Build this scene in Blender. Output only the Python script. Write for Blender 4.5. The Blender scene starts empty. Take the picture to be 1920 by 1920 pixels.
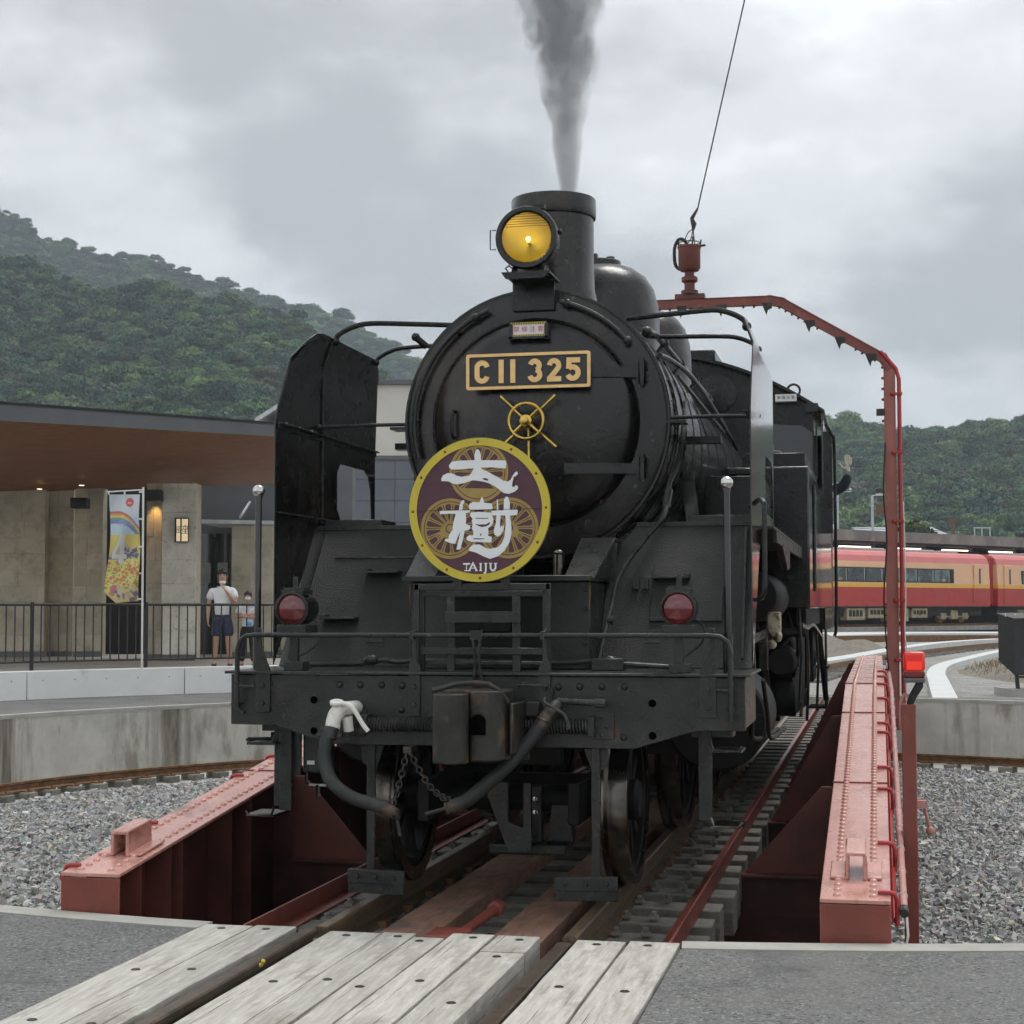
import bpy, bmesh, math, random
import numpy as np
from mathutils import Vector, Matrix
from mathutils.geometry import tessellate_polygon
rnd = random.Random(7)
HAZE = 0.0004
sc = bpy.context.scene
COL = sc.collection
PI = math.pi
rad = math.radians

# ------------------------------------------------------------------ camera
CAMX, CAMY, CAMZ = 1.896, -7.865, 1.424
YAW, PITCH, ROLL = rad(12.34), rad(3.30), rad(-0.09)
fw = Vector((-math.sin(YAW) * math.cos(PITCH), math.cos(YAW) * math.cos(PITCH), math.sin(PITCH)))
rt = Vector((math.cos(YAW), math.sin(YAW), 0)); up = rt.cross(fw)
r2 = rt * math.cos(ROLL) + up * math.sin(ROLL); u2 = up * math.cos(ROLL) - rt * math.sin(ROLL)
cam = bpy.data.cameras.new('camera'); cam.sensor_width = 36; cam.lens = 3136 / 1920 * 36
cam.clip_start = 0.05; cam.clip_end = 6000
camo = bpy.data.objects.new('camera', cam); COL.objects.link(camo)
camo.matrix_world = Matrix(((r2.x, u2.x, -fw.x, CAMX), (r2.y, u2.y, -fw.y, CAMY), (r2.z, u2.z, -fw.z, CAMZ), (0, 0, 0, 1)))
sc.camera = camo

# ------------------------------------------------------------------ sky, sun, exposure
SUN_EL, SUN_AZ = 66, 25           # degrees; azimuth measured from +Y towards +X
w = bpy.data.worlds.new('World'); sc.world = w; w.use_nodes = True
nt = w.node_tree; nt.nodes.clear()
def nd(t, **k):
    n = nt.nodes.new(t)
    for a, b in k.items(): setattr(n, a, b)
    return n
out = nd('ShaderNodeOutputWorld'); bg = nd('ShaderNodeBackground'); bg.inputs[1].default_value = 0.1
sky = nd('ShaderNodeTexSky', sky_type='NISHITA', sun_disc=False, sun_elevation=rad(SUN_EL), sun_rotation=rad(SUN_AZ))
tc = nd('ShaderNodeTexCoord'); sep = nd('ShaderNodeSeparateXYZ'); nt.links.new(tc.outputs['Generated'], sep.inputs[0])
# flat cloud deck: direction / (z + c), so the clouds shrink towards the horizon
zz = nd('ShaderNodeMath', operation='MAXIMUM'); zz.inputs[1].default_value = 0.0; nt.links.new(sep.outputs[2], zz.inputs[0])
za = nd('ShaderNodeMath', operation='ADD'); za.inputs[1].default_value = 0.42; nt.links.new(zz.outputs[0], za.inputs[0])
dv = nd('ShaderNodeVectorMath', operation='DIVIDE'); cmb = nd('ShaderNodeCombineXYZ')
for i in range(3): nt.links.new(za.outputs[0], cmb.inputs[i])
nt.links.new(tc.outputs['Generated'], dv.inputs[0]); nt.links.new(cmb.outputs[0], dv.inputs[1])
def noise(scale, det, rough, off):
    mp = nd('ShaderNodeMapping'); mp.inputs['Location'].default_value = off
    nt.links.new(dv.outputs[0], mp.inputs[0])
    n = nd('ShaderNodeTexNoise'); n.inputs['Scale'].default_value = scale; n.inputs['Detail'].default_value = det
    n.inputs['Roughness'].default_value = rough; nt.links.new(mp.outputs[0], n.inputs[0]); return n
n1 = noise(1.9, 6, 0.5, (1.75, 2.958, 0)); n2 = noise(5.2, 7, 0.54, (2.07, 2.276, 0))
ad = nd('ShaderNodeMix', data_type='FLOAT'); ad.inputs[0].default_value = 0.32
nt.links.new(n1.outputs[0], ad.inputs[2]); nt.links.new(n2.outputs[0], ad.inputs[3])
rp = nd('ShaderNodeValToRGB'); cr = rp.color_ramp; cr.interpolation = 'EASE'
cr.elements[0].position = 0.37; cr.elements[0].color = (4.3, 4.46, 4.58, 1)
cr.elements[1].position = 0.61; cr.elements[1].color = (10.6, 10.8, 10.9, 1)
e = cr.elements.new(0.5); e.color = (7.3, 7.52, 7.68, 1)
nt.links.new(ad.outputs[0], rp.inputs[0])
mx = nd('ShaderNodeMix', data_type='RGBA'); mx.inputs[0].default_value = 0.94
nt.links.new(sky.outputs[0], mx.inputs[6]); nt.links.new(rp.outputs[0], mx.inputs[7])
nt.links.new(mx.outputs[2], bg.inputs[0]); nt.links.new(bg.outputs[0], out.inputs[0])

sd = bpy.data.lights.new('sun', 'SUN'); sd.energy = 1.5; sd.angle = rad(25); sd.color = (1, .97, .93)
so = bpy.data.objects.new('sun', sd); COL.objects.link(so)
sdir = Vector((math.sin(rad(SUN_AZ)) * math.cos(rad(SUN_EL)), math.cos(rad(SUN_AZ)) * math.cos(rad(SUN_EL)), math.sin(rad(SUN_EL))))
so.rotation_euler = sdir.to_track_quat('Z', 'Y').to_euler(); so.location = (0, 0, 30)
vs = sc.view_settings; vs.view_transform = 'Standard'; vs.look = 'None'; vs.exposure = 0.40; vs.gamma = 1; vs.use_curve_mapping = False
cy = sc.cycles; cy.use_denoising = True; cy.max_bounces = 6; cy.diffuse_bounces = 3; cy.glossy_bounces = 3
cy.transparent_max_bounces = 12; cy.volume_bounces = 0; cy.volume_step_rate = 3.0; cy.volume_max_steps = 64
cy.use_adaptive_sampling = True; cy.adaptive_threshold = 0.05; cy.sample_clamp_indirect = 6

# ------------------------------------------------------------------ helpers
def S(p):
    """frame of the surroundings: x across, y away from the viewpoint's foot, z up"""
    x, y, z = p; c, s = math.cos(YAW), math.sin(YAW)
    return (CAMX + x * c - y * s, CAMY + x * s + y * c, z)

ROOT = {}
def tag(o, label=None, cat=None, group=None, kind=None):
    if label: o['label'] = label
    if cat: o['category'] = cat
    if group: o['group'] = group
    if kind: o['kind'] = kind
    return o
def thing(name, label, cat, loc=(0, 0, 0), group=None):
    o = bpy.data.objects.new(name, None); COL.objects.link(o); o.location = loc; o.empty_display_size = .2
    ROOT[o.name] = Vector(loc); return tag(o, label, cat, group)
def rootloc(o):
    v = Vector((0, 0, 0))
    while o is not None:
        v = v + o.location; o = o.parent
    return v

class MB:
    def __init__(s, T=None): s.v = []; s.f = []; s.mi = []; s.cur = 0; s.T = T
    def add(s, vs, fs):
        b = len(s.v)
        if s.T: vs = [s.T(p) for p in vs]
        s.v += [tuple(p) for p in vs]; s.f += [tuple(b + i for i in f) for f in fs]; s.mi += [s.cur] * len(fs); return s
    def hexa(s, p):      # 8 points: bottom loop then top loop
        return s.add(p, [(3, 2, 1, 0), (4, 5, 6, 7), (0, 1, 5, 4), (1, 2, 6, 5), (2, 3, 7, 6), (3, 0, 4, 7)])
    def box(s, x0, x1, y0, y1, z0, z1):
        return s.hexa([(x0, y0, z0), (x1, y0, z0), (x1, y1, z0), (x0, y1, z0), (x0, y0, z1), (x1, y0, z1), (x1, y1, z1), (x0, y1, z1)])
    def obox(s, c, ax, ay, az, hx, hy, hz):
        c, ax, ay, az = Vector(c), Vector(ax), Vector(ay), Vector(az); P = []
        for k in (-1, 1):
            for i, j in ((-1, -1), (1, -1), (1, 1), (-1, 1)): P.append(c + ax * hx * i + ay * hy * j + az * hz * k)
        return s.hexa(P)
    def bar(s, a, b, w, h, upv=(0, 0, 1)):
        a, b = Vector(a), Vector(b); d = (b - a); L = d.length; d.normalize(); x = d.cross(Vector(upv))
        if x.length < 1e-4: x = d.cross(Vector((1, 0, 0)))
        x.normalize(); z = x.cross(d); return s.obox((a + b) / 2, d, x, z, L / 2, w / 2, h / 2)
    def poly(s, pts, lo, hi, f, holes=()):
        """prism: 2-D outline (and holes) lifted by f(u, v, t) between t = lo and hi"""
        loops = [list(pts)] + [list(h) for h in holes]; flat = [p for l in loops for p in l]; n = len(flat)
        tr = tessellate_polygon([[Vector((p[0], p[1], 0)) for p in l] for l in loops])
        vs = [f(u, v, lo) for u, v in flat] + [f(u, v, hi) for u, v in flat]
        fs = [tuple(t) for t in tr] + [tuple(n + i for i in reversed(t)) for t in tr]
        b = 0
        for l in loops:
            m = len(l)
            for i in range(m): fs.append((b + i, b + (i + 1) % m, n + b + (i + 1) % m, n + b + i))
            b += m
        return s.add(vs, fs)
    def xz(s, pts, y0, y1, holes=()): return s.poly(pts, y0, y1, lambda u, v, t: (u, t, v), holes)
    def yz(s, pts, x0, x1, holes=()): return s.poly(pts, x0, x1, lambda u, v, t: (t, u, v), holes)
    def xy(s, pts, z0, z1, holes=()): return s.poly(pts, z0, z1, lambda u, v, t: (u, v, t), holes)
    def tube(s, path, r, n=8, caps=True, closed=False):
        P = [Vector(p) for p in path]; m = len(P); rs = r if isinstance(r, (list, tuple)) else [r] * m
        T = []
        for i in range(m):
            if closed: d = P[(i + 1) % m] - P[i - 1]
            else: d = P[min(i + 1, m - 1)] - P[max(i - 1, 0)]
            T.append(d.normalized() if d.length > 1e-9 else Vector((0, 0, 1)))
        x = T[0].orthogonal().normalized(); vs = []; fs = []
        for i in range(m):
            x = x - T[i] * x.dot(T[i]); x.normalize(); y = T[i].cross(x)
            for k in range(n):
                a = 2 * PI * k / n; vs.append(P[i] + (x * math.cos(a) + y * math.sin(a)) * rs[i])
        for i in range(m if closed else m - 1):
            j = (i + 1) % m
            for k in range(n): fs.append((i * n + k, i * n + (k + 1) % n, j * n + (k + 1) % n, j * n + k))
        if caps and not closed: fs += [tuple(range(n - 1, -1, -1)), tuple((m - 1) * n + k for k in range(n))]
        return s.add(vs, fs)
    def cyl(s, a, b, r, n=16): return s.tube([a, b], r, n)
    def lathe(s, prof, o, ax, n=32, a0=0., a1=2 * PI, ref=None):
        """prof: (radius, height along ax) list, turned round the axis through o"""
        o, ax = Vector(o), Vector(ax).normalized(); x = Vector(ref) if ref else ax.orthogonal(); x = (x - ax * x.dot(ax)).normalized(); y = ax.cross(x)
        full = abs(a1 - a0 - 2 * PI) < 1e-6; cnt = n if full else n + 1; m = len(prof); vs = []; fs = []
        for k in range(cnt):
            a = a0 + (a1 - a0) * k / n
            for r, h in prof: vs.append(o + ax * h + (x * math.cos(a) + y * math.sin(a)) * max(r, 1e-5))
        for k in range(n):
            q = (k + 1) % cnt
            for i in range(m - 1): fs.append((k * m + i, q * m + i, q * m + i + 1, k * m + i + 1))
        return s.add(vs, fs)
    def ball(s, c, r, n=12, m=8, sc_=(1, 1, 1)):
        c = Vector(c); vs = []; fs = []
        for i in range(m + 1):
            t = PI * i / m
            for k in range(n):
                a = 2 * PI * k / n; vs.append((c.x + r * sc_[0] * math.sin(t) * math.cos(a), c.y + r * sc_[1] * math.sin(t) * math.sin(a), c.z + r * sc_[2] * math.cos(t)))
        for i in range(m):
            for k in range(n): fs.append((i * n + k, (i + 1) * n + k, (i + 1) * n + (k + 1) % n, i * n + (k + 1) % n))
        return s.add(vs, fs)
    def torus(s, c, ax, R, r, n=24, k=8, sq=None):
        ax = Vector(ax).normalized(); x = Vector(sq) if sq else ax.orthogonal(); x = (x - ax * x.dot(ax)).normalized(); y = ax.cross(x); c = Vector(c)
        return s.tube([c + (x * math.cos(2 * PI * i / n) + y * math.sin(2 * PI * i / n)) * R for i in range(n)], r, k, closed=True)
    def build(s, name, mats, parent=None, smooth=40, bevel=0, seg=1, org=None, fix=True):
        me = bpy.data.meshes.new(name)
        o0 = Vector(org) if org is not None else (rootloc(parent) if parent is not None else Vector((0, 0, 0)))
        me.from_pydata([(a - o0.x, b - o0.y, c - o0.z) for a, b, c in s.v], [], s.f)
        if not isinstance(mats, (list, tuple)): mats = [mats]
        for m in mats: me.materials.append(m)
        if len(mats) > 1: me.polygons.foreach_set('material_index', s.mi)
        if fix:
            bm = bmesh.new(); bm.from_mesh(me); bmesh.ops.remove_doubles(bm, verts=bm.verts, dist=2e-5)
            bmesh.ops.recalc_face_normals(bm, faces=bm.faces); bm.to_mesh(me); bm.free()
        if smooth:
            me.shade_smooth(); me.set_sharp_from_angle(angle=rad(smooth))
        me.update()
        o = bpy.data.objects.new(name, me); COL.objects.link(o)
        if parent is not None:
            o.parent = parent
            if org is not None: o.location = o0 - rootloc(parent)
        elif org is not None: o.location = o0
        if bevel:
            b = o.modifiers.new('bevel', 'BEVEL'); b.width = bevel; b.segments = seg; b.limit_method = 'ANGLE'; b.angle_limit = rad(40)
        return o

def dup(o, parent, loc=None, rot=None, scale=None):
    c = o.copy(); COL.objects.link(c); c.parent = parent
    if loc is not None: c.location = loc
    if rot is not None: c.rotation_euler = rot
    if scale is not None: c.scale = scale
    return c

# ------------------------------------------------------------------ materials
MATS = {}
def M(name, col, rough=.6, metal=0., var=.2, scale=6., stretch=(1, 1, 1), dirt=None, dpos=(.5, .65), dscale=2.5, dstretch=(1, 1, 1),
      bump=0., bscale=60., bstretch=(1, 1, 1), spec=.5, emit=None, estr=0., coat=0., rvar=.12, rand=0., alpha=1., trans=0., edge=None):
    m = bpy.data.materials.new(name); m.use_nodes = True; t = m.node_tree; N = t.nodes; L = t.links
    b = N['Principled BSDF']; b.inputs['Metallic'].default_value = metal; b.inputs['Specular IOR Level'].default_value = spec
    b.inputs['Coat Weight'].default_value = coat; b.inputs['Coat Roughness'].default_value = .08
    tcn = N.new('ShaderNodeTexCoord')
    def nz(sc_, st, det=6, rg=.6):
        mp = N.new('ShaderNodeMapping'); mp.inputs['Scale'].default_value = st; L.new(tcn.outputs['Object'], mp.inputs[0])
        n = N.new('ShaderNodeTexNoise'); n.inputs['Scale'].default_value = sc_; n.inputs['Detail'].default_value = det; n.inputs['Roughness'].default_value = rg
        L.new(mp.outputs[0], n.inputs[0]); return n
    n = nz(scale, stretch)
    r = N.new('ShaderNodeValToRGB'); r.color_ramp.elements[0].position = .32; r.color_ramp.elements[1].position = .68
    r.color_ramp.elements[0].color = tuple(max(0, c * (1 - var)) for c in col) + (1,)
    r.color_ramp.elements[1].color = tuple(min(1, c * (1 + var)) for c in col) + (1,)
    L.new(n.outputs[0], r.inputs[0]); o = r.outputs[0]
    if rand:
        oi = N.new('ShaderNodeObjectInfo'); mr = N.new('ShaderNodeMapRange'); mr.inputs[3].default_value = 1 - rand; mr.inputs[4].default_value = 1 + rand
        L.new(oi.outputs['Random'], mr.inputs[0]); hs = N.new('ShaderNodeHueSaturation'); L.new(mr.outputs[0], hs.inputs['Value']); L.new(o, hs.inputs['Color']); o = hs.outputs[0]
    if dirt:
        for dc, dp, ds, dst in ([(dirt, dpos, dscale, dstretch)] if not isinstance(dirt, list) else dirt):
            d = nz(ds, dst, 8, .65); dr = N.new('ShaderNodeValToRGB'); dr.color_ramp.elements[0].position = dp[0]; dr.color_ramp.elements[1].position = dp[1]
            L.new(d.outputs[0], dr.inputs[0]); mxx = N.new('ShaderNodeMix'); mxx.data_type = 'RGBA'; L.new(dr.outputs[0], mxx.inputs[0])
            L.new(o, mxx.inputs[6]); mxx.inputs[7].default_value = tuple(dc) + (1,); o = mxx.outputs[2]
    if edge:        # paint worn thin along sharp edges
        bv = N.new('ShaderNodeBevel'); bv.samples = 4; bv.inputs['Radius'].default_value = edge[1]; gm_ = N.new('ShaderNodeNewGeometry'); dt = N.new('ShaderNodeVectorMath'); dt.operation = 'DOT_PRODUCT'
        L.new(bv.outputs[0], dt.inputs[0]); L.new(gm_.outputs['Normal'], dt.inputs[1]); mr = N.new('ShaderNodeMapRange'); mr.inputs[1].default_value = .99; mr.inputs[2].default_value = .80; mr.inputs[3].default_value = 0; mr.inputs[4].default_value = 1
        L.new(dt.outputs['Value'], mr.inputs[0]); en = nz(30, (1, 1, 1), 3); er = N.new('ShaderNodeMapRange'); er.inputs[1].default_value = .42; er.inputs[2].default_value = .58; L.new(en.outputs[0], er.inputs[0])
        ml = N.new('ShaderNodeMath'); ml.operation = 'MULTIPLY'; L.new(mr.outputs[0], ml.inputs[0]); L.new(er.outputs[0], ml.inputs[1]); mxx = N.new('ShaderNodeMix'); mxx.data_type = 'RGBA'; L.new(ml.outputs[0], mxx.inputs[0]); L.new(o, mxx.inputs[6]); mxx.inputs[7].default_value = tuple(edge[0]) + (1,); o = mxx.outputs[2]
    L.new(o, b.inputs['Base Color'])
    if rvar:
        mr = N.new('ShaderNodeMapRange'); mr.inputs[3].default_value = max(.02, rough - rvar); mr.inputs[4].default_value = min(1, rough + rvar)
        n3 = nz(scale * 2.3, (1, 1, 1), 4); L.new(n3.outputs[0], mr.inputs[0]); L.new(mr.outputs[0], b.inputs['Roughness'])
    else: b.inputs['Roughness'].default_value = rough
    if bump:
        bn = nz(bscale, bstretch, 5, .6); bp = N.new('ShaderNodeBump'); bp.inputs['Strength'].default_value = bump; bp.inputs['Distance'].default_value = .02
        L.new(bn.outputs[0], bp.inputs['Height']); L.new(bp.outputs[0], b.inputs['Normal'])
    if emit: b.inputs['Emission Color'].default_value = tuple(emit) + (1,); b.inputs['Emission Strength'].default_value = estr
    if trans: b.inputs['Transmission Weight'].default_value = trans
    b.inputs['Alpha'].default_value = alpha
    MATS[name] = m; return m

black = M('black_paint', (.009, .0092, .009), .24, rvar=.15, edge=((.09, .09, .085), .006), var=.4, scale=5, spec=.4, dirt=[((.036, .033, .028), (.54, .80), 3.5, (1, 1, .5)), ((.085, .055, .034), (.68, .76), 14, (1, 1, 1))], bump=.14, bscale=22)
panelk = M('grey_black_sheet', (.025, .0268, .0257), .31, rvar=.2, edge=((.13, .13, .12), .007), var=.35, scale=6, spec=.38, dirt=[((.046, .045, .040), (.52, .80), 3.0, (1, 1, .45)), ((.095, .092, .083), (.62, .70), 26, (1, 1, 1)), ((.075, .048, .030), (.63, .70), 7, (1, 1, .5)), ((.012, .012, .012), (.58, .66), 2.2, (1, 1, .25))], bump=.13, bscale=60)
boilerk = M('smokebox_black', (.009, .0085, .008), .25, rvar=.16, var=.5, scale=3.5, spec=.5, dirt=[((.050, .040, .028), (.50, .74), 2.2, (1, 1, .6)), ((.11, .10, .085), (.645, .70), 20, (1, 1, 1)), ((.006, .006, .006), (.56, .66), 3.0, (2.5, 1, .25))], bump=.10, bscale=26)
gloss = M('gloss_black', (.007, .0075, .008), .09, var=.25, scale=3, coat=.6, rvar=.03, bump=.035, bscale=5)
bandm = M('worn_boiler_cladding', (.05, .05, .048), .17, metal=.75, var=.6, scale=6, stretch=(1, 1, 3), dirt=(.18, .18, .175), dpos=(.5, .75), dscale=5, bump=.05, bscale=12)
darkm = M('under_frame_black', (.0085, .0085, .008), .6, spec=.25, var=.4, scale=6, dirt=(.03, .024, .017), dpos=(.55, .8), bump=.15, bscale=40)
rubber = M('rubber_hose', (.018, .019, .019), .6, var=.3, scale=14, dirt=(.09, .085, .075), dpos=(.5, .8), dscale=8, bump=.08, bscale=80)
steel = M('worn_steel', (.16, .15, .135), .24, metal=1, var=.35, scale=9, dirt=(.028, .025, .022), dpos=(.45, .62), dscale=4)
chrome = M('polished_steel', (.66, .66, .64), .14, metal=1, var=.15, scale=12, dirt=(.2, .17, .14), dpos=(.56, .8), dscale=10)
couplm = M('coupler_iron', (.030, .028, .025), .45, metal=.25, var=.4, scale=7, dirt=[((.16, .095, .05), (.55, .72), 6, (1, 1, .6)), ((.12, .115, .10), (.58, .8), 11, (1, 1, 1))], bump=.2, bscale=45)
brass = M('brass', (.62, .43, .11), .28, metal=1, var=.25, scale=14, dirt=(.25, .17, .05), dpos=(.55, .85), dscale=12)
platebr = M('plate_brass', (.95, .60, .25), .42, metal=.1, var=.1, scale=20)
whitep = M('white_paint', (.76, .74, .70), .4, var=.08, scale=14, dirt=(.42, .38, .33), dpos=(.6, .8), dscale=14)
redlens = M('red_lens', (.12, .006, .009), .10, var=.2, scale=10, coat=1, rvar=.04)
ampaint = M('lamp_reflector', (.66, .56, .16), .35, metal=.2, var=.12, scale=5)
bulb = M('lit_bulb', (1, .85, .6), .5, emit=(1, .74, .40), estr=14, rvar=0, var=0)
red = M('red_oxide_paint', (.225, .057, .041), .40, edge=((.36, .15, .12), .006), var=.16, scale=4, dirt=[((.15, .042, .03), (.52, .72), 3, (1, 1, .12)), ((.36, .13, .10), (.58, .72), 5, (1, 1, .4)), ((.10, .085, .075), (.655, .68), 14, (1, 1, 1))], bump=.08, bscale=30)
redgrime_shade = M('greasy_shaded_red_steel', (.095, .027, .019), .5, var=.35, scale=4, dirt=(.03, .014, .011), dpos=(.5, .75), dscale=3, bump=.1, bscale=30)  # grease plus the shade between the girders, both put into a darker red
redmid = M('darker_red_plate', (.15, .040, .028), .5, var=.25, scale=3, dirt=(.07, .024, .018), dpos=(.48, .75), dscale=2.5, bump=.08, bscale=30)  # darker than the main red; gussets, near stiffeners and collector
redgl = M('sky_sheen_red_flange', (.56, .27, .22), .28, var=.12, scale=3, spec=.8, dirt=[((.64, .37, .31), (.48, .8), 2.2, (1, .3, 1)), ((.24, .09, .07), (.56, .70), 4, (1, .5, 1)), ((.22, .21, .20), (.665, .69), 12, (1, 1, 1))], bump=.05, bscale=14)  # paler red for the girder tops: sky sheen put into the colour
redbr = M('bright_red_pipe', (.42, .035, .035), .35, var=.15, scale=6)
pinkp = M('faded_pink_conduit', (.48, .23, .20), .5, var=.2, scale=8)
rust = M('rusty_rail', (.20, .105, .05), .62, metal=.3, var=.35, scale=9, dirt=(.10, .055, .03), dpos=(.5, .7), dscale=6, bump=.2, bscale=60)
railtop = M('rail_steel', (.19, .145, .10), .36, metal=.6, var=.35, scale=14, stretch=(4, .5, 4), dirt=(.30, .19, .085), dpos=(.5, .7), dscale=8, dstretch=(3, .6, 3), bump=.05, bscale=30)
raild = M('dark_rail', (.10, .075, .058), .45, metal=.5, var=.35, scale=8, dirt=(.17, .10, .055), dpos=(.55, .75), dscale=7, bump=.08, bscale=30)
timber = M('weathered_timber', (.46, .445, .405), .82, var=.22, scale=5, stretch=(9, .7, 9), rand=.10,
           dirt=[((.33, .315, .275), (.48, .68), 3.2, (3, .8, 3)), ((.60, .59, .55), (.54, .68), 5, (3, .7, 3)), ((.26, .245, .21), (.575, .66), 5, (8, .3, 8)), ((.27, .25, .21), (.54, .68), 1.6, (1, 1, 1)), ((.11, .10, .085), (.625, .64), 2.6, (15, .2, 15))], bump=.32, bscale=30, bstretch=(7, .5, 7), spec=.3)
sleepm = M('sleeper_timber', (.21, .20, .175), .85, var=.3, scale=5, stretch=(.8, 8, 8), rand=.22, dirt=[((.085, .08, .07), (.5, .72), 4, (1, 1, 1)), ((.36, .34, .29), (.58, .75), 6, (.6, 3, 3))], bump=.3, bscale=30, bstretch=(.6, 7, 7), spec=.3)
brownbd = M('red_brown_board', (.23, .125, .085), .75, var=.3, scale=7, stretch=(4, .7, 4), dirt=(.10, .07, .055), dpos=(.5, .72), dscale=4, bump=.2, bscale=60)
asphalt = M('worn_asphalt', (.15, .152, .148), .9, var=.2, scale=1.1, dirt=[((.30, .30, .285), (.53, .62), 60, (1, 1, 1)), ((.05, .05, .05), (.54, .64), 48, (1, 1, 1)), ((.24, .24, .23), (.60, .66), 130, (1, 1, 1)), ((.20, .20, .19), (.5, .75), .8, (1, 1, 1)), ((.085, .085, .085), (.55, .68), .9, (1, 1, 1))], bump=.45, bscale=170, spec=.3)
concr = M('pale_concrete', (.40, .395, .36), .85, var=.14, scale=3, dirt=[((.33, .32, .28), (.52, .75), 5, (1, 1, 1)), ((.25, .24, .2), (.66, .78), 14, (1, 1, 1))], bump=.15, bscale=80, spec=.3)
pitwm = M('stained_concrete', (.53, .515, .47), .85, var=.15, scale=2.5, dirt=[((.15, .135, .105), (.53, .62), .8, (1, 1, .07)), ((.30, .28, .235), (.52, .66), 2.8, (1, 1, .3)), ((.62, .61, .57), (.60, .68), 4.5, (1, 1, .08))], bump=.12, bscale=50, spec=.3)
whitec = M('new_white_concrete', (.80, .81, .79), .75, var=.06, scale=2, dirt=(.5, .49, .45), dpos=(.58, .8), dscale=2.5, bump=.05, bscale=50)
gravelm = M('grey_ballast', (.235, .24, .245), .9, var=.2, scale=18, dirt=(.11, .11, .115), dpos=(.48, .62), dscale=26, bump=1.0, bscale=22, spec=.3)
yardm = M('yard_ballast', (.30, .295, .285), .95, var=.22, scale=2.2, dirt=[((.15, .15, .145), (.5, .64), 14, (1, 1, 1)), ((.27, .235, .18), (.52, .7), .25, (1, 1, 1))], bump=.8, bscale=12, spec=.2)
dirtm = M('dry_earth', (.205, .19, .165), .95, var=.22, scale=3, dirt=[((.18, .16, .10), (.5, .66), 3.5, (1, 1, 1)), ((.34, .31, .25), (.56, .7), 8, (1, 1, 1))], bump=.8, bscale=9, spec=.2)
stonem = M('porous_stone', (.50, .455, .36), .9, var=.13, scale=2.2, rand=.10, dirt=[((.24, .215, .165), (.66, .73), 12, (1, 1, 1)), ((.31, .29, .235), (.5, .72), 3, (1, 1, 1))], bump=.5, bscale=24, spec=.2)
litstone = M('lit_pier_stone', (.66, .64, .56), .9, var=.12, scale=2.2, rand=.08, dirt=[((.34, .31, .25), (.60, .66), 12, (1, 1, 1)), ((.50, .48, .40), (.5, .72), 3, (1, 1, 1))], bump=.5, bscale=24, spec=.2)  # wall stone made paler: the brighter light on this pier is in the colour
plazam = M('plaza_paving', (.33, .31, .27), .85, var=.15, scale=2, dirt=(.23, .21, .18), dpos=(.5, .72), dscale=1.2, bump=.1, bscale=20)
soffitm = M('brown_wood_soffit', (.25, .10, .038), .55, var=.16, scale=2.2, stretch=(.6, 3, 1), dirt=(.18, .078, .032), dpos=(.5, .75), dscale=1.4)
fasciam = M('grey_fascia', (.115, .12, .125), .5, var=.1, scale=2)
void = M('painted_hole_dark', (.0015, .0015, .0015), 1, var=0, spec=0, rvar=0)  # flat black faces painted as the darkness inside holes
darkin = M('dark_interior', (.016, .016, .016), .6, var=.3, scale=3)
fencem = M('black_fence', (.022, .0215, .021), .4, var=.2, scale=8)
glassd = M('dark_glass', (.02, .025, .027), .06, var=.15, scale=1.5, coat=.5, rvar=.02)
soil = M('forest_floor', (.025, .035, .018), .95, var=.3, scale=.05, spec=.1)
def npmesh(name, V, F, mat, parent=None, col=None, smooth=False):
    """V (n,3), F (m,k) numpy -> one mesh object; col = per-vertex colour"""
    me = bpy.data.meshes.new(name); n, (m, k) = len(V), F.shape
    me.vertices.add(n); me.vertices.foreach_set('co', V.astype(np.float32).ravel())
    me.loops.add(m * k); me.loops.foreach_set('vertex_index', F.astype(np.int32).ravel())
    me.polygons.add(m); me.polygons.foreach_set('loop_start', np.arange(m, dtype=np.int32) * k)
    try: me.polygons.foreach_set('loop_total', np.full(m, k, dtype=np.int32))
    except Exception: pass
    me.polygons.foreach_set('use_smooth', np.full(m, bool(smooth)))
    if col is not None:
        a = me.color_attributes.new('Col', 'FLOAT_COLOR', 'POINT'); c4 = np.ones((n, 4), np.float32); c4[:, :3] = col; a.data.foreach_set('color', c4.ravel())
    me.materials.append(mat); me.update(calc_edges=True); me.validate()
    o = bpy.data.objects.new(name, me); COL.objects.link(o)
    if parent is not None: o.parent = parent
    return o
def colmat(name, rough=.8, spec=.3, noise_amt=0., nscale=3., translucent=0.):
    m = bpy.data.materials.new(name); m.use_nodes = True; N = m.node_tree.nodes; L = m.node_tree.links; b = N['Principled BSDF']
    a = N.new('ShaderNodeVertexColor'); a.layer_name = 'Col'; b.inputs['Roughness'].default_value = rough; b.inputs['Specular IOR Level'].default_value = spec
    o = a.outputs[0]
    if noise_amt:
        tcn = N.new('ShaderNodeTexCoord'); n = N.new('ShaderNodeTexNoise'); n.inputs['Scale'].default_value = nscale; n.inputs['Detail'].default_value = 5
        L.new(tcn.outputs['Object'], n.inputs[0]); mr = N.new('ShaderNodeMapRange'); mr.inputs[3].default_value = 1 - noise_amt; mr.inputs[4].default_value = 1 + noise_amt
        L.new(n.outputs[0], mr.inputs[0]); hs = N.new('ShaderNodeHueSaturation'); L.new(mr.outputs[0], hs.inputs['Value']); L.new(o, hs.inputs['Color']); o = hs.outputs[0]
    L.new(o, b.inputs['Base Color']); return m
rg = np.random.default_rng(11)

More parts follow.
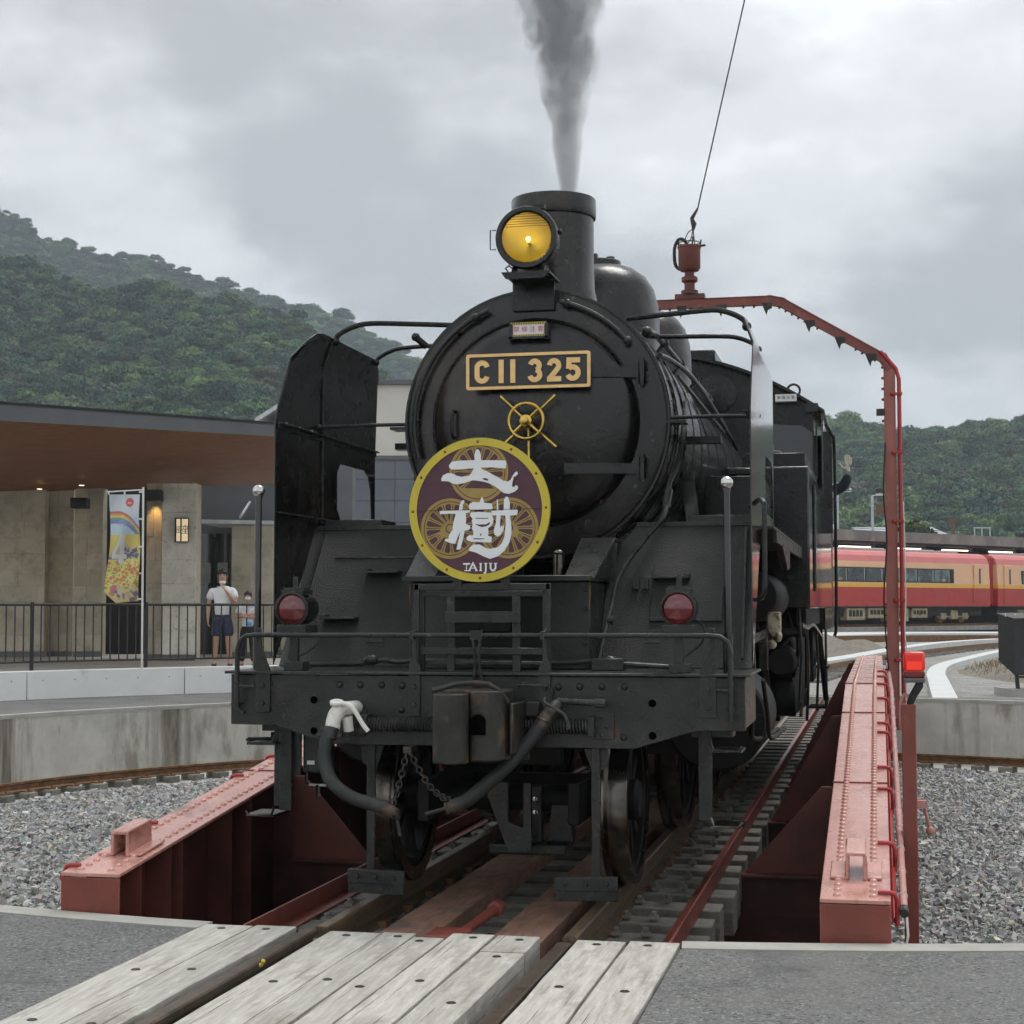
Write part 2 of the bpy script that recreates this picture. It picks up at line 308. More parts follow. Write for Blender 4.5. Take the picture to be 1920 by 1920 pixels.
# ------------------------------------------------------------------ ground, pavement and turntable pit
PC = (0., 9.56); RP = 10.2                       # pit centre and radius
def circ(r, a, z): return (PC[0] + r * math.cos(a), PC[1] + r * math.sin(a), z)
def ring(mb, r0, r1, a0, a1, z0, z1=None, n=96):
    z1 = z0 if z1 is None else z1
    for i in range(n):
        a, b = a0 + (a1 - a0) * i / n, a0 + (a1 - a0) * (i + 1) / n
        mb.add([circ(r0, a, z0), circ(r1, a, z1), circ(r1, b, z1), circ(r0, b, z0)], [(0, 1, 2, 3)])
    return mb
mb = MB(); ring(mb, 10.36, 60, 0, 2 * PI, -.16); ring(mb, 60, 4500, 0, 2 * PI, -.16, -.16, 96)
tag(mb.build('ground', yardm, smooth=0), kind='structure')
# pavement in front, left open for the timber crossing; a strip of it runs on round the pit
XL, XR = -1.115, 1.06
mb = MB()
for xs in (np.linspace(-45, XL, 70), np.linspace(XR, 45, 70)):
    for a, b in zip(xs[:-1], xs[1:]):
        ya = PC[1] - math.sqrt(max(0, 10.35 ** 2 - a * a)); yb = PC[1] - math.sqrt(max(0, 10.35 ** 2 - b * b))
        mb.add([(a, -45, -.012), (b, -45, -.012), (b, yb, -.012), (a, ya, -.012)], [(0, 1, 2, 3)])
ring(mb, 10.35, 13.7, rad(96), rad(180), -.03); ring(mb, 10.35, 11.3, rad(0), rad(96), -.03)
tag(mb.build('pavement', asphalt, smooth=0), kind='structure')
# pale concrete rim: a real ledge, broken at the crossing
mb = MB(); g0 = math.asin(1.115 / 10.3); g1 = math.asin(1.06 / 10.3)
a0, a1 = -PI / 2 + g1, 3 * PI / 2 - g0; n = 220
for i in range(n):
    a, b = a0 + (a1 - a0) * i / n, a0 + (a1 - a0) * (i + 1) / n
    P = [circ(RP, a, -.06), circ(10.352, a, -.06), circ(10.352, b, -.06), circ(RP, b, -.06), circ(RP, a, -.006), circ(10.352, a, -.006), circ(10.352, b, -.006), circ(RP, b, -.006)]
    mb.add(P, [(4, 5, 6, 7), (0, 4, 7, 3), (1, 2, 6, 5)])
mb.add([circ(RP, a0, -.06), circ(10.352, a0, -.06), circ(10.352, a0, -.006), circ(RP, a0, -.006)], [(0, 1, 2, 3)])
mb.add([circ(RP, a1, -.06), circ(10.352, a1, -.06), circ(10.352, a1, -.006), circ(RP, a1, -.006)], [(0, 1, 2, 3)])
tag(mb.build('pit_rim', concr, smooth=30), kind='structure')
mb = MB(); n = 160
for i in range(n):
    a, b = 2 * PI * i / n, 2 * PI * (i + 1) / n
    top = -.058 if not (abs(math.cos((a + b) / 2)) * RP < 1.1 and math.sin(a) < 0) else -.17
    mb.add([circ(RP + .008, a, -1.2), circ(RP + .008, b, -1.2), circ(RP + .008, b, top), circ(RP + .008, a, top)], [(3, 2, 1, 0)])
tag(mb.build('pit_wall', pitwm, smooth=30, fix=False), kind='structure')
mb = MB(); ring(mb, 0.01, RP + .05, 0, 2 * PI, -1.02, n=64); tag(mb.build('pit_floor', gravelm, smooth=0), kind='structure')
mb = MB(); ring(mb, 8.75, RP + .04, 0, 2 * PI, -1.0, n=120); tag(mb.build('pit_bench', concr, smooth=0), kind='structure')

# loose crushed stone in the pit, every stone a little block
STN = colmat('crushed_stone', .85, .35, .25, 60)
def stones(name, pts, size, base, label, flat=.7):
    n = len(pts); cube = np.array([[-1, -1, -1], [1, -1, -1], [1, 1, -1], [-1, 1, -1], [-1, -1, 1], [1, -1, 1], [1, 1, 1], [-1, 1, 1]], float)
    V = cube[None] * (1 + rg.uniform(-.55, .22, (n, 8, 3))); V *= rg.uniform(.5, 1.35, (n, 1, 3)); V[:, :, 2] *= flat
    ax = rg.normal(size=(n, 3)); ax /= np.linalg.norm(ax, axis=1, keepdims=True); th = rg.uniform(0, 2 * PI, n)
    K = np.zeros((n, 3, 3)); K[:, 0, 1] = -ax[:, 2]; K[:, 0, 2] = ax[:, 1]; K[:, 1, 0] = ax[:, 2]; K[:, 1, 2] = -ax[:, 0]; K[:, 2, 0] = -ax[:, 1]; K[:, 2, 1] = ax[:, 0]
    Rm = np.eye(3) + np.sin(th)[:, None, None] * K + (1 - np.cos(th))[:, None, None] * (K @ K)
    V = np.einsum('nij,nkj->nki', Rm, V) * size[:, None, None] + pts[:, None, :]
    F = np.array([[3, 2, 1, 0], [4, 5, 6, 7], [0, 1, 5, 4], [1, 2, 6, 5], [2, 3, 7, 6], [3, 0, 4, 7]])
    F = (F[None] + 8 * np.arange(n)[:, None, None]).reshape(-1, 4)
    b = np.clip(rg.lognormal(0, .25, n), .45, 1.9)[:, None] * np.array(base)[None] * (1 + rg.uniform(-.06, .06, (n, 3)))
    ybr = rg.random(n) < .05; b[ybr] *= np.array([1.15, 1.0, .8])
    o = npmesh(name, V.reshape(-1, 3), F, STN, None, np.repeat(b, 8, 0)); tag(o, label, 'gravel', kind='stuff'); return o
P = rg.uniform([-9.2, .2], [9.2, 18.9], (230000, 2)); rr_ = np.hypot(P[:, 0], P[:, 1] - PC[1])
dx, dy = P[:, 0] - CAMX, P[:, 1] - CAMY; lx = dx * math.cos(YAW) + dy * math.sin(YAW); ly = -dx * math.sin(YAW) + dy * math.cos(YAW)
keep = (rr_ < 8.72) & (np.abs(P[:, 0]) > 1.75) & (np.abs(lx / ly) < .40) & ((P[:, 0] < -1.7) | (P[:, 0] < 5.2))
P = P[keep]; ly = ly[keep]; keep = rg.random(len(P)) < np.where(ly < 14, 1, .75); P = P[keep]; ly = ly[keep]
Z = -1.0 + rg.uniform(-.01, .03, len(P)) + .03 * np.sin(P[:, 0] * 1.7) * np.cos(P[:, 1] * 1.3)
stones('gravel', np.column_stack([P, Z]), rg.uniform(.013, .031, len(P)) * np.where(ly < 14, 1, 1.15), (.34, .338, .33), 'loose grey crushed stone covering the turntable pit floor')
print('stones', len(P))

def rail_xz(mb, xc, y0, y1, zt, h=.13, hw=.0325):
    p = [(-.06, -h), (.06, -h), (.06, -h + .014), (.012, -h + .03), (.009, -.045), (hw, -.032), (hw, -.006), (hw - .008, 0), (-hw + .008, 0), (-hw, -.006), (-hw, -.032), (-.009, -.045), (-.012, -h + .03), (-.06, -h + .014)]
    return mb.xz([(xc + a, zt + b) for a, b in p], y0, y1)
# ring rail on short sleepers round the pit
t = thing('pit_rail', 'rusty circular rail on short timber sleepers at the foot of the pit wall', 'rail', (0, 9.56, -1))
prof = [(9.2 + a, b - .78) for a, b in [(-.06, -.13), (.06, -.13), (.06, -.115), (.012, -.10), (.009, -.045), (.033, -.032), (.033, -.004), (-.033, -.004), (-.033, -.032), (-.009, -.045), (-.012, -.10), (-.06, -.115), (-.06, -.13)]]
MB().lathe(prof, (0, 9.56, 0), (0, 0, 1), 160).build('rail', rust, t, 30)
mb = MB(); mb.box(-.19, .15, -.085, .085, -.065, .065); s0 = mb.build('sleeper', sleepm, t, 0, .006, org=(0, 0, 0)); COL.objects.unlink(s0)
pl = MB(); pl.box(-.1, .1, -.05, .05, 0, .018); pl.cyl((-.075, 0, .015), (-.075, 0, .045), .015, 6); p0 = pl.build('rail_clip', rust, t, 0, org=(0, 0, 0)); COL.objects.unlink(p0)
for i in range(138):
    a = 2 * PI * (i + .3) / 138
    c = dup(s0, t, (9.17 * math.cos(a), 9.17 * math.sin(a), .025 + rnd.uniform(-.006, .006)), (0, 0, a + rnd.uniform(-.02, .02)))
    dup(p0, c, (-.03, 0, .066), (0, 0, 0))

# ------------------------------------------------------------------ timber crossing and fixed rails in front
t = thing('timber_crossing', 'weathered pale grey timber planks laid between and beside the rails', 'crossing', (0, -1.5, 0))
bm_ = MB(); bm_.lathe([(.001, .0), (.017, .0), (.021, -.004), (.021, -.012), (.013, -.012)], (0, 0, 0), (0, 0, 1), 8); b0 = bm_.build('bolt', couplm, t, 30, org=(0, 0, 0)); COL.objects.unlink(b0)
bounds = [(-1.105, -.875, -.66), (-.865, -.665, -.655), (-.505, -.262, -.69), (-.256, -.106, -.69), (-.10, .043, -.765), (.049, .243, -.655), (.25, .446, -.65), (.607, .823, -.67), (.831, 1.052, -.655)]
for k, (x0, x1, yn) in enumerate(bounds):
    cuts = [yn, -1.0] if k == 6 else [yn]
    y = cuts[-1] - rnd.uniform(2.6, 4.4)
    while y > -13: cuts.append(y); y -= rnd.uniform(2.8, 4.2)
    cuts.append(-13)
    for ya, yb in zip(cuts[:-1], cuts[1:]):
        mb = MB(); zt = rnd.uniform(-.004, .004); n = max(2, int((ya - yb) / .35)); g = .004
        # slightly uneven long edges
        L = [(x0 + rnd.uniform(0, .006), ya - g - (ya - yb - 2 * g) * i / n) for i in range(n + 1)]; Rr = [(x1 - rnd.uniform(0, .006), p[1]) for p in L]
        for i in range(n):
            za, zb = zt + rnd.uniform(-.002, .002), zt
            mb.hexa([(L[i + 1][0], L[i + 1][1], -.155), (Rr[i + 1][0], L[i + 1][1], -.155), (Rr[i][0], L[i][1], -.155), (L[i][0], L[i][1], -.155),
                     (L[i + 1][0], L[i + 1][1], zt), (Rr[i + 1][0], L[i + 1][1], zt), (Rr[i][0], L[i][1], zt), (L[i][0], L[i][1], zt)])
        # drop the inner faces between the slices
        mb.f = [f for i in range(n) for f in [tuple(8 * i + q for q in ff) for ff in [(4, 5, 6, 7), (1, 2, 6, 5), (3, 0, 4, 7)] + ([(0, 1, 5, 4)] if i == n - 1 else []) + ([(2, 3, 7, 6)] if i == 0 else [])]]; mb.mi = [0] * len(mb.f)
        mid = ((x0 + x1) / 2, (ya + yb) / 2, 0); p = mb.build('plank', timber, t, 0, .0035, 2, org=mid)
        yb_ = ya - .09
        while yb_ > max(yb, -4):
            dup(b0, p, (rnd.uniform(-.02, .02), yb_ - mid[1], zt + .003 + 0)); yb_ -= rnd.uniform(.8, .95)
mb = MB(); mb.xy([(XL, -13), (XR, -13), (XR, -.62), (XL, -.62)], -.24, -.156); tag(mb.build('trackbed', concr, smooth=0), kind='structure')
for x, lab in ((-.603, 'dark running rail set in the timber crossing with a yellow chalk mark'), (.545, 'rusty brown running rail sunk in a groove between crossing planks')):
    mb = MB(); rail_xz(mb, x, -13, -.66, -.001 if x < 0 else -.018); o = mb.build('approach_rail', raild, None, 30, org=(x, -.66, 0)); tag(o, lab, 'rail', 'fixed rails leading onto the turntable')
    if x < 0:
        yl = M('yellow_chalk', (.75, .58, .06), .8, var=.15); mb = MB()
        for (u, v) in [(0, 0), (.012, .01), (.018, -.012), (-.012, .012), (-.014, -.012), (.004, .026), (-.004, -.026)]:
            mb.ball((x + .035 + u * .25, -1.36 + v * .8, -.012 + u * .6), .0105, 8, 5, (.35, 1, .8))
        m_ = mb.build('chalk_mark', yl, o)

# ------------------------------------------------------------------ turntable bridge
TT = thing('turntable_bridge', 'red riveted steel turntable bridge carrying the locomotive over the pit', 'turntable', (0, 9.56, -.5))
YN, YF = -.45, 19.57
def gz(y):
    d = min(y - YN, YF - y); return .172 + .107 * min(d, 6.15)
rv = MB(); rv.lathe([(.0, .013), (.010, .0115), (.017, .006), (.0195, 0)], (0, 0, 0), (0, 0, 1), 8); rv0 = rv.build('rivet', redgl, TT, 60, org=(0, 0, 0)); COL.objects.unlink(rv0)
KY = [YN, YN + 6.15, YF - 6.15, YF]
for sx in (-1, 1):
    # the girder: one part with flange, rivets, stiffeners below it
    mb = MB(); w0, w1 = sx * 1.775, sx * 1.79
    mb.yz([(YN + .012, -.95)] + [(y, gz(y) - .02) for y in KY[:1]] + [(y, gz(y) - .02) for y in KY[1:3]] + [(YF, gz(YF) - .02), (YF - .012, -.95)], w0, w1)
    G = mb.build('girder', redgrime_shade, TT, 30)
    mb = MB(); mb.box(sx * 1.63, sx * 1.93, YN, YN + .0115, -.97, gz(YN) - .021); mb.build('end_plate', red, G, 30, .002); mb = MB(); mb.box(sx * 1.63, sx * 1.93, YF - .0115, YF, -.97, gz(YF) - .021); mb.build('end_plate', red, G, 30)
    tag(G, 'sloping riveted side girder beside the ' + ('pit wall and white kerb' if sx < 0 else 'red warning beacon'))
    mb = MB()
    for a, b in zip(KY[:-1], KY[1:]):
        x0, x1 = sorted((sx * 1.63, sx * 1.93))
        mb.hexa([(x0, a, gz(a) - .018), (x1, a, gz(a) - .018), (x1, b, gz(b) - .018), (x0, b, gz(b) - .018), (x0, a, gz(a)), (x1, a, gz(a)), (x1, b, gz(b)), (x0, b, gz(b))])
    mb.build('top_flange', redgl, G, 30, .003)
    for y in (1.93, 4.3, 5.66):      # raised joints across the flange
        x0, x1 = sorted((sx * 1.628, sx * 1.932)); mb = MB(); za, zb = gz(y), gz(y + .05)
        mb.hexa([(x0, y, za - .019), (x1, y, za - .019), (x1, y + .014, za - .017), (x0, y + .014, za - .017), (x0, y, za + .008), (x1, y, za + .008), (x1, y + .014, za + .009), (x0, y + .014, za + .009)])
        mb.build('flange_joint', red, G, 30)
    mb = MB()
    for x0, x1 in ((1.63, 1.65), (1.905, 1.93)): mb.box(sx * x0, sx * x1, YN, YF, -.97, -.94)
    mb.box(sx * 1.63, sx * 1.93, YN, YF, -.97, -.952); mb.build('bottom_flange', red, G, 30)
    for y in (-.2, .15, .30, .97, 1.27, 2.0, 2.9, 3.8, 4.7, 5.7, 6.9, 8.1, 9.3, 10.6, 12, 13.4, 15, 17):
        for x0, x1 in ((1.636, 1.774), (1.791, 1.924)):
            mb = MB(); mb.box(sx * x0, sx * x1, y, y + .012, -.95, gz(y) - .019); mb.build('stiffener', redmid if y < .4 else redgrime_shade, G, 0)
    far = MB(); y = YN + .06; k = 0
    while y < YF - .05:
        if not (.0 < y + .0 < 0):
            for xr in (1.703, 1.857):
                ang = math.atan(.107) if y < KY[1] else 0
                if y < 5.2: dup(rv0, G, (sx * xr, y - 9.56, gz(y) + .5), (ang, 0, 0))
                else: far.lathe([(.0, .013), (.012, .010), (.0195, 0)], (sx * xr, y, gz(y)), (0, 0, 1), 6)
        y += .0825
    o = far.build('rivet_rows', redgl, G, 60); o['kind'] = 'stuff'
    # rectangular hood bracket bolted to the flange near the end
    yb = .0; mb = MB(); xc = sx * 1.78; z0 = gz(yb - .1)
    def fz(y): return gz(y) + .003
    mb.cur = 0
    for dx0, dx1, h0, h1 in ((-.115, -.045, 0, .014), (.045, .115, 0, .014), (-.045, -.031, 0, .105), (.031, .045, 0, .105), (-.045, .045, .105, .12)):
        mb.hexa([(xc + dx0, yb - .14, fz(yb - .14) + h0), (xc + dx1, yb - .14, fz(yb - .14) + h0), (xc + dx1, yb + .14, fz(yb + .14) + h0), (xc + dx0, yb + .14, fz(yb + .14) + h0),
                 (xc + dx0, yb - .14, fz(yb - .14) + h1), (xc + dx1, yb - .14, fz(yb - .14) + h1), (xc + dx1, yb + .14, fz(yb + .14) + h1), (xc + dx0, yb + .14, fz(yb + .14) + h1)])
    mb.build('hood_bracket', redgl, G, 30, .006, 2)
    # conduit along the outer edge with bent hooks
    xo = sx * 1.985; mb = MB(); mb.tube([(xo, y, gz(y) - .06) for y in np.linspace(YN + .12, 12, 60)], .017, 8); c = mb.build('conduit', pinkp if sx > 0 else redbr, G, 50)
    if sx > 0:
        mb = MB(); mb.tube([(xo, YN + .14, gz(YN) - .05), (xo, YN + .05, gz(YN) - .06)], .02, 8); mb.build('conduit_end', rubber, c)
        mb = MB(); mb.tube([(xo + .01, YN + .06, .10), (xo + .015, YN + .05, .02), (xo + .0, YN + .07, -.06), (xo + .03, YN + .04, -.12)], .006, 6); mb.build('loose_cable', whitep, c)
        for y in np.arange(YN + .3, 11, .42):
            mb = MB(); mb.torus((xo, y, gz(y) - .06), (0, 1, .1), .0185, .003, 12, 4); mb.build('cable_tie', whitep, c)
    mb = MB(); mb.tube([(sx * 1.945, y, gz(y) - .11) for y in np.linspace(YN + .1, 12, 40)], .014, 6); mb.build('hook_rail', redbr, G, 50)
    for y in (-.36, .52, 1.75, 2.35, 3.5, 3.85, 4.9, 5.6, 6.8, 8.0):
        mb = MB(); z = gz(y); mb.tube([(sx * 1.875, y, z + .012), (sx * 1.925, y, z + .012), (sx * 1.948, y, z + .004), (sx * 1.957, y, z - .02), (sx * 1.957, y, z - .13)], .0105, 8); mb.build('bent_hook', redbr, G, 60)
# end wall and cross beams with gusset plates
for j, y in enumerate((YN + .02, 1.96, 4.35, 6.74, 9.13, 11.52, 13.9, 16.3, 18.7)):
    mb = MB(); mb.box(-1.63, 1.63, y, y + .014, -.93, -.335); mb.box(-1.63, 1.63, y - .09, y + .10, -.949, -.931)
    for s in (-1, 1):
        mb.box(s * 1.10, s * 1.63, y - .08, y + .10, -.115, -.10); mb.box(s * 1.10, s * 1.63, y, y + .014, -.334, -.116)
    X = mb.build('cross_beam', redgrime_shade, TT, 0)
    if j > 0:
        for s in (-1, 1):
            mb = MB(); mb.xz([(s * 1.12, -.098), (s * 1.625, -.098), (s * 1.625, gz(y) - .03), (s * 1.56, gz(y) - .03)], y - .006, y + .02); mb.build('gusset', redmid, X, 0)
    else:
        for s in (-1, 1):
            for xi in (1.2, 1.29, 1.38, 1.47):
                for z in (-.16, -.28, -.40, -.52): dup(rv0, X, (s * xi, y - 9.56 - .001, z + .5), (PI / 2, 0, 0))
for s in (-1, 1):
    mb = MB(); mb.box(s * .50, s * .63, YN + .05, YF - .05, -.95, -.345); mb.build('stringer', darkm, TT, 0)
# sleepers, rails, guard angles
mb = MB(); mb.box(-1.09, 1.09, -.11, .11, -.105, .105); sl0 = mb.build('sleeper', sleepm, TT, 0, .006, org=(0, 0, 0)); COL.objects.unlink(sl0)
sp = MB(); sp.cyl((0, 0, -.002), (0, 0, .05), .013, 6); sp.box(-.022, .022, -.022, .022, .012, .03); sp0 = sp.build('spike', sleepm, TT, 0, org=(0, 0, 0)); COL.objects.unlink(sp0)
y = YN + .10; k = 0
while y < YF - .1:
    c = dup(sl0, TT, (rnd.uniform(-.03, .03), y - 9.56, -.235 + .5), (0, 0, rnd.uniform(-.006, .006)), (1, rnd.uniform(.95, 1.04), 1))
    if y < 7:
        for s in (-1, 1):
            for x in (.66, .80): dup(sp0, c, (s * x, rnd.uniform(-.05, .05), .105))
    y += .44; k += 1
for s in (-1, 1):
    mb = MB(); rail_xz(mb, s * .565, -.62, YF + .12, 0); r_ = mb.build('rail', railtop, TT, 30)
    mb = MB()
    for yy in np.arange(YN + .10, 9, .44):
        for d in (-1, 1): mb.box(s * .565 + d * .075 - .022, s * .565 + d * .075 + .022, yy - .03, yy + .03, -.128, -.098)
    o = mb.build('rail_clips', rust, r_, 0); o['kind'] = 'stuff'
    # angle iron along the sleeper ends
    mb = MB(); xa = s * .985
    mb.box(xa - .006, xa + .006, YN - .05, YF, -.128, -.03); mb.box(xa - s * .0, xa - s * .09, YN - .05, YF, -.129, -.118); mb.build('guard_angle', red, TT, 30, .002)
    for x0, x1 in (((-.335, -.085),) if s < 0 else ((.185, .425),)):
        for ya, yb in ((YN - .13, 2.2), (2.21, 6.2), (6.21, 11)):
            mb = MB(); mb.box(x0, x1, ya, yb, -.128, -.04); mb.build('walkway_board', brownbd, TT, 0, .004)
# locking bolt between the boards
mb = MB(); mb.box(-.09, .085, -.66, -.44, -.10, -.012); mb.box(-.125, -.09, -.62, -.50, -.10, -.04); mb.box(.085, .115, -.58, -.5, -.1, -.05)
lk = mb.build('locking_bolt', red, TT, 0, .012, 2)
mb = MB(); mb.box(-.055, .055, -.675, -.655, -.085, -.032); mb.build('bolt_pocket', darkin, lk, 0)
mb = MB(); mb.tube([(.03, -.47, -.045), (.075, .05, -.02), (.075, .12, -.02)], .024, 10); mb.cyl((.075, .05, -.02), (.075, .13, -.02), .038, 10); mb.build('bolt_rod', red, lk)
mb = MB(); mb.cyl((.14, -.32, -.12), (.14, -.32, -.06), .016, 6); mb.box(.12, .20, -.335, -.305, -.075, -.06); mb.build('bolt_pin', rust, lk)
# ------------------------------------------------------------------ the locomotive
LO = thing('steam_locomotive', 'black tank steam locomotive with brass number plate and lit yellow headlamp', 'locomotive', (0, 6, 0))
ZC, RS = 2.478, .775           # boiler axis height, smokebox radius
def part(mb, name, m, par=LO, sm=40, bev=0, seg=1): return mb.build(name, m, par, sm, bev, seg)
def arc(cx, cz, r, a0, a1, n): return [(cx + r * math.cos(rad(a0 + (a1 - a0) * i / n)), cz + r * math.sin(rad(a0 + (a1 - a0) * i / n))) for i in range(n + 1)]

# buffer beam with its bolts
mb = MB(); mb.xz([(-1.28, .848), (-1.05, .846), (-.755, .757), (.755, .757), (1.05, .846), (1.28, .848), (1.28, 1.098), (-1.28, 1.098)], .057, .10)
BE = part(mb, 'buffer_beam', panelk, bev=.004)
for x, z in [(s * a, b) for s in (-1, 1) for a, b in ((.709, 1.05), (.602, 1.05), (.493, 1.05), (.390, 1.047), (.392, .928), (.625, .861), (.60, .905), (.60, .82), (.704, .811))]:
    mb = MB(); mb.lathe([(0, .015), (.010, .013), (.016, .006), (.018, 0)], (x, .057, z), (0, -1, 0), 10); part(mb, 'bolt', couplm, BE, 60)
for x, z in [(s * .842, z) for s in (-1, 1) for z in (.974, .821)]:
    mb = MB(); mb.lathe([(0, .0012), (.0185, .0012), (.019, 0)], (x, .0565, z), (0, -1, 0), 14); part(mb, 'bolt_hole', void, BE, 30)
mb = MB(); mb.box(-1.305, 1.305, .03, .78, 1.101, 1.115); part(mb, 'running_plate', panelk, BE, bev=.003)
for s in (-1, 1):
    mb = MB(); mb.bar((s * 1.27, .045, .955), (s * 1.205, .045, .905), .012, .02, (0, 1, 0)); part(mb, 'lamp_iron', panelk, BE)
    mb = MB(); mb.box(s * 1.255, s * 1.28, .10, .72, .86, 1.099); part(mb, 'beam_end_plate', panelk, BE)
# hand railing on the beam
mb = MB(); zr = 1.295
mb.tube([(-1.225, .0, .94), (-1.225, 0, 1.22), (-1.213, 0, 1.265), (-1.18, 0, 1.29), (-1.14, 0, zr), (1.12, 0, zr), (1.17, 0, 1.29), (1.205, 0, 1.265), (1.217, 0, 1.22), (1.217, 0, .90)], .0125, 10)
RA = part(mb, 'front_railing', panelk)
for s in (-1, 1):
    mb = MB(); mb.xz([(s * .352, .90), (s * .295, .90), (s * .295, 1.14), (s * .315, 1.17), (s * .315, 1.325), (s * .334, 1.325), (s * .334, 1.19), (s * .352, 1.15)], .042, .056); mb.box(s * .313, s * .336, -.012, .05, 1.275, 1.315); part(mb, 'rail_post', panelk, RA, bev=.002)
    mb = MB(); mb.xz([(s * 1.145, .91), (s * 1.068, .91), (s * 1.068, 1.12), (s * 1.085, 1.16), (s * 1.115, 1.24), (s * 1.118, 1.33), (s * 1.14, 1.33), (s * 1.15, 1.20), (s * 1.145, 1.1)], .040, .056); part(mb, 'rail_post', panelk, RA, bev=.002)
    for z in (.955, 1.043):
        mb = MB(); mb.lathe([(0, .012), (.012, .010), (.014, 0)], (s * 1.108, .04, z), (0, -1, 0), 6); part(mb, 'bolt', couplm, RA)
        mb = MB(); mb.lathe([(0, .012), (.012, .010), (.014, 0)], (s * .325, .042, z + .0), (0, -1, 0), 6); part(mb, 'bolt', couplm, RA)
    mb = MB(); mb.tube([(s * 1.225, .0, .95), (s * 1.225, .05, .95)], .011, 8); part(mb, 'rail_foot', panelk, RA); mb = MB(); mb.tube([(s * 1.225, .0, 1.04), (s * 1.15, .03, 1.04)], .009, 8); part(mb, 'rail_bracket', panelk, RA)
mb = MB()
for x in (-.018, .018): mb.tube([(x * 1.4, -.002, 1.31), (x, -.004, 1.28), (x * .5, .0, 1.2), (x * .7, .02, 1.12), (x * 1.5, .03, 1.06), (x, .045, 1.03)], .008, 8)
mb.box(-.03, .03, -.014, .014, 1.275, 1.318); part(mb, 'lifting_hook', panelk, RA)

# knuckle coupler
mb = MB(); kn = [(-.115, -.27), (-.118, -.37), (-.105, -.425), (-.07, -.452), (-.02, -.458), (.022, -.447), (.045, -.42), (.05, -.38), (.044, -.33), (.03, -.27)]
mb.xy(kn, .715, 1.035); CP = part(mb, 'coupler', couplm, sm=50, bev=.008, seg=2)
mb = MB(); mb.xy([(.052, -.345), (.12, -.355), (.165, -.34), (.198, -.30), (.215, -.22), (.20, -.08), (-.09, -.08), (-.11, -.265), (.03, -.266)], .722, 1.045); part(mb, 'coupler_head', couplm, CP, 50, .008, 2)
mb = MB(); mb.tube([(-.118, -.40, 1.048), (-.09, -.38, 1.052), (-.02, -.34, 1.075), (.06, -.31, 1.082), (.13, -.31, 1.075), (.18, -.30, 1.045), (.212, -.27, .995)], .012, 8); part(mb, 'guard_rib', couplm, CP)
mb = MB(); mb.xz(arc(.094, .905, .034, 0, 180, 8) + [(.060, .845), (.128, .845)], -.368, -.35); part(mb, 'lock_hole', void, CP, 0)
mb = MB(); mb.box(.222, .240, -.28, .06, .75, .985); mb.box(.241, .31, -.02, .05, .91, .98); part(mb, 'yoke', couplm, CP, bev=.006)
mb = MB(); mb.box(-.07, .07, -.09, .12, .80, .96); mb.box(-.22, -.12, -.05, .057, .905, .915); mb.box(-.19, .25, .02, .057, .70, .735); part(mb, 'shank', couplm, CP, bev=.004)
mb = MB(); mb.tube([(.20, .02, 1.055), (.34, .02, 1.055), (.36, .03, 1.04), (.36, .04, .97)], .007, 6); mb.tube([(-.10, -.2, 1.02), (-.21, -.05, 1.045), (-.22, .03, 1.03), (-.22, .04, .93)], .007, 6); part(mb, 'release_rod', panelk, CP)
mb = MB(); mb.tube([(.40, -.02, .985), (.62, -.02, .975)], .016, 10); mb.cyl((.58, -.02, .977), (.63, -.02, .975), .022, 8); part(mb, 'release_lever', panelk, CP)
for s in (-1, 1):          # centring springs
    x0, x1 = (s * .21, s * .545); n = 22; P = []
    for i in range(n * 10 + 1): a = 2 * PI * i / 10; P.append((x0 + (x1 - x0) * i / (n * 10), .0 + .026 * math.cos(a), .862 + .031 * math.sin(a)))
    mb = MB(); mb.tube(P, .0062, 5); mb.cyl((x0, 0, .862), (x1, 0, .862), .012, 8); part(mb, 'centring_spring', rubber, CP, 60)
    mb = MB(); mb.box(s * .545, s * .575, -.03, .057, .82, .91); mb.box(s * .57, s * .66, .045, .057, .80, .93); part(mb, 'spring_bracket', panelk, CP, bev=.003)

# brake hoses
def smoothp(P, n=6):
    P = [Vector(p) for p in P]; out_ = []
    for i in range(len(P) - 1):
        a, b, c, d = P[max(i - 1, 0)], P[i], P[i + 1], P[min(i + 2, len(P) - 1)]
        for k in range(n):
            t = k / n; out_.append(.5 * ((2 * b) + (-a + c) * t + (2 * a - 5 * b + 4 * c - d) * t * t + (-a + 3 * b - 3 * c + d) * t ** 3))
    return out_ + [P[-1]]
mb = MB(); mb.tube(smoothp([(-.695, -.12, .845), (-.71, -.14, .79), (-.712, -.16, .70), (-.665, -.19, .60), (-.56, -.21, .53), (-.44, -.22, .50), (-.39, -.22, .487)]), .033, 12)
HO = part(mb, 'brake_hose', rubber)
mb = MB(); mb.cyl((-.693, -.115, .85), (-.70, -.13, .80), .039, 12); mb.tube([(-.76, -.12, .815), (-.64, -.12, .81)], .012, 8); part(mb, 'hose_clamp', panelk, HO)
mb = MB(); mb.tube(smoothp([(-.69, -.11, .845), (-.685, -.10, .895), (-.665, -.07, .935), (-.63, -.02, .94), (-.62, .05, .94)], 4), [.036] * 5 + [.038] * 4 + [.034] * 4 + [.034] * 4, 12); mb.cyl((-.66, -.075, .93), (-.66, -.085, .965), .024, 10); mb.cyl((-.635, -.05, .90), (-.63, -.04, .83), .025, 10); part(mb, 'white_cock', whitep, HO)
mb = MB(); mb.torus((-.672, -.10, .972), (.1, -.25, 1), .027, .009, 16, 6)
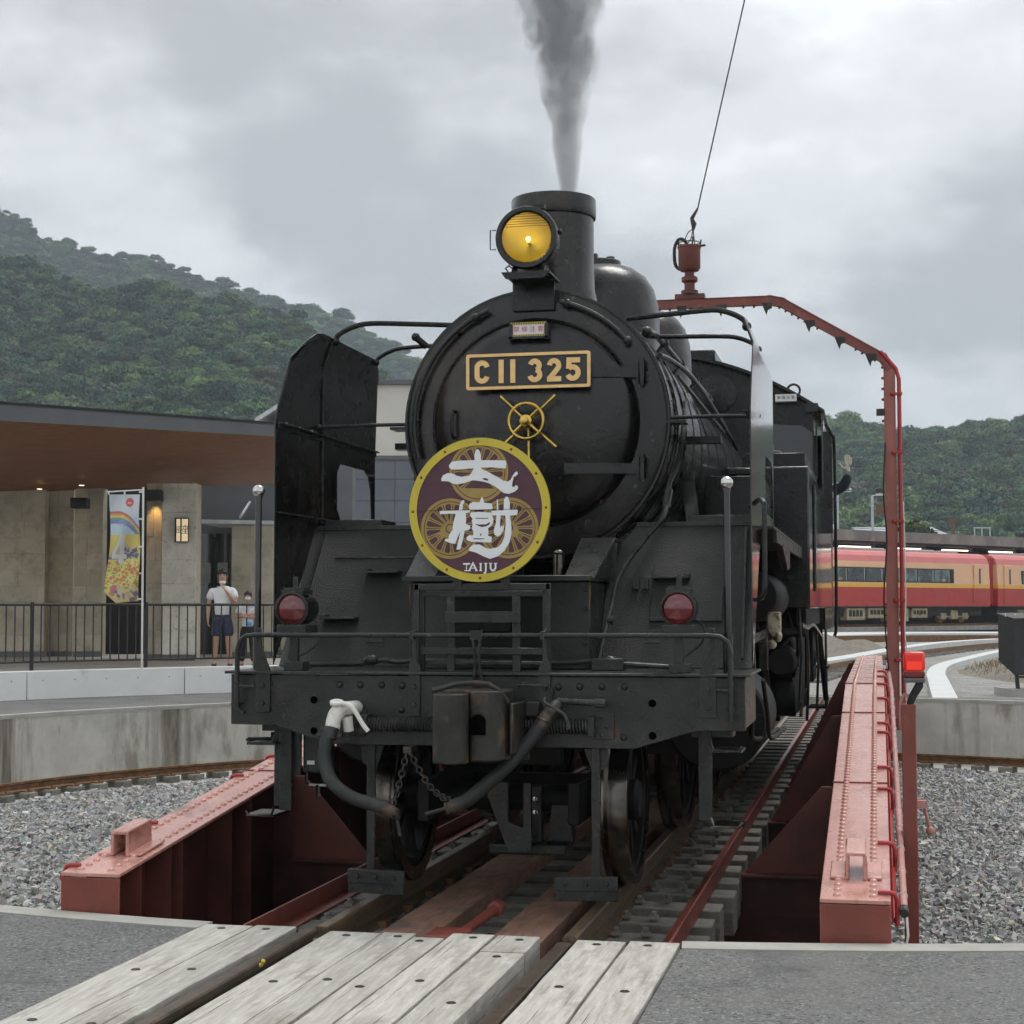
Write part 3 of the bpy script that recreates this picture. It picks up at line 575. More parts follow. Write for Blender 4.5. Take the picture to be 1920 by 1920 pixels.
hp = smoothp([(-.70, -.11, .966), (-.64, -.11, .968), (-.60, -.11, .955), (-.57, -.11, .92), (-.535, -.11, .865), (-.51, -.11, .835)], 4); mb.tube(hp, .0115, 8); part(mb, 'cock_handle', whitep, HO)
mb = MB(); mb.tube(smoothp([(.355, -.10, .90), (.30, -.13, .82), (.20, -.17, .70), (.09, -.20, .60), (.02, -.21, .54), (-.035, -.22, .51)]), .033, 12); H2 = part(mb, 'brake_hose', rubber)
mb = MB(); mb.tube([(.40, -.03, .97), (.37, -.08, .93), (.352, -.10, .895), (.335, -.11, .865)], [.03, .034, .037, .037], 12); mb.torus((.352, -.10, .895), (.4, .2, 1), .036, .006, 14, 6); part(mb, 'hose_fitting', couplm, H2)
mb = MB(); mb.tube(smoothp([(.355, -.10, 1.0), (.36, -.12, .98), (.41, -.13, .955), (.455, -.12, .92), (.47, -.12, .86)], 4), .0085, 6); part(mb, 'cock_handle', panelk, H2)
for o_, p, q in ((HO, (-.39, -.22, .487), (-.33, -.24, .46)), (H2, (-.035, -.22, .51), (-.085, -.24, .495))):
    mb = MB(); mb.ball(p, .036, 12, 8, (1, .8, 1)); mb.tube([p, q], [.034, .026], 10); mb.torus(q, (1, .2, .3), .022, .010, 12, 6); mb.tube([q, (q[0] - .1 if o_ is H2 else q[0] + .02, q[1] - .01, q[2] - .03 if o_ is H2 else q[2] - .1)], .009, 6); part(mb, 'hose_coupling', couplm, o_, 50)
# chains
def chain(a, b, sag, n):
    mb = MB(); a, b = Vector(a), Vector(b)
    for i in range(n):
        t = (i + .5) / n; p = a.lerp(b, t) - Vector((0, 0, sag * math.sin(PI * t))); d = (b - a).normalized()
        q = d.orthogonal().normalized(); q.rotate(Matrix.Rotation(PI / 2 * (i % 2) + .5, 3, d)); L = (b - a).length / n * .72; e = d.cross(q)
        mb.tube([p + d * (L * math.cos(2 * PI * k / 10)) + e * (.013 * math.sin(2 * PI * k / 10)) for k in range(10)], .0042, 5, closed=True)
    return mb
part(chain((-.335, -.05, .735), (-.36, -.2, .50), .02, 10), 'hanging_chain', couplm); part(chain((-.32, -.05, .735), (-.06, -.22, .52), .05, 15), 'hanging_chain', couplm)
mb = MB(); mb.box(-.35, -.31, -.06, .06, .73, .76); part(mb, 'chain_hook', couplm)

# rail guards hanging in front of the wheels
for s in (-1, 1):
    mb = MB(); mb.box(s * .540, s * .582, .10, .122, .10, .76); mb.xz([(s * .50, .75), (s * .62, .75), (s * .61, .66), (s * .545, .62)], .122, .135); GU = part(mb, 'rail_guard', panelk, bev=.003)
    mb = MB(); d = .05 * s
    x0, x1 = s * .372, s * .668; y0, y1 = .035, .075
    mb.hexa([(x0, y0, .035), (x1, y1, .035), (x1, y1 + .022, .035), (x0, y0 + .022, .035), (x0, y0, .15), (x1, y1, .15), (x1, y1 + .022, .15), (x0, y0 + .022, .15)]); PL = part(mb, 'guard_plate', panelk, GU, bev=.003)
    mb = MB(); mb.hexa([(x0, y0 - .008, .085), (x1, y1 - .008, .085), (x1, y1, .085), (x0, y0, .085), (x0, y0 - .008, .148), (x1, y1 - .008, .148), (x1, y1, .148), (x0, y0, .148)]); part(mb, 'clamp_bar', panelk, GU, bev=.002)
    for k in (.17, .5, .83):
        mb = MB(); mb.lathe([(0, .014), (.010, .012), (.013, 0)], (x0 + (x1 - x0) * k, y0 + (y1 - y0) * k - .008, .118), (0, -1, 0), 6); part(mb, 'bolt', couplm, GU)
# steps at the front corners
for s in (-1, 1):
    mb = MB(); mb.box(s * 1.035, s * 1.10, .27, .30, .40, .85); mb.box(s * 1.0, s * 1.2, .28, .45, .80, .846); ST = part(mb, 'front_steps', panelk, bev=.003)
    for z, x1 in ((.375, 1.25), (.735, 1.25)):
        mb = MB(); mb.box(s * 1.10, s * x1, .20, .42, z, z + .012); mb.tube([(s * 1.10, .20, z + .05), (s * 1.115, .198, z + .012), (s * x1 - s * .02, .198, z + .008), (s * x1, .198, z + .03)], .008, 6); part(mb, 'step_tread', steel if z < .5 else panelk, ST)
mb = MB(); mb.box(-1.14, -1.0, .305, .33, .58, .846); mb.xz([(-1.14, .42), (-1.075, .42), (-1.075, .58), (-1.14, .58)], .305, .33); part(mb, 'step_plate', panelk)
mb = MB(); mb.cyl((-1.10, .36, .752), (-1.305, .36, .748), .013, 8); mb.box(-1.17, -1.10, .33, .40, .725, .79); part(mb, 'side_peg', darkm)
mb = MB(); mb.box(-1.0, -.87, .34, .48, .585, .80); BX = part(mb, 'sensor_box', panelk, bev=.01, seg=2)
mb = MB(); mb.box(-.975, -.935, .336, .34, .628, .648); part(mb, 'white_label', whitep, BX)
mb = MB(); mb.tube([(-1.0, .40, .60), (-1.0, .40, .53), (-.985, .40, .515), (-.89, .40, .515), (-.875, .40, .53), (-.875, .40, .60)], .009, 6); mb.cyl((-.937, .40, .52), (-.937, .40, .46), .012, 6); part(mb, 'hanger', steel, BX)

# leading truck: wheels with tyre, flange and spokes
def wheel(name, xi, yc, R, s, tyre=.055, spokes=10, bal=False):
    o = (s * xi, yc, R); ax = (s, 0, 0)
    mb = MB(); mb.lathe([(R - tyre, .004), (R - tyre, .128), (R - .004, .13), (R, .122), (R + .002, .034), (R + .012, .026), (R + .027, .016), (R + .027, .006), (R + .018, 0), (R - tyre, .004)], o, ax, 48); W = part(mb, name, steel, sm=35)
    mb = MB(); mb.lathe([(R - tyre - .04, .02), (R - tyre + .002, .02), (R - tyre + .002, .11), (R - tyre - .04, .11), (R - tyre - .04, .02)], o, ax, 36); mb.lathe([(0, .14), (.09, .14), (.105, .12), (.105, -.02), (0, -.02)], o, ax, 20)
    for k in range(spokes):
        a = 2 * PI * k / spokes; d = Vector((0, math.cos(a), math.sin(a))); mb.bar(Vector(o) + Vector((s * .065, 0, 0)) + d * .08, Vector(o) + Vector((s * .065, 0, 0)) + d * (R - tyre - .02), .05, .04, (1, 0, 0))
    part(mb, 'wheel_centre', darkm, W, 35); return W
for s in (-1, 1): wheel('leading_wheel', .53, .86, .43, s)
mb = MB(); mb.cyl((-.53, .86, .43), (.53, .86, .43), .07, 16); part(mb, 'leading_axle', darkm)
mb = MB(); mb.box(-.42, -.36, .45, 2.2, .34, .55); mb.box(.36, .42, .45, 2.2, .34, .55); mb.box(-.42, .42, 1.42, 1.48, .38, .5); mb.box(-.30, .30, .62, .68, .62, .74); PT = part(mb, 'truck_frame', darkm, bev=.006)
mb = MB(); mb.xz([(-.10, .53), (.02, .53), (.02, .33), (.10, .30), (.10, .53), (.14, .53), (.14, .18), (.02, .18), (-.09, .46)], .60, .64); part(mb, 'truck_bracket', panelk, PT, 0, .003)
mb = MB(); mb.box(-.11, .30, .72, .92, .145, .20); mb.box(.10, .16, .78, .86, .20, .50); mb.xz([(.18, .20), (.33, .20), (.30, .44), (.22, .46)], .80, .90); FL = part(mb, 'ground_sensor', panelk, PT, 0, .012, 2)
for z in (.36, .43):
    mb = MB(); mb.lathe([(0, .02), (.014, .018), (.018, 0)], (.13, .78, z), (0, -1, 0), 6); part(mb, 'bolt', chrome, FL)
# main frame, drivers, trailing truck
mb = MB()
for s in (-1, 1): mb.yz([(.12, .76), (.12, 1.10), (11.5, 1.25), (11.5, .75), (2.2, .62), (1.5, .95), (.5, .95)], s * .44, s * .47)
mb.box(-.44, .44, .3, 1.2, .96, 1.0); part(mb, 'main_frame', darkm, sm=0)
for yc in (3.2, 5.1, 7.0):
    for s in (-1, 1): wheel('driving_wheel', .53, yc, .76, s, .065, 14)
    mb = MB(); mb.cyl((-.53, yc, .76), (.53, yc, .76), .09, 16); part(mb, 'driving_axle', darkm)
for yc in (9.0, 10.7):
    for s in (-1, 1): wheel('trailing_wheel', .53, yc, .43, s)
    mb = MB(); mb.cyl((-.53, yc, .43), (.53, yc, .43), .07, 16); part(mb, 'trailing_axle', darkm)
for s in (-1, 1):
    mb = MB(); o = (s * 1.0, 1.55, .80); mb.lathe([(0, -.02), (.10, -.02), (.11, .0), (.27, .0), (.285, .02), (.285, .85), (.27, .87), (0, .87)], o, (0, 1, 0), 32); mb.box(s * .5, s * 1.02, 1.6, 2.35, .6, 1.15); CY = part(mb, 'cylinder', darkm, sm=35)
    mb = MB(); mb.lathe([(0, -.04), (.06, -.04), (.12, 0), (.135, .02), (.135, 1.0), (0, 1.02)], (s * .98, 1.5, 1.25), (0, 1, 0), 24); mb.box(s * .85, s * 1.1, 1.6, 2.35, 1.0, 1.3); part(mb, 'valve_chest', darkm, CY, 35)
    for z in (.70, .93):
        mb = MB(); mb.box(s * .97, s * 1.05, 2.4, 3.6, z - .02, z + .02); part(mb, 'slide_bar', steel, CY)
    mb = MB(); mb.cyl((s * 1.01, 2.3, .80), (s * 1.01, 3.0, .80), .035, 12); mb.box(s * .93, s * 1.09, 2.9, 3.15, .68, .95); part(mb, 'crosshead', steel, CY, bev=.01)
    mb = MB(); mb.bar((s * 1.0, 3.05, .80), (s * 1.0, 5.1, .52), .05, .11); mb.bar((s * .86, 3.2, .52), (s * .86, 7.0, .52), .05, .10)
    for yy in (3.2, 5.1, 7.0): mb.cyl((s * .66, yy, .52), (s * 1.04, yy, .52), .085, 16)
    part(mb, 'coupling_rods', steel, LO, 35, .004)
    mb = MB(); mb.bar((s * 1.08, 5.1, .60), (s * 1.08, 4.2, 1.2), .04, .07); mb.bar((s * 1.1, 4.2, 1.25), (s * 1.1, 2.6, 1.22), .04, .06); mb.yz([(4.12, .98), (4.28, .98), (4.32, 1.2), (4.28, 1.45), (4.12, 1.45), (4.16, 1.2)], s * 1.06, s * 1.12); mb.bar((s * 1.12, 3.05, .75), (s * 1.12, 2.62, 1.28), .03, .05); part(mb, 'valve_gear', steel, LO, 35, .003)
    mb = MB(); mb.box(s * 1.02, s * 1.12, 4.0, 4.4, 1.35, 1.62); part(mb, 'gear_bracket', darkm)
mb = MB(); mb.box(1.22, 1.30, 2.62, 2.75, 1.27, 1.40); LU = part(mb, 'oil_box', M('cream_paint', (.40, .385, .26), .45, var=.2, dirt=(.07, .06, .035), dpos=(.45, .62), dscale=16), bev=.008)
mb = MB(); mb.cyl((1.27, 2.60, 1.28), (1.27, 2.56, 1.28), .03, 10); mb.ball((1.29, 2.58, 1.25), .035, 8, 6, (.7, 1, 1)); mb.ball((1.25, 2.58, 1.20), .03, 8, 6); part(mb, 'oil_feed', MATS['cream_paint'], LU)
# pipes and brake gear under the right running plate
mb = MB(); mb.tube(smoothp([(1.24, .75, 1.02), (1.26, .78, .92), (1.25, .85, .82), (1.235, 1.1, .74), (1.25, 1.6, .70), (1.28, 2.6, .68)]), .014, 8); mb.tube(smoothp([(1.30, 1.0, 1.05), (1.31, 1.2, .85), (1.30, 1.6, .70), (1.3, 3.0, .66)]), .012, 8); part(mb, 'drain_pipes', darkm)

treadk = M('tread_plate', (.034, .036, .0345), .42, var=.3, scale=5, spec=.42, dirt=[((.052, .051, .046), (.5, .78), 2.6, (1, 1, .5)), ((.085, .084, .078), (.62, .72), 60, (1, 1, 1)), ((.07, .045, .03), (.70, .78), 8, (1, 1, .3))], bump=.75, bscale=120)
# ash pan, trailing truck frame and brake rigging fill the space below tank and cab
for s in (-1, 1):
    mb = MB(); mb.yz([(5.6, .95), (5.9, .55), (8.2, .5), (8.25, 1.38), (5.6, 1.38)], s * .55, s * 1.22); part(mb, 'ash_pan', darkm, sm=0, bev=.01)
    mb = MB(); mb.box(s * .70, s * 1.05, 8.35, 11.4, .48, .72); mb.box(s * .7, s * 1.28, 8.4, 9.15, .72, 1.21); mb.box(s * .7, s * 1.2, 9.8, 10.5, .72, 1.21); part(mb, 'truck_side', darkm, sm=0, bev=.01)
    for k, (y, z, r) in enumerate(((4.95, 1.02, .12), (5.35, 1.12, .09), (8.5, .95, .14))):
        mb = MB(); mb.lathe([(0, -.01), (r * .8, -.01), (r, .02), (r, .34), (r * .8, .37), (0, .37)], (s * 1.17, y, z), (0, 1, 0), 20); mb.tube(smoothp([(s * 1.17, y + .1, z + r), (s * 1.24, y + .15, z + r + .1), (s * 1.2, y + .2, 1.42)], 4), .018, 8); part(mb, 'brake_cylinder', darkm)
    for y, z0, z1 in ((4.86, .72, 1.42), (5.02, .6, 1.3), (6.1, .5, 1.4), (8.32, .45, 1.3)):
        mb = MB(); mb.tube([(s * 1.31, y, z0), (s * 1.33, y + .02, (z0 + z1) / 2), (s * 1.31, y, z1)], .013, 6); part(mb, 'brake_rod', couplm)
    mb = MB(); mb.tube(smoothp([(s * 1.32, 4.9, 1.30), (s * 1.34, 5.5, 1.27), (s * 1.33, 7.0, 1.28), (s * 1.33, 9.0, 1.15)], 5), .022, 8); part(mb, 'steam_pipe', steel)
# front deck: sloping side sheets, centre casing, headmark stand
for s in (-1, 1):
    mb = MB(); P0 = [(s * .47, .705, 1.118), (s * 1.268, .705, 1.118), (s * 1.268, 1.285, 1.885), (s * .60, 1.285, 1.885), (s * .47, 1.13, 1.68)]
    nrm = Vector((0, .80, -.60)) * .012
    vs_ = P0 + [tuple(Vector(p) + nrm) for p in P0]; mb.add(vs_, [(0, 1, 2, 3, 4), (9, 8, 7, 6, 5)] + [(i, (i + 1) % 5, 5 + (i + 1) % 5, 5 + i) for i in range(5)]); DK = part(mb, 'deck_sheet', treadk, sm=0, bev=.003)
    mb = MB(); mb.box(s * .60, s * 1.252, 1.27, 1.31, 1.875, 1.897); part(mb, 'deck_edge', panelk, DK)
    mb = MB(); mb.bar((s * 1.215, .73, 1.165), (s * 1.20, 1.25, 1.855), .012, .02); part(mb, 'edge_angle', panelk, DK)
    def onp(x, q, off=-.004):         # a point on the sloping sheet, q = 0 bottom .. 1 top
        return Vector((x, .705 + .58 * q, 1.118 + .767 * q)) + Vector((0, -.8, .6)) * (-off)
    # raised hatch and small shelf steps
    if s > 0:
        mb = MB(); c = onp(.91, .50, -.008); mb.obox(c, (1, 0, 0), (0, .603, .798), (0, -.8, .6), .19, .19, .006); part(mb, 'hatch_plate', treadk, DK, bev=.003)
    else:
        mb = MB(); c = onp(-.80, .77, -.003); mb.obox(c, (1, 0, 0), (0, .603, .798), (0, -.8, .6), .30, .004, .003); part(mb, 'sheet_seam', panelk, DK)
    for x, q in (((-.79, .66), (-.975, .33)) if s < 0 else ((.82, .61),)):
        c = onp(x, q); mb = MB(); mb.box(x - .10, x + .10, c.y - .085, c.y + .01, c.z - .006, c.z + .006); mb.box(x + s * .07, x + s * .10, c.y - .09, c.y, c.z, c.z + .02); part(mb, 'shelf_step', panelk, DK, bev=.002)
    if s > 0:
        c = onp(.66, .57); mb = MB(); mb.box(.62, .65, c.y - .05, c.y, c.z - .03, c.z + .03); mb.box(.67, .70, c.y - .05, c.y, c.z - .03, c.z + .03); part(mb, 'hatch_hinge', panelk, DK)
    for x, q in ((s * .75, .17),):
        c = onp(x, q, -.012); mb = MB(); mb.tube([c + Vector((-.045, 0, .02)), c + Vector((-.045, -.015, -.01)), c + Vector((.045, -.015, -.01)), c + Vector((.045, 0, .02))], .005, 6); part(mb, 'sheet_handle', panelk, DK)
mb = MB(); mb.box(-.47, .47, .50, 1.30, 1.115, 1.56); CS = part(mb, 'centre_casing', panelk, bev=.006)
mb = MB(); mb.box(-.49, .49, .40, 1.1, 1.562, 1.59); part(mb, 'casing_lid', panelk, CS, bev=.003)
for s in (-1, 1):
    mb = MB(); mb.hexa([(s * .34, .46, 1.575), (s * .50, .46, 1.575), (s * .50, .9, 1.575), (s * .34, .9, 1.575), (s * .345, .95, 1.80), (s * .53, .95, 1.80), (s * .53, 1.3, 1.80), (s * .345, 1.3, 1.80)]); part(mb, 'saddle_side', panelk, CS, bev=.004)
    mb = MB(); mb.xz([(s * .345, 1.75), (s * .545, 1.77), (s * .53, 1.56), (s * .335, 1.595)], .93, .94); part(mb, 'corner_flap', panelk, CS, 0)
    mb = MB(); mb.tube([(s * .47, .49, 1.56), (s * .472, .485, 1.50), (s * .468, .48, 1.42)], .004, 5); part(mb, 'pin_chain', rust, CS)
    for z in (1.25, 1.42, 1.52):
        mb = MB(); mb.lathe([(0, .012), (.012, .01), (.014, 0)], (s * .445, .50, z), (0, -1, 0), 8); part(mb, 'bolt', couplm, CS)
mb = MB(); mb.box(-.25, .25, .46, .50, 1.15, 1.48); mb.box(-.08, .08, .42, .47, 1.30, 1.46); part(mb, 'casing_door', darkm, CS, bev=.01)
mb = MB()
for x in (-.33, .33): mb.box(x - .012, x + .012, .10, .13, 1.115, 1.545); mb.box(x * .935 - .01, x * .935 + .01, .13, .16, 1.115, 1.52)
mb.box(-.345, .345, .10, .13, 1.515, 1.545); mb.box(-.31, .31, .135, .16, 1.485, 1.51)
mb.box(-.31, .31, .115, .135, 1.20, 1.232); mb.box(-.19, .19, .115, .14, 1.355, 1.41); mb.box(-.34, .34, .15, .17, 1.15, 1.165)
for x in (-.165, .165): mb.box(x - .02, x + .02, .14, .16, 1.115, 1.52)
HS = part(mb, 'headmark_stand', panelk, bev=.002)
for x in (-.12, .12):
    mb = MB(); mb.box(x - .02, x + .02, .09, .12, 1.53, 1.62); part(mb, 'stand_bracket', panelk, HS)
mb = MB(); mb.cyl((.29, .6, 1.59), (.29, .6, 1.70), .028, 12); mb.ball((.29, .6, 1.71), .03, 10, 6, (1, 1, .6)); part(mb, 'oil_cup', steel)
mb = MB(); mb.tube(smoothp([(-1.0, .45, 1.135), (-.75, .42, 1.14), (-.6, .42, 1.16), (-.52, .43, 1.15), (-.35, .44, 1.16), (.3, .44, 1.15), (.55, .42, 1.165), (.62, .4, 1.15), (.95, .42, 1.13)]), .013, 8)
for x in (-.66, .58): mb.ball((x, .42, 1.16), .032, 10, 6, (1.5, 1, .9))
part(mb, 'deck_pipe', panelk)
mb = MB(); mb.box(.50, .66, .36, .46, 1.117, 1.175); part(mb, 'pipe_box', panelk, bev=.004)
mb = MB(); mb.tube(smoothp([(.505, .50, 1.12), (.52, .6, 1.27), (.535, .75, 1.42), (.56, .9, 1.60), (.66, 1.12, 1.79), (.74, 1.22, 1.90), (.76, 1.36, 2.02), (.765, 1.42, 2.12), (.80, 1.50, 2.22), (.82, 1.6, 2.40), (.815, 1.8, 2.62)], 5), .014, 8); mb.cyl((.755, 1.33, 1.98), (.765, 1.40, 2.08), .022, 8); mb.cyl((.525, .68, 1.36), (.56, .68, 1.36), .02, 8); part(mb, 'sand_pipe', panelk)

# tail lamps on stems
for s in (-1, 1):
    x = s * .966; mb = MB(); mb.lathe([(0, .20), (.075, .20), (.08, .17), (.08, .012), (.088, .008), (.088, -.006), (.076, -.008), (.074, .004)], (x, .068, 1.423), (0, 1, 0), 28); TL = part(mb, 'tail_lamp', black)
    mb = MB(); mb.lathe([(0, -.020), (.03, -.017), (.055, -.009), (.0755, .003)], (x, .068, 1.423), (0, 1, 0), 28); part(mb, 'red_lens', redlens, TL, 60)
    mb = MB(); mb.box(x - .055, x + .055, .07, .22, 1.495, 1.512); mb.box(x - .062, x + .062, .075, .215, 1.513, 1.520); mb.box(x - .05, x + .05, .09, .2, 1.521, 1.530); mb.box(x - .012, x + .012, .12, .132, 1.53, 1.585); part(mb, 'lamp_cap', panelk, TL, 30)
    mb = MB(); mb.box(x - .022, x + .022, .10, .13, 1.115, 1.36); mb.box(x - .075, x + .075, .06, .25, 1.30, 1.345); mb.box(x - .05, x + .05, .09, .20, 1.116, 1.16); part(mb, 'lamp_stem', panelk, TL, 30, .003)
    mb = MB(); mb.tube(smoothp([(x + .07, .2, 1.37), (x + .11, .2, 1.33), (x + .10, .2, 1.26), (x + .03, .2, 1.20), (x - .02, .17, 1.17), (x + .06, .2, 1.125)], 4), .005, 5); part(mb, 'lamp_cable', rubber, TL)
# marker poles with balls
for s in (-1, 1):
    x = s * 1.19; mb = MB(); mb.cyl((x, .187, 1.11), (x, .187, 2.0), .0165, 12); mb.cyl((x, .187, 1.115), (x, .187, 1.30), .024, 12); mb.cyl((x, .187, 1.985), (x, .187, 2.0), .02, 12); PO = part(mb, 'marker_pole', gloss)
    mb = MB(); mb.ball((x, .187, 2.025), .032, 20, 14); part(mb, 'pole_ball', chrome, PO, 80)

# smoke deflectors
for s in (-1, 1):
    lean = lambda z: 1.277 - max(0, z - 2.82) * .36
    fx = lambda u, v, t: (s * (lean(v) - t), u, v)
    outer = [(.64, 1.125), (.64, 2.44), (.70, 2.555), (.78, 2.68), (.88, 2.82), (2.47, 2.82), (2.47, 1.885), (1.30, 1.885)]
    hole = [(1.76, 1.96), (1.70, 2.02), (1.70, 2.24), (1.76, 2.295), (2.24, 2.295), (2.33, 2.26), (2.38, 2.18), (2.405, 1.96)]
    mb = MB(); mb.poly(outer, 0, .006, fx, [hole]); mb.poly([(.88, 2.82), (1.02, 2.93), (1.14, 2.99), (1.24, 3.005), (2.27, 3.003), (2.40, 2.95), (2.47, 2.88), (2.47, 2.82)], 0, .006, fx)
    DF = part(mb, 'smoke_deflector', gloss, sm=25); 
    # inner faces are duller paint: a thin lining sheet set just inside
    mb = MB(); mb.poly([(.655, 1.16), (.655, 2.43), (.89, 2.80), (1.05, 2.93), (1.24, 2.99), (2.27, 2.99), (2.455, 2.87), (2.455, 2.31), (2.42, 2.31), (1.69, 2.31), (1.685, 1.95), (1.36, 1.90)], .0065, .009, fx); part(mb, 'inner_sheet', boilerk, DF, 25)
    mb = MB(); xi = s * 1.262; mb.box(xi - s * .025, xi, .66, 2.46, 2.425, 2.433); mb.box(xi - s * .004, xi, .66, 2.46, 2.40, 2.425); part(mb, 'stiffening_angle', panelk, DF)
    mb = MB(); mb.box(xi - s * .02, xi, .66, 1.60, 1.94, 1.947); part(mb, 'stiffening_angle', panelk, DF)
    mb = MB(); mb.tube([(s * lean(z) - s * .015, 1.40, z) for z in (1.95, 2.4, 2.82, 2.98)], .007, 6); part(mb, 'stiffening_rib', panelk, DF)
    for y in np.arange(.75, 2.45, .21):
        mb = MB(); mb.lathe([(0, .006), (.008, .004), (.009, 0)], (xi - s * .012, y, 2.434), (0, 0, 1), 6); part(mb, 'stud', chrome, DF)
    # stays to the smokebox
    for P, r_ in (([(1.20, 1.44, 2.99), (1.18, 1.44, 3.03), (1.10, 1.46, 3.075), (1.0, 1.5, 3.10), (.75, 1.58, 3.10), (.50, 1.62, 3.09)], .016), ([(1.205, 2.27, 2.985), (1.18, 2.27, 3.02), (1.08, 2.25, 3.06), (.95, 2.2, 3.065), (.60, 2.1, 3.06), (.45, 2.05, 3.08)], .014), ([(1.262, 1.33, 2.475), (1.0, 1.38, 2.485), (.74, 1.44, 2.49)], .011)):
        mb = MB(); mb.tube(smoothp([(s * a, b, c) for a, b, c in P], 4), r_, 8); a, b, c = P[0]; mb.ball((s * a, b, c), r_ * 1.7, 8, 6); part(mb, 'deflector_stay', black, DF)
# bent grab tube at the foot of the right deflector
mb = MB(); mb.tube(smoothp([(1.29, .62, 1.95), (1.32, .55, 1.965), (1.345, .50, 1.95), (1.35, .48, 1.90), (1.35, .47, 1.60), (1.345, .47, 1.50), (1.32, .5, 1.47), (1.29, .6, 1.465)], 4), .013, 8); part(mb, 'grab_tube', black)

# smokebox, door, chimney
mb = MB(); mb.lathe([(.70, 1.43), (RS - .02, 1.425), (RS, 1.44), (RS, 3.05), (.70, 3.06)], (0, 0, ZC), (0, 1, 0), 72); SB = part(mb, 'smokebox', boilerk, sm=35)
mb = MB(); mb.lathe([(.560, 1.425), (.74, 1.415), (.752, 1.42), (.755, 1.432), (.758, 1.424), (RS - .004, 1.424)], (0, 0, ZC), (0, 1, 0), 72); part(mb, 'front_ring', boilerk, SB, 35)
dp = [(0, 1.300), (.10, 1.302), (.22, 1.310), (.34, 1.323), (.44, 1.340), (.515, 1.358), (.555, 1.374), (.575, 1.39), (.582, 1.405), (.582, 1.43)]
mb = MB(); mb.lathe(dp, (0, 0, ZC), (0, 1, 0), 72); DO = part(mb, 'smokebox_door', boilerk, SB, 50)
mb = MB(); mb.torus((0, 1.418, ZC), (0, 1, 0), .592, .010, 72, 6); part(mb, 'door_seal', boilerk, SB, 60)
mb = MB()
for a in np.arange(0, 360, 9): mb.lathe([(0, .006), (.007, .005), (.009, 0)], ((RS) * math.cos(rad(a)), 1.55, ZC + RS * math.sin(rad(a))), (math.cos(rad(a)), 0, math.sin(rad(a))), 6)
o = part(mb, 'ring_rivets', boilerk, SB, 60); o['kind'] = 'stuff'
def doory(r): return np.interp(r, [p[0] for p in dp], [p[1] for p in dp])
for z, xs in ((2.748, .33), (2.205, .187)):          # hinge straps follow the dished door
    mb = MB(); X = np.linspace(xs, .60, 9); pv = []
    for x in X:
        r = math.hypot(x, z - ZC); pv.append((x, min(doory(min(r, .58)) - .004, 1.40)))
    pts = [(x, y - .012) for x, y in pv] + [(x, y + .02) for x, y in reversed(pv)]; mb.xy(pts, z - .03, z + .03); HG = part(mb, 'door_hinge', boilerk, DO, 30, .003)
    mb = MB(); mb.cyl((.622, 1.375, z - .06), (.622, 1.375, z + .06), .022, 12); mb.cyl((.622, 1.375, z - .078), (.622, 1.375, z + .078), .012, 8); mb.box(.59, .65, 1.385, 1.43, z - .055, z - .015); mb.box(.59, .65, 1.385, 1.43, z + .015, z + .055); part(mb, 'hinge_pin', boilerk, HG)
mb = MB(); mb.tube(smoothp([(-.45, 1.345, 2.545), (-.455, 1.31, 2.54), (-.46, 1.305, 2.47), (-.455, 1.31, 2.40), (-.45, 1.345, 2.395)], 4), .010, 8); part(mb, 'door_handle', black, DO)
for a0, a1 in ((112, 196), (77, 38)):                # pipe handrails round the ring
    P = [(.70 * math.cos(rad(a)), 1.375, ZC + .70 * math.sin(rad(a))) for a in np.linspace(a0, a1, 24)]; mb = MB(); mb.tube(P, .0145, 8)
    for k in (2, 22 if a0 < 100 else 2): mb.ball(P[k], .025, 10, 6)
    for k in (5, 18): mb.cyl(P[k], (P[k][0], 1.425, P[k][2]), .009, 6)
    part(mb, 'ring_handrail', panelk, SB, 60)
# brass locking wheel
mb = MB(); yc = 1.17; mb.torus((0, yc, 2.462), (0, 1, 0), .098, .0105, 40, 10); LW = part(mb, 'locking_wheel', brass, DO, 60)
mb = MB(); mb.lathe([(0, -.055), (.018, -.052), (.02, -.02), (.034, -.015), (.036, .03), (.018, .04), (.016, .14)], (0, yc, 2.462), (0, 1, 0), 20); part(mb, 'wheel_hub', brass, LW)
for a in (43, 137, 222, 318):
    d = (math.cos(rad(a)), math.sin(rad(a))); mb = MB(); mb.tube([(d[0] * r, yc + q, 2.462 + d[1] * r) for r, q in ((.02, 0), (.098, 0))], .0095, 8); mb.tube([(d[0] * r, yc + .05, 2.462 + d[1] * r) for r in (.03, .215)], [.008, .0105], 8); part(mb, 'wheel_handle', brass, LW, 60)
mb = MB(); mb.tube([(0, yc + .06, 2.44), (.004, yc + .06, 2.24)], [.007, .010], 8); part(mb, 'wheel_handle', brass, LW, 60)

# stroke lettering -------------------------------------------------------------
def stroke(mb, pts, wd, f, lo, hi, round_=True):
    P = [Vector((p[0], p[1])) for p in pts]; n = len(P); Lf, Rt = [], []
    for i in range(n):
        a = P[i] - P[i - 1] if i else P[1] - P[0]; b = P[i + 1] - P[i] if i < n - 1 else a
        a.normalize(); b.normalize(); t = (a + b).normalized(); nn = Vector((-t.y, t.x)); k = wd / 2 / max(.5, math.sqrt((1 + a.dot(b)) / 2)); Lf.append(P[i] + nn * k); Rt.append(P[i] - nn * k)
    mb.poly([tuple(p) for p in Lf] + [tuple(p) for p in reversed(Rt)], lo, hi, f)
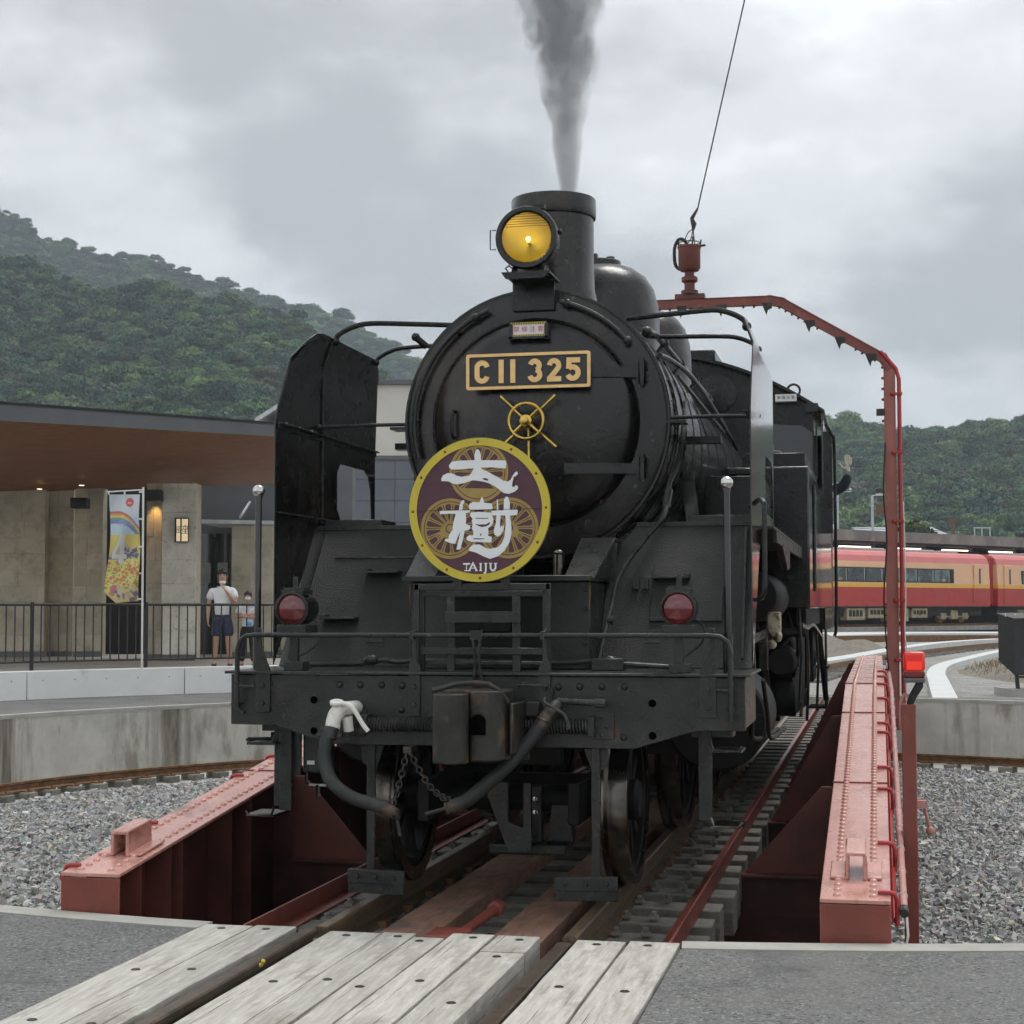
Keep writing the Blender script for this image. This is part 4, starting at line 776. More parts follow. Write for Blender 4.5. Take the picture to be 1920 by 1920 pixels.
# number plate on the door
PY, PZ = 1.245, 2.753; W2, H2_ = .354, .100
def rrect(a, b, r): return [(a - r + r * math.cos(rad(t)), b - r + r * math.sin(rad(t))) for t in (0, 30, 60, 90)] + [(-a + r + r * math.cos(rad(t)), b - r + r * math.sin(rad(t))) for t in (90, 120, 150, 180)] + [(-a + r + r * math.cos(rad(t)), -b + r + r * math.sin(rad(t))) for t in (180, 210, 240, 270)] + [(a - r + r * math.cos(rad(t)), -b + r + r * math.sin(rad(t))) for t in (270, 300, 330, 360)]
fpl = lambda u, v, t: (u - .004, PY - t, PZ + v)
mb = MB(); mb.poly(rrect(W2, H2_, .012), -.008, 0, fpl); NP = part(mb, 'number_plate', M('plate_field', (.035, .035, .036), .5, var=.2, scale=30), DO, 30)
mb = MB(); mb.poly(rrect(W2 + .001, H2_ + .001, .013), -.007, .009, fpl, [rrect(W2 - .017, H2_ - .016, .006)]); part(mb, 'plate_border', platebr, NP, 30)
sw = .0285; hh = .066 - sw / 2
def ell(cx, cy_, rx, ry, a0, a1, n=16): return [(cx + rx * math.cos(rad(a0 + (a1 - a0) * i / n)), cy_ + ry * math.sin(rad(a0 + (a1 - a0) * i / n))) for i in range(n + 1)]
glyphs = [[ell(-.263, hh - .029, .029, .029, 8, 180, 10) + ell(-.263, -hh + .029, .029, .029, 180, 352, 10)],
          [[(-.153, -.066), (-.153, .066)]], [[(-.086, -.066), (-.086, .066)]],
          [ell(.040, .0265, .0255, .0255, 165, -70, 12) + [], ell(.040, -.024, .0285, .0285, 75, -168, 14)],
          [ell(.150, .0235, .026, .028, 175, -25, 12) + [(.160, -.006), (.128, -.043), (.1235, -.0515)], [(.110, -.0515), (.190, -.0515)]],
          [[(.297, .0515), (.234, .0515)], [(.2355, .066), (.2325, .003)], [(.2325, .004), (.245, .0125)] + ell(.256, -.0195, .030, .032, 95, -160, 14)]]
for g in glyphs:
    mb = MB()
    for k, st in enumerate(g): stroke(mb, st, sw, fpl, 0, .0075 + .0004 * k)
    part(mb, 'plate_numeral', platebr, NP, 0)
mb = MB(); mb.box(-.22, .22, PY + .009, 1.32, PZ - .05, PZ - .03); mb.box(-.2, .2, PY + .009, 1.32, PZ + .03, PZ + .05); part(mb, 'plate_bracket', boilerk, NP)
# text from the built-in font, turned into a mesh
def text_mesh(txt, size, ext=.0):
    c = bpy.data.curves.new('t', 'FONT'); c.body = txt; c.size = size; c.align_x = 'CENTER'; c.align_y = 'CENTER'; c.extrude = ext
    o = bpy.data.objects.new('t', c); COL.objects.link(o); dg = bpy.context.evaluated_depsgraph_get(); me = bpy.data.meshes.new_from_object(o.evaluated_get(dg))
    v = [tuple(p.co) for p in me.vertices]; f = [tuple(p.vertices) for p in me.polygons]; bpy.data.objects.remove(o); bpy.data.meshes.remove(me); return v, f
def put_text(name, txt, size, f, m, par, sx=1.):
    v, fs = text_mesh(txt, size, .0006); mb = MB(); mb.add([f(p[0] * sx, p[1], p[2]) for p in v], fs); return mb.build(name, m, par, 0)
# little warning board above the plate
fwn = lambda u, v, t: (-.014 + u, 1.315 - t, 2.997 + v)
mb = MB(); mb.poly([(-.10, -.039), (.10, -.039), (.10, .039), (-.10, .039)], 0, .006, fwn); WB = part(mb, 'warning_board', M('sign_white', (.72, .72, .70), .5, var=.05), DO, 0)
mb = MB(); mb.poly([(-.103, -.042), (.103, -.042), (.103, .042), (-.103, .042)], .0, .008, fwn, [[(-.088, -.028), (.088, -.028), (.088, .028), (-.088, .028)]]); part(mb, 'board_border', M('sign_yellow', (.66, .55, .12), .5, var=.05), WB, 0)
mb = MB()
for k in range(15):
    x = -.10 + .2 * k / 14.5
    for v0, v1 in ((.028, .042), (-.042, -.028)): mb.poly([(x, v0), (x + .006, v0), (x + .011, v1), (x + .005, v1)], .0081, .0086, fwn)
for v in np.arange(-.022, .022, .015):
    for u0, u1 in ((-.103, -.088), (.088, .103)): mb.poly([(u0, v), (u1, v + .005), (u1, v + .011), (u0, v + .006)], .0081, .0086, fwn)
part(mb, 'hazard_stripes', darkin, WB, 0)
put_text('board_lettering', '架 線 注 意', .036, lambda u, v, t: fwn(u, v, .0068 + t), M('sign_red', (.55, .06, .16), .5, var=.05), WB, 1.0)
mb = MB(); mb.box(-.135, .105, 1.30, 1.34, 2.944, 2.957); mb.box(-.125, -.105, 1.30, 1.34, 2.94, 3.03); mb.box(.08, .10, 1.30, 1.34, 2.94, 3.03); part(mb, 'board_holder', boilerk, WB)

# headlamp on its bracket
HY, HZ = 1.19, 3.497
mb = MB(); mb.lathe([(.140, .0), (.150, -.012), (.172, -.012), (.178, .0), (.178, .035), (.162, .045), (.160, .17), (.13, .27), (.06, .31), (0, .315)], (0, HY, HZ), (0, 1, 0), 48); HL = part(mb, 'headlamp', boilerk, sm=40)
mb = MB(); mb.lathe([(0, .115), (.04, .11), (.09, .085), (.125, .045), (.148, .005)], (0, HY, HZ), (0, 1, 0), 40); part(mb, 'reflector', ampaint, HL, 70)
mb = MB(); mb.ball((0, HY + .05, HZ - .0), .0125, 12, 8); part(mb, 'lit_bulb', bulb, HL, 70)
mb = MB(); mb.cyl((0, HY + .055, HZ - .01), (0, HY + .10, HZ - .02), .01, 8); part(mb, 'bulb_holder', brass, HL)
lens = bpy.data.materials.new('yellow_lens'); lens.use_nodes = True; N_ = lens.node_tree.nodes; L_ = lens.node_tree.links; N_.remove(N_['Principled BSDF'])
tr_ = N_.new('ShaderNodeBsdfTransparent'); tr_.inputs[0].default_value = (1, .92, .42, 1); gl_ = N_.new('ShaderNodeBsdfGlossy'); gl_.inputs['Roughness'].default_value = .05; fr_ = N_.new('ShaderNodeFresnel'); mxs = N_.new('ShaderNodeMixShader')
L_.new(fr_.outputs[0], mxs.inputs[0]); L_.new(tr_.outputs[0], mxs.inputs[1]); L_.new(gl_.outputs[0], mxs.inputs[2]); L_.new(mxs.outputs[0], N_['Material Output'].inputs[0])
mb = MB(); mb.lathe([(0, -.012), (.06, -.010), (.11, -.004), (.149, .004)], (0, HY, HZ), (0, 1, 0), 40); part(mb, 'lens_glass', lens, HL, 70)
for v in (.062, .076, .090, .104, .118, .131):
    h = math.sqrt(.147 ** 2 - v * v); mb = MB(); mb.tube([(-h, HY + .001, HZ + v), (0, HY - .011 + v * .06, HZ + v), (h, HY + .001, HZ + v)], .0016, 5); part(mb, 'lens_wire', couplm, HL)
mb = MB(); mb.tube([(-.178, HY + .01, HZ + .05), (-.21, HY + .01, HZ + .05), (-.21, HY + .01, HZ - .06), (-.178, HY + .01, HZ - .06)], .004, 6); mb.ball((.185, HY + .04, HZ + .03), .015, 8, 6); mb.box(.03, .10, HY + .02, HY + .05, HZ + .165, HZ + .19); part(mb, 'lamp_clasp', black, HL)
mb = MB(); mb.box(-.135, .135, HY - .01, HY + .30, 3.288, 3.302); mb.xz([(-.145, 3.302), (.145, 3.302), (.105, 3.262), (-.115, 3.262)], HY - .016, HY - .004); mb.box(-.125, .115, 1.40, 1.43, 3.19, 3.29); mb.xz([(-.125, 3.29), (.12, 3.29), (.12, 3.12), (-.125, 3.12)], 1.395, 1.412); LB = part(mb, 'lamp_bracket', black, HL, 30, .003)
mb = MB()
for s in (-1, 1): mb.yz([(HY + .02, 3.30), (HY + .20, 3.30), (HY + .16, 3.36), (HY + .06, 3.35)], s * .085, s * .093)
for s in (-1, 1): mb.tube([(s * .105, HY + .0, 3.305), (s * .12, HY + .0, 3.325), (s * .10, HY, 3.342), (s * .085, HY, 3.325)], .005, 6)
part(mb, 'lamp_feet', black, HL)
# chimney
mb = MB(); mb.lathe([(.36, 3.13), (.30, 3.21), (.264, 3.27), (.249, 3.34), (.243, 3.50), (.243, 3.775), (.254, 3.778), (.257, 3.786), (.257, 3.89), (.252, 3.898), (.225, 3.898), (.215, 3.88), (.205, 3.6), (.2, 3.2)], (0, 2.0, 0), (0, 0, 1), 48); CH = part(mb, 'chimney', boilerk, sm=35)
mb = MB(); mb.lathe([(0, 3.3), (.21, 3.3)], (0, 2.0, 0), (0, 0, 1), 24); part(mb, 'chimney_throat', darkin, CH, 0)
# boiler with bands
mb = MB(); mb.lathe([(.71, 3.05), (.735, 3.06), (.735, 8.35), (.70, 8.36)], (0, 0, ZC), (0, 1, 0), 64); BO = part(mb, 'boiler', bandm, sm=35)
for y in (1.62, 1.74, 2.1, 2.16, 2.62): 
    mb = MB(); mb.torus((0, y, ZC), (0, 1, 0), RS, .008, 64, 6); part(mb, 'smokebox_strap', boilerk, SB, 60)
for y in (3.1, 3.95, 4.7, 5.5, 6.3, 7.1, 7.9):
    mb = MB(); mb.lathe([(.736, y), (.741, y), (.741, y + .05), (.736, y + .05)], (0, 0, ZC), (0, 1, 0), 64); part(mb, 'boiler_band', gloss, BO, 30)
mb = MB(); mb.lathe([(.47, 3.05), (.425, 3.18), (.42, 3.26), (.42, 3.45), (.412, 3.55), (.385, 3.655), (.33, 3.745), (.25, 3.805), (.17, 3.832), (.15, 3.835), (.15, 3.868), (.14, 3.875), (0, 3.875)], (0, 3.72, 0), (0, 0, 1), 48); D1 = part(mb, 'steam_dome', boilerk, sm=50)
mb = MB(); mb.box(-.06, .0, 3.6, 3.66, 3.87, 3.91); mb.cyl((.08, 3.7, 3.87), (.08, 3.7, 3.90), .03, 8); part(mb, 'dome_fitting', boilerk, D1)
mb = MB(); mb.lathe([(.45, 3.05), (.405, 3.18), (.40, 3.5), (.39, 3.62), (.355, 3.74), (.29, 3.83), (.2, 3.885), (.1, 3.905), (0, 3.91)], (0, 5.95, 0), (0, 0, 1), 48); part(mb, 'sand_dome', boilerk, sm=60)
for s in (-1, 1):
    mb = MB(); mb.tube([(s * .60, 1.75, 3.03), (s * .615, 2.0, 3.06), (s * .62, 5.4, 3.07)], .018, 8); mb.ball((s * .60, 1.75, 3.03), .035, 10, 6, (1, 1.5, 1)); HR = part(mb, 'boiler_handrail', panelk, sm=60)
    mb = MB(); mb.tube(smoothp([(s * .70, 1.55, 2.86), (s * .68, 2.2, 2.93), (s * .70, 3.2, 2.96), (s * .72, 4.6, 2.90), (s * .80, 5.6, 2.70)], 5), .016, 8); mb.tube([(s * .75, 2.0, 2.80), (s * .76, 4.9, 2.76)], .012, 8); part(mb, 'side_pipe', panelk, HR)
    for y in (2.4, 3.3, 4.2, 5.1):
        mb = MB(); mb.bar((s * .55, y, 2.98), (s * .63, y, 3.08), .02, .02); mb.cyl((s * .62, y - .02, 3.065), (s * .62, y + .02, 3.065), .03, 8); part(mb, 'handrail_stanchion', panelk, HR)
    for y in (2.05, 2.9, 3.5):
        mb = MB(); mb.tube([(s * (RS - .03 if y < 3 else .735) * math.cos(rad(a)), y, ZC + (RS + .012 if y < 3 else .75) * math.sin(rad(a))) for a in range(-35, 75, 8)], .011, 6); part(mb, 'bent_pipe', black, HR)
    mb = MB(); mb.box(s * .74, s * .86, 1.42, 1.56, 2.46, 2.475); part(mb, 'side_lug', black, HR); mb = MB(); mb.box(s * .77, s * 1.0, 2.0, 2.1, 2.40, 2.44); part(mb, 'side_step', black, HR)
mb = MB(); mb.cyl((-.66, 1.5, 2.95), (-.715, 1.47, 3.0), .02, 10); mb.ball((-.72, 1.47, 3.005), .026, 8, 6); part(mb, 'whistle_valve', black)
# running boards, pumps, boxes along the sides
for s in (-1, 1):
    mb = MB(); mb.box(s * .60, s * 1.345, 1.285, 4.80, 1.855, 1.874); mb.box(s * 1.32, s * 1.345, 1.6, 4.8, 1.79, 1.855); mb.yz([(2.2, 1.79), (3.0, 1.79), (3.0, 1.68), (2.75, 1.66)], s * 1.30, s * 1.345); RB = part(mb, 'running_board', panelk, bev=.003)
    mb = MB(); mb.box(s * .80, s * 1.17, 3.0, 3.9, 1.98, 2.28); mb.box(s * .78, s * 1.20, 2.98, 3.95, 1.876, 1.98); mb.box(s * .95, s * 1.17, 3.02, 3.4, 2.285, 2.33); part(mb, 'lubricator_box', black, RB, bev=.008)
    mb = MB(); mb.hexa([(s * .78, 2.2, 1.88), (s * .86, 2.2, 1.88), (s * .86, 2.25, 1.88), (s * .78, 2.25, 1.88), (s * .73, 2.2, 2.25), (s * .81, 2.2, 2.25), (s * .81, 2.25, 2.25), (s * .73, 2.25, 2.25)]); part(mb, 'boiler_bracket', bandm, RB)
    mb = MB(); mb.box(s * .88, s * 1.22, 1.33, 1.62, 1.876, 1.935); part(mb, 'board_box', panelk, RB, bev=.004)
mb = MB(); mb.lathe([(0, 0), (.13, 0), (.13, .35), (.11, .38), (.11, .42), (.15, .44), (.15, .8), (.1, .84), (0, .85)], (-1.0, 3.3, 1.2), (0, 0, 1), 20); part(mb, 'air_pump', darkm)
mb = MB(); mb.lathe([(0, 0), (.15, .02), (.17, .06), (.17, 1.24), (.15, 1.28), (0, 1.3)], (1.08, 3.45, 1.50), (0, 1, 0), 24); part(mb, 'air_reservoir', darkm)
# side tanks
for s in (-1, 1):
    mb = MB(); mb.box(s * .78, s * 1.40, 4.80, 8.30, 1.42, 2.485); TK = part(mb, 'side_tank', gloss, sm=30, bev=.012, seg=3)
    mb = MB(); mb.box(s * .80, s * 1.385, 4.787, 4.797, 1.435, 2.47); part(mb, 'tank_front', black, TK, 0)
    mb = MB(); mb.box(s * .85, s * 1.34, 5.6, 8.2, 2.487, 2.66); part(mb, 'tank_coaming', black, TK, bev=.006)
    mb = MB(); mb.box(s * .95, s * 1.08, 5.62, 5.9, 2.662, 2.76); mb.cyl((s * .98, 6.3, 2.66), (s * .98, 6.3, 2.74), .14, 16); part(mb, 'tank_filler', panelk, TK, bev=.01)
    mb = MB(); mb.tube([(s * 1.43, 4.9, 1.55), (s * 1.43, 4.9, 2.35)], .014, 8); part(mb, 'tank_handrail', black, TK)
    mb = MB(); mb.box(s * 1.0, s * 1.12, 4.7, 4.9, 1.13, 1.42); mb.box(s * .85, s * 1.35, 5.2, 8.2, 1.28, 1.42); mb.cyl((s * 1.15, 4.9, 1.24), (s * 1.36, 4.9, 1.24), .035, 10); part(mb, 'tank_support', darkm, TK)
    mb = MB(); mb.cyl((s * 1.34, 5.4, 1.42), (s * 1.34, 5.4, .8), .012, 6); mb.cyl((s * 1.12, 5.3, .72), (s * 1.26, 5.3, .72), .13, 18); mb.cyl((s * 1.2, 5.2, .95), (s * 1.2, 5.9, .95), .06, 12); mb.tube([(s * 1.2, 5.9, .95), (s * 1.22, 6.3, 1.0), (s * 1.22, 6.5, 1.3)], .03, 8); mb.tube([(s * 1.28, 5.1, 1.42), (s * 1.3, 5.0, 1.1), (s * 1.25, 5.15, .9)], .018, 8); mb.cyl((s * 1.17, 5.05, 1.0), (s * 1.30, 5.05, 1.0), .022, 8); part(mb, 'injector', darkm, TK, 35)
# cab
CF, CB = 8.30, 10.6
def roofz(x): return 3.885 - .205 * abs(x) ** 1 * abs(x) - .12 * abs(x)
xs = np.linspace(-1.42, 1.42, 25); out_ = [(x, roofz(x)) for x in xs]
mb = MB(); win = lambda s: [(s * .88, 2.72), (s * 1.30, 2.72), (s * 1.30, 3.10), (s * 1.2, 3.17), (s * .88, 3.19)]
mb.xz([(-1.40, 1.30), (1.40, 1.30)] + [(x, z - .02) for x, z in reversed(out_) if abs(x) <= 1.401], CF, CF + .02, [win(1), win(-1)]); CA = part(mb, 'cab', black, sm=0)
mb = MB(); mb.poly(out_ + [(x, z - .03) for x, z in reversed(out_)], CF - .12, CB + .1, lambda u, v, t: (u, t, v)); part(mb, 'cab_roof', black, CA, 30)
mb = MB(); mb.box(-.35, .35, 8.6, 9.6, 3.86, 3.98); part(mb, 'roof_vent', black, CA, bev=.02, seg=2)
for s in (-1, 1):
    mb = MB(); zt = roofz(1.4) - .03
    mb.yz([(CF, 1.30), (CB, 1.30), (CB, zt), (CF, zt)], s * 1.385, s * 1.40, [[(8.85, 2.30), (10.1, 2.30), (10.1, 3.1), (8.85, 3.1)]]); part(mb, 'cab_side', gloss, CA, 0)
    mb = MB(); mb.xz([(s * 1.33, 2.66), (s * 1.345, 2.66), (s * 1.345, 3.17), (s * 1.33, 3.17)], CF - .02, CF); part(mb, 'window_frame', black, CA, 0)
    mb = MB(); mb.xz(win(s), CF + .006, CF + .012); part(mb, 'cab_pane', glassd, CA, 0)
    mb = MB(); mb.lathe([(0, -.012), (.16, -.012), (.185, -.008), (.19, 0)], (s * .40, CF, 3.50), (0, 1, 0), 32); part(mb, 'round_cover', black, CA, 30)
    mb = MB(); mb.torus((s * 1.13, 8.25, 3.50), (0, 1, 0), .06, .012, 16, 6); part(mb, 'lifting_eye', black, CA)
    mb = MB(); mb.box(s * 1.24, s * 1.36, CF - .10, CF, 3.29, 3.37); part(mb, 'roof_corner', black, CA)
    mb = MB(); mb.tube(smoothp([(s * 1.42, 8.6, 3.2), (s * 1.47, 8.75, 3.12), (s * 1.49, 8.85, 2.95), (s * 1.49, 8.9, 1.4), (s * 1.47, 8.9, 1.15)], 4), .016, 8); part(mb, 'cab_handrail', black, CA)
    mb = MB(); mb.box(s * 1.40, s * 1.47, 8.75, 8.79, 2.15, 3.15); part(mb, 'window_guard', black, CA)
    mb = MB(); mb.yz([(9.2, .42), (9.7, .42), (9.62, 1.3), (9.3, 1.3)], s * 1.36, s * 1.375); mb.box(s * 1.2, s * 1.42, 9.2, 9.7, .42, .44); mb.box(s * 1.2, s * 1.40, 9.24, 9.68, .82, .84); mb.bar((s * 1.37, 9.25, .5), (s * 1.30, 9.3, 1.25), .05, .03); part(mb, 'cab_steps', darkm, CA, 0)
    mb = MB(); mb.box(s * .95, s * 1.40, 8.3, 10.6, 1.22, 1.30); part(mb, 'cab_floor', darkm, CA)
fcb = lambda u, v, t: (1.06 + u, 8.18 - t, 3.425 + v)
mb = MB(); mb.poly([(-.10, -.034), (.10, -.034), (.10, .034), (-.10, .034)], -.1, .004, fcb); SG = part(mb, 'cab_warning_board', MATS['sign_white'], CA, 0)
put_text('board_lettering', '架 線 注 意', .034, lambda u, v, t: fcb(u, v, .0048 + t), darkin, SG)
mb = MB(); mb.box(-1.38, 1.38, CB - .02, CB, 1.3, 3.3); mb.box(-1.38, 1.38, CB, 12.1, 1.2, 2.9); part(mb, 'coal_bunker', black, sm=0)
mb = MB(); mb.box(-1.25, 1.25, 12.1, 12.16, .8, 1.2); mb.box(-.1, .1, 12.16, 12.5, .75, 1.0); part(mb, 'rear_beam', black, sm=0)
# ------------------------------------------------------------------ round headmark hung on the stand
HM = thing('headmark', 'round maroon headmark with yellow rim, gold wheels and white lettering', 'headmark', (0, .06, 1.9))
maroon = M('maroon_enamel', (.080, .026, .040), .42, var=.1, scale=12); gold = M('gold_paint', (.36, .245, .07), .4, metal=.15, var=.1, scale=20)
rimy = M('yellow_brass_rim', (.56, .45, .055), .34, metal=.35, var=.08, scale=4); wht = M('white_enamel', (.80, .82, .83), .45, var=.03)
HMC = (0, 1.905); K = 1 / 2264
fh = lambda u, v, t: (u, .052 - t, HMC[1] + v)
fk = lambda u, v, t: ((u - 952) * K, .052 - t, HMC[1] + (935 - v) * K)
mb = MB(); mb.poly(arc(0, 0, .345, 0, 354, 59), -.02, 0, fh); HD = mb.build('disc', maroon, HM, 40)
mb = MB(); mb.poly(arc(0, 0, .352, 0, 356, 89), -.021, .006, fh, [arc(0, 0, .314, 0, 356, 89)]); mb.build('rim', rimy, HM, 40)
for k in range(12):
    a = rad(30 * k + 1); mb = MB(); mb.lathe([(0, .0035), (.005, .003), (.007, 0)], (.333 * math.cos(a), .046, HMC[1] + .333 * math.sin(a)), (0, -1, 0), 10); mb.build('rim_screw', rust, HM, 60)
for wi, (cx, cyy, ph) in enumerate(((948, 520, 90), (622, 1140, 215), (1285, 1140, -35))):
    mb = MB(); R_ = 335
    def pol(r, a): return (cx + r * math.cos(rad(a)), cyy - r * math.sin(rad(a)))
    z_ = .0012 + .0003 * wi
    mb.poly([pol(335, a) for a in range(0, 360, 6)], 0, z_, fk, [[pol(302, a) for a in range(0, 360, 6)]]); mb.poly([pol(292, a) for a in range(0, 360, 6)], 0, z_, fk, [[pol(272, a) for a in range(0, 360, 6)]])
    mb.poly([pol(82, a) for a in range(0, 360, 10)], 0, z_, fk)
    for k in range(15):
        a = ph + 12 + 24 * k
        if wi == 0 and 225 < a % 360 < 315: continue
        for d in (-5.2, 5.2):
            mb.poly([pol(80, a + d * 1.0 - 4), pol(80, a + d * 1.0 + 4), pol(250, a + d * .55 + 1.6), pol(276, a + d * .8 + 3.2), pol(276, a + d * .8 - 3.2), pol(250, a + d * .55 - 1.6)], 0, z_, fk)
    if wi == 0: mb.poly([pol(285, a) for a in range(217, 325, 6)], 0, z_ + .0001, fk)
    else: mb.poly([pol(95, ph + 60), pol(120, ph + 20), pol(185, ph + 8), pol(185, ph - 8), pol(120, ph - 20), pol(95, ph - 60)], 0, z_ + .0001, fk)
    o = mb.build('wheel_emblem', gold, HM, 0)
    if wi:
        mb = MB(); mb.poly([pol(52, a) for a in range(0, 360, 12)], 0, z_ + .0003, fk, [[pol(40, a) for a in range(0, 360, 12)]]); q = pol(155, ph); mb.poly([(q[0] + 20 * math.cos(rad(a)), q[1] + 20 * math.sin(rad(a))) for a in range(0, 360, 20)], 0, z_ + .0003, fk, [[(q[0] + 12 * math.cos(rad(a)), q[1] + 12 * math.sin(rad(a))) for a in range(0, 360, 20)]]); mb.build('emblem_line', maroon, o, 0)
kan = [[(610, 440), (640, 400), (700, 390), (900, 385), (1250, 395), (1262, 430), (1255, 480), (1240, 485), (1100, 470), (970, 470), (900, 475), (700, 487), (640, 485), (612, 460)],
 [(903, 400), (900, 330), (915, 280), (932, 262), (955, 280), (972, 320), (975, 400)],
 [(905, 460), (965, 460), (985, 490), (1040, 510), (1100, 545), (1180, 590), (1230, 620), (1280, 630), (1310, 610), (1330, 570), (1360, 530), (1380, 520), (1393, 545), (1370, 570), (1345, 590), (1330, 640), (1325, 680), (1345, 695), (1370, 670), (1393, 685), (1390, 715), (1350, 745), (1290, 765), (1230, 755), (1160, 700), (1080, 650), (1000, 625), (900, 610), (870, 610), (800, 635), (700, 652), (650, 640), (600, 615), (525, 612), (520, 590), (540, 550), (590, 525), (640, 527), (700, 555), (760, 570), (840, 560), (870, 520)],
 [(500, 950), (540, 935), (720, 940), (850, 940), (850, 960), (800, 975), (700, 980), (620, 975), (510, 980)],
 [(722, 945), (735, 870), (755, 835), (780, 825), (785, 845), (770, 880), (760, 945)],
 [(690, 970), (800, 970), (806, 1040), (800, 1090), (845, 1110), (855, 1140), (830, 1160), (790, 1165), (745, 1165), (720, 1210), (680, 1312), (620, 1300), (590, 1285), (563, 1275), (570, 1255), (610, 1250), (605, 1230), (625, 1190), (655, 1150), (650, 1140), (655, 1110), (670, 1040)],
 [(745, 1160), (790, 1160), (770, 1260), (740, 1370), (695, 1375), (715, 1290)],
 [(835, 890), (850, 865), (880, 850), (960, 855), (970, 820), (985, 790), (1000, 820), (1010, 860), (1100, 870), (1100, 900), (1110, 920), (1090, 935), (850, 935), (838, 915)],
 [(850, 990), (860, 965), (950, 960), (1090, 970), (1100, 1000), (1115, 1040), (1110, 1090), (1080, 1125), (1055, 1140), (1060, 1200), (1050, 1222), (1095, 1235), (1095, 1290), (1080, 1300), (900, 1290), (870, 1290), (815, 1270), (810, 1240), (840, 1215), (885, 1220), (890, 1180), (870, 1140), (880, 1100), (870, 1060), (880, 1035), (860, 1010)],
 [(1090, 950), (1385, 940), (1390, 965), (1380, 1000), (1300, 1005), (1100, 1000)],
 [(1230, 950), (1235, 830), (1255, 795), (1280, 800), (1300, 860), (1300, 1000), (1315, 1100), (1320, 1200), (1295, 1300), (1240, 1390), (1170, 1450), (1075, 1480), (1000, 1450), (920, 1410), (835, 1385), (850, 1350), (890, 1320), (960, 1320), (1030, 1360), (1080, 1368), (1160, 1355), (1210, 1310), (1240, 1240), (1255, 1100), (1250, 1010)],
 [(1154, 825), (1165, 825), (1172, 945), (1153, 945)],
 [(1150, 1000), (1195, 1000), (1200, 1100), (1215, 1130), (1240, 1100), (1225, 1170), (1190, 1220), (1160, 1235), (1125, 1210), (1120, 1160), (1140, 1100)]]
for k, p in enumerate(kan):
    mb = MB(); mb.poly(p, .0005, .0030 + .00006 * k, fk); mb.build('brush_stroke', wht, HM, 0)
mb = MB()
for p in ([(905, 1026), (1060, 1028), (1055, 1036), (930, 1036)], [(905, 1092), (960, 1100), (1030, 1098), (1080, 1072), (1072, 1100), (1040, 1118), (985, 1128), (940, 1112)], [(965, 1200), (977, 1200), (977, 1224), (965, 1224)], [(890, 1250), (1020, 1254), (1000, 1262), (892, 1262)], [(1195, 1040), (1212, 1050), (1206, 1110), (1194, 1140), (1190, 1090)], [(990, 590), (1030, 588), (1060, 602), (1050, 618), (1010, 606)], [(1345, 575), (1362, 580), (1350, 640), (1335, 655)]):
    mb.poly(p, .0, .0044, fk)
mb.build('stroke_gap', maroon, HM, 0)
mb = MB(); mb.poly([(245, 938), (1660, 930), (1660, 935), (245, 943)], 0, .0042, fk); mb.build('disc_joint', darkin, HM, 0)
for L in ([[(770, 1532), (850, 1532)], [(810, 1530), (808, 1606)], [(785, 1608), (832, 1608)]], [[(840, 1608), (882, 1525), (925, 1608)], [(855, 1580), (905, 1580)], [(832, 1609), (856, 1609)], [(906, 1609), (935, 1609)]],
          [[(970, 1530), (970, 1606)], [(954, 1528), (986, 1528)], [(954, 1609), (986, 1609)]], [[(1028, 1530), (1028, 1610), (1020, 1632), (1004, 1636)], [(1010, 1528), (1046, 1528)]], [[(1082, 1530), (1082, 1582), (1098, 1607), (1120, 1607), (1138, 1580), (1138, 1530)], [(1064, 1528), (1100, 1528)], [(1122, 1528), (1156, 1528)]]):
    mb = MB()
    for i, st in enumerate(L): stroke(mb, st, 19 if i == 0 else 9, fk, 0, .0022 + .0002 * i)
    mb.build('latin_letter', wht, HM, 0)

# ------------------------------------------------------------------ steam jet from the chimney
vm = bpy.data.materials.new('grey_steam'); vm.use_nodes = True; N = vm.node_tree.nodes; L = vm.node_tree.links; N.remove(N['Principled BSDF'])
pv = N.new('ShaderNodeVolumePrincipled'); pv.inputs['Color'].default_value = (.66, .675, .69, 1); pv.inputs['Anisotropy'].default_value = .1
tcn = N.new('ShaderNodeTexCoord'); spx = N.new('ShaderNodeSeparateXYZ'); L.new(tcn.outputs['Object'], spx.inputs[0])
def math_(op, a, b=None, clamp=False):
    n = N.new('ShaderNodeMath'); n.operation = op; n.use_clamp = clamp
    for i, x in enumerate((a, b)):
        if x is None: continue
        if isinstance(x, (int, float)): n.inputs[i].default_value = x
        else: L.new(x, n.inputs[i])
    return n.outputs[0]
def nz_(scale, det, off):
    mp = N.new('ShaderNodeMapping'); mp.inputs['Location'].default_value = off; mp.inputs['Scale'].default_value = (1, 1, .62); L.new(tcn.outputs['Object'], mp.inputs[0])
    n = N.new('ShaderNodeTexNoise'); n.inputs['Scale'].default_value = scale; n.inputs['Detail'].default_value = det; n.inputs['Roughness'].default_value = .6; L.new(mp.outputs[0], n.inputs[0]); return n.outputs[0]
zz_ = spx.outputs[2]
cxn = math_('MULTIPLY', zz_, -.030); rr0 = math_('ADD', math_('MULTIPLY', zz_, .150), .034)
swx = math_('MULTIPLY', math_('SUBTRACT', nz_(1.6, 1, (5, 0, 0)), .5), math_('MULTIPLY', zz_, .10))
xx = math_('SUBTRACT', math_('SUBTRACT', spx.outputs[0], cxn), swx)
rad2 = math_('SQRT', math_('ADD', math_('MULTIPLY', xx, xx), math_('MULTIPLY', spx.outputs[1], spx.outputs[1])))
q = math_('DIVIDE', rad2, rr0)
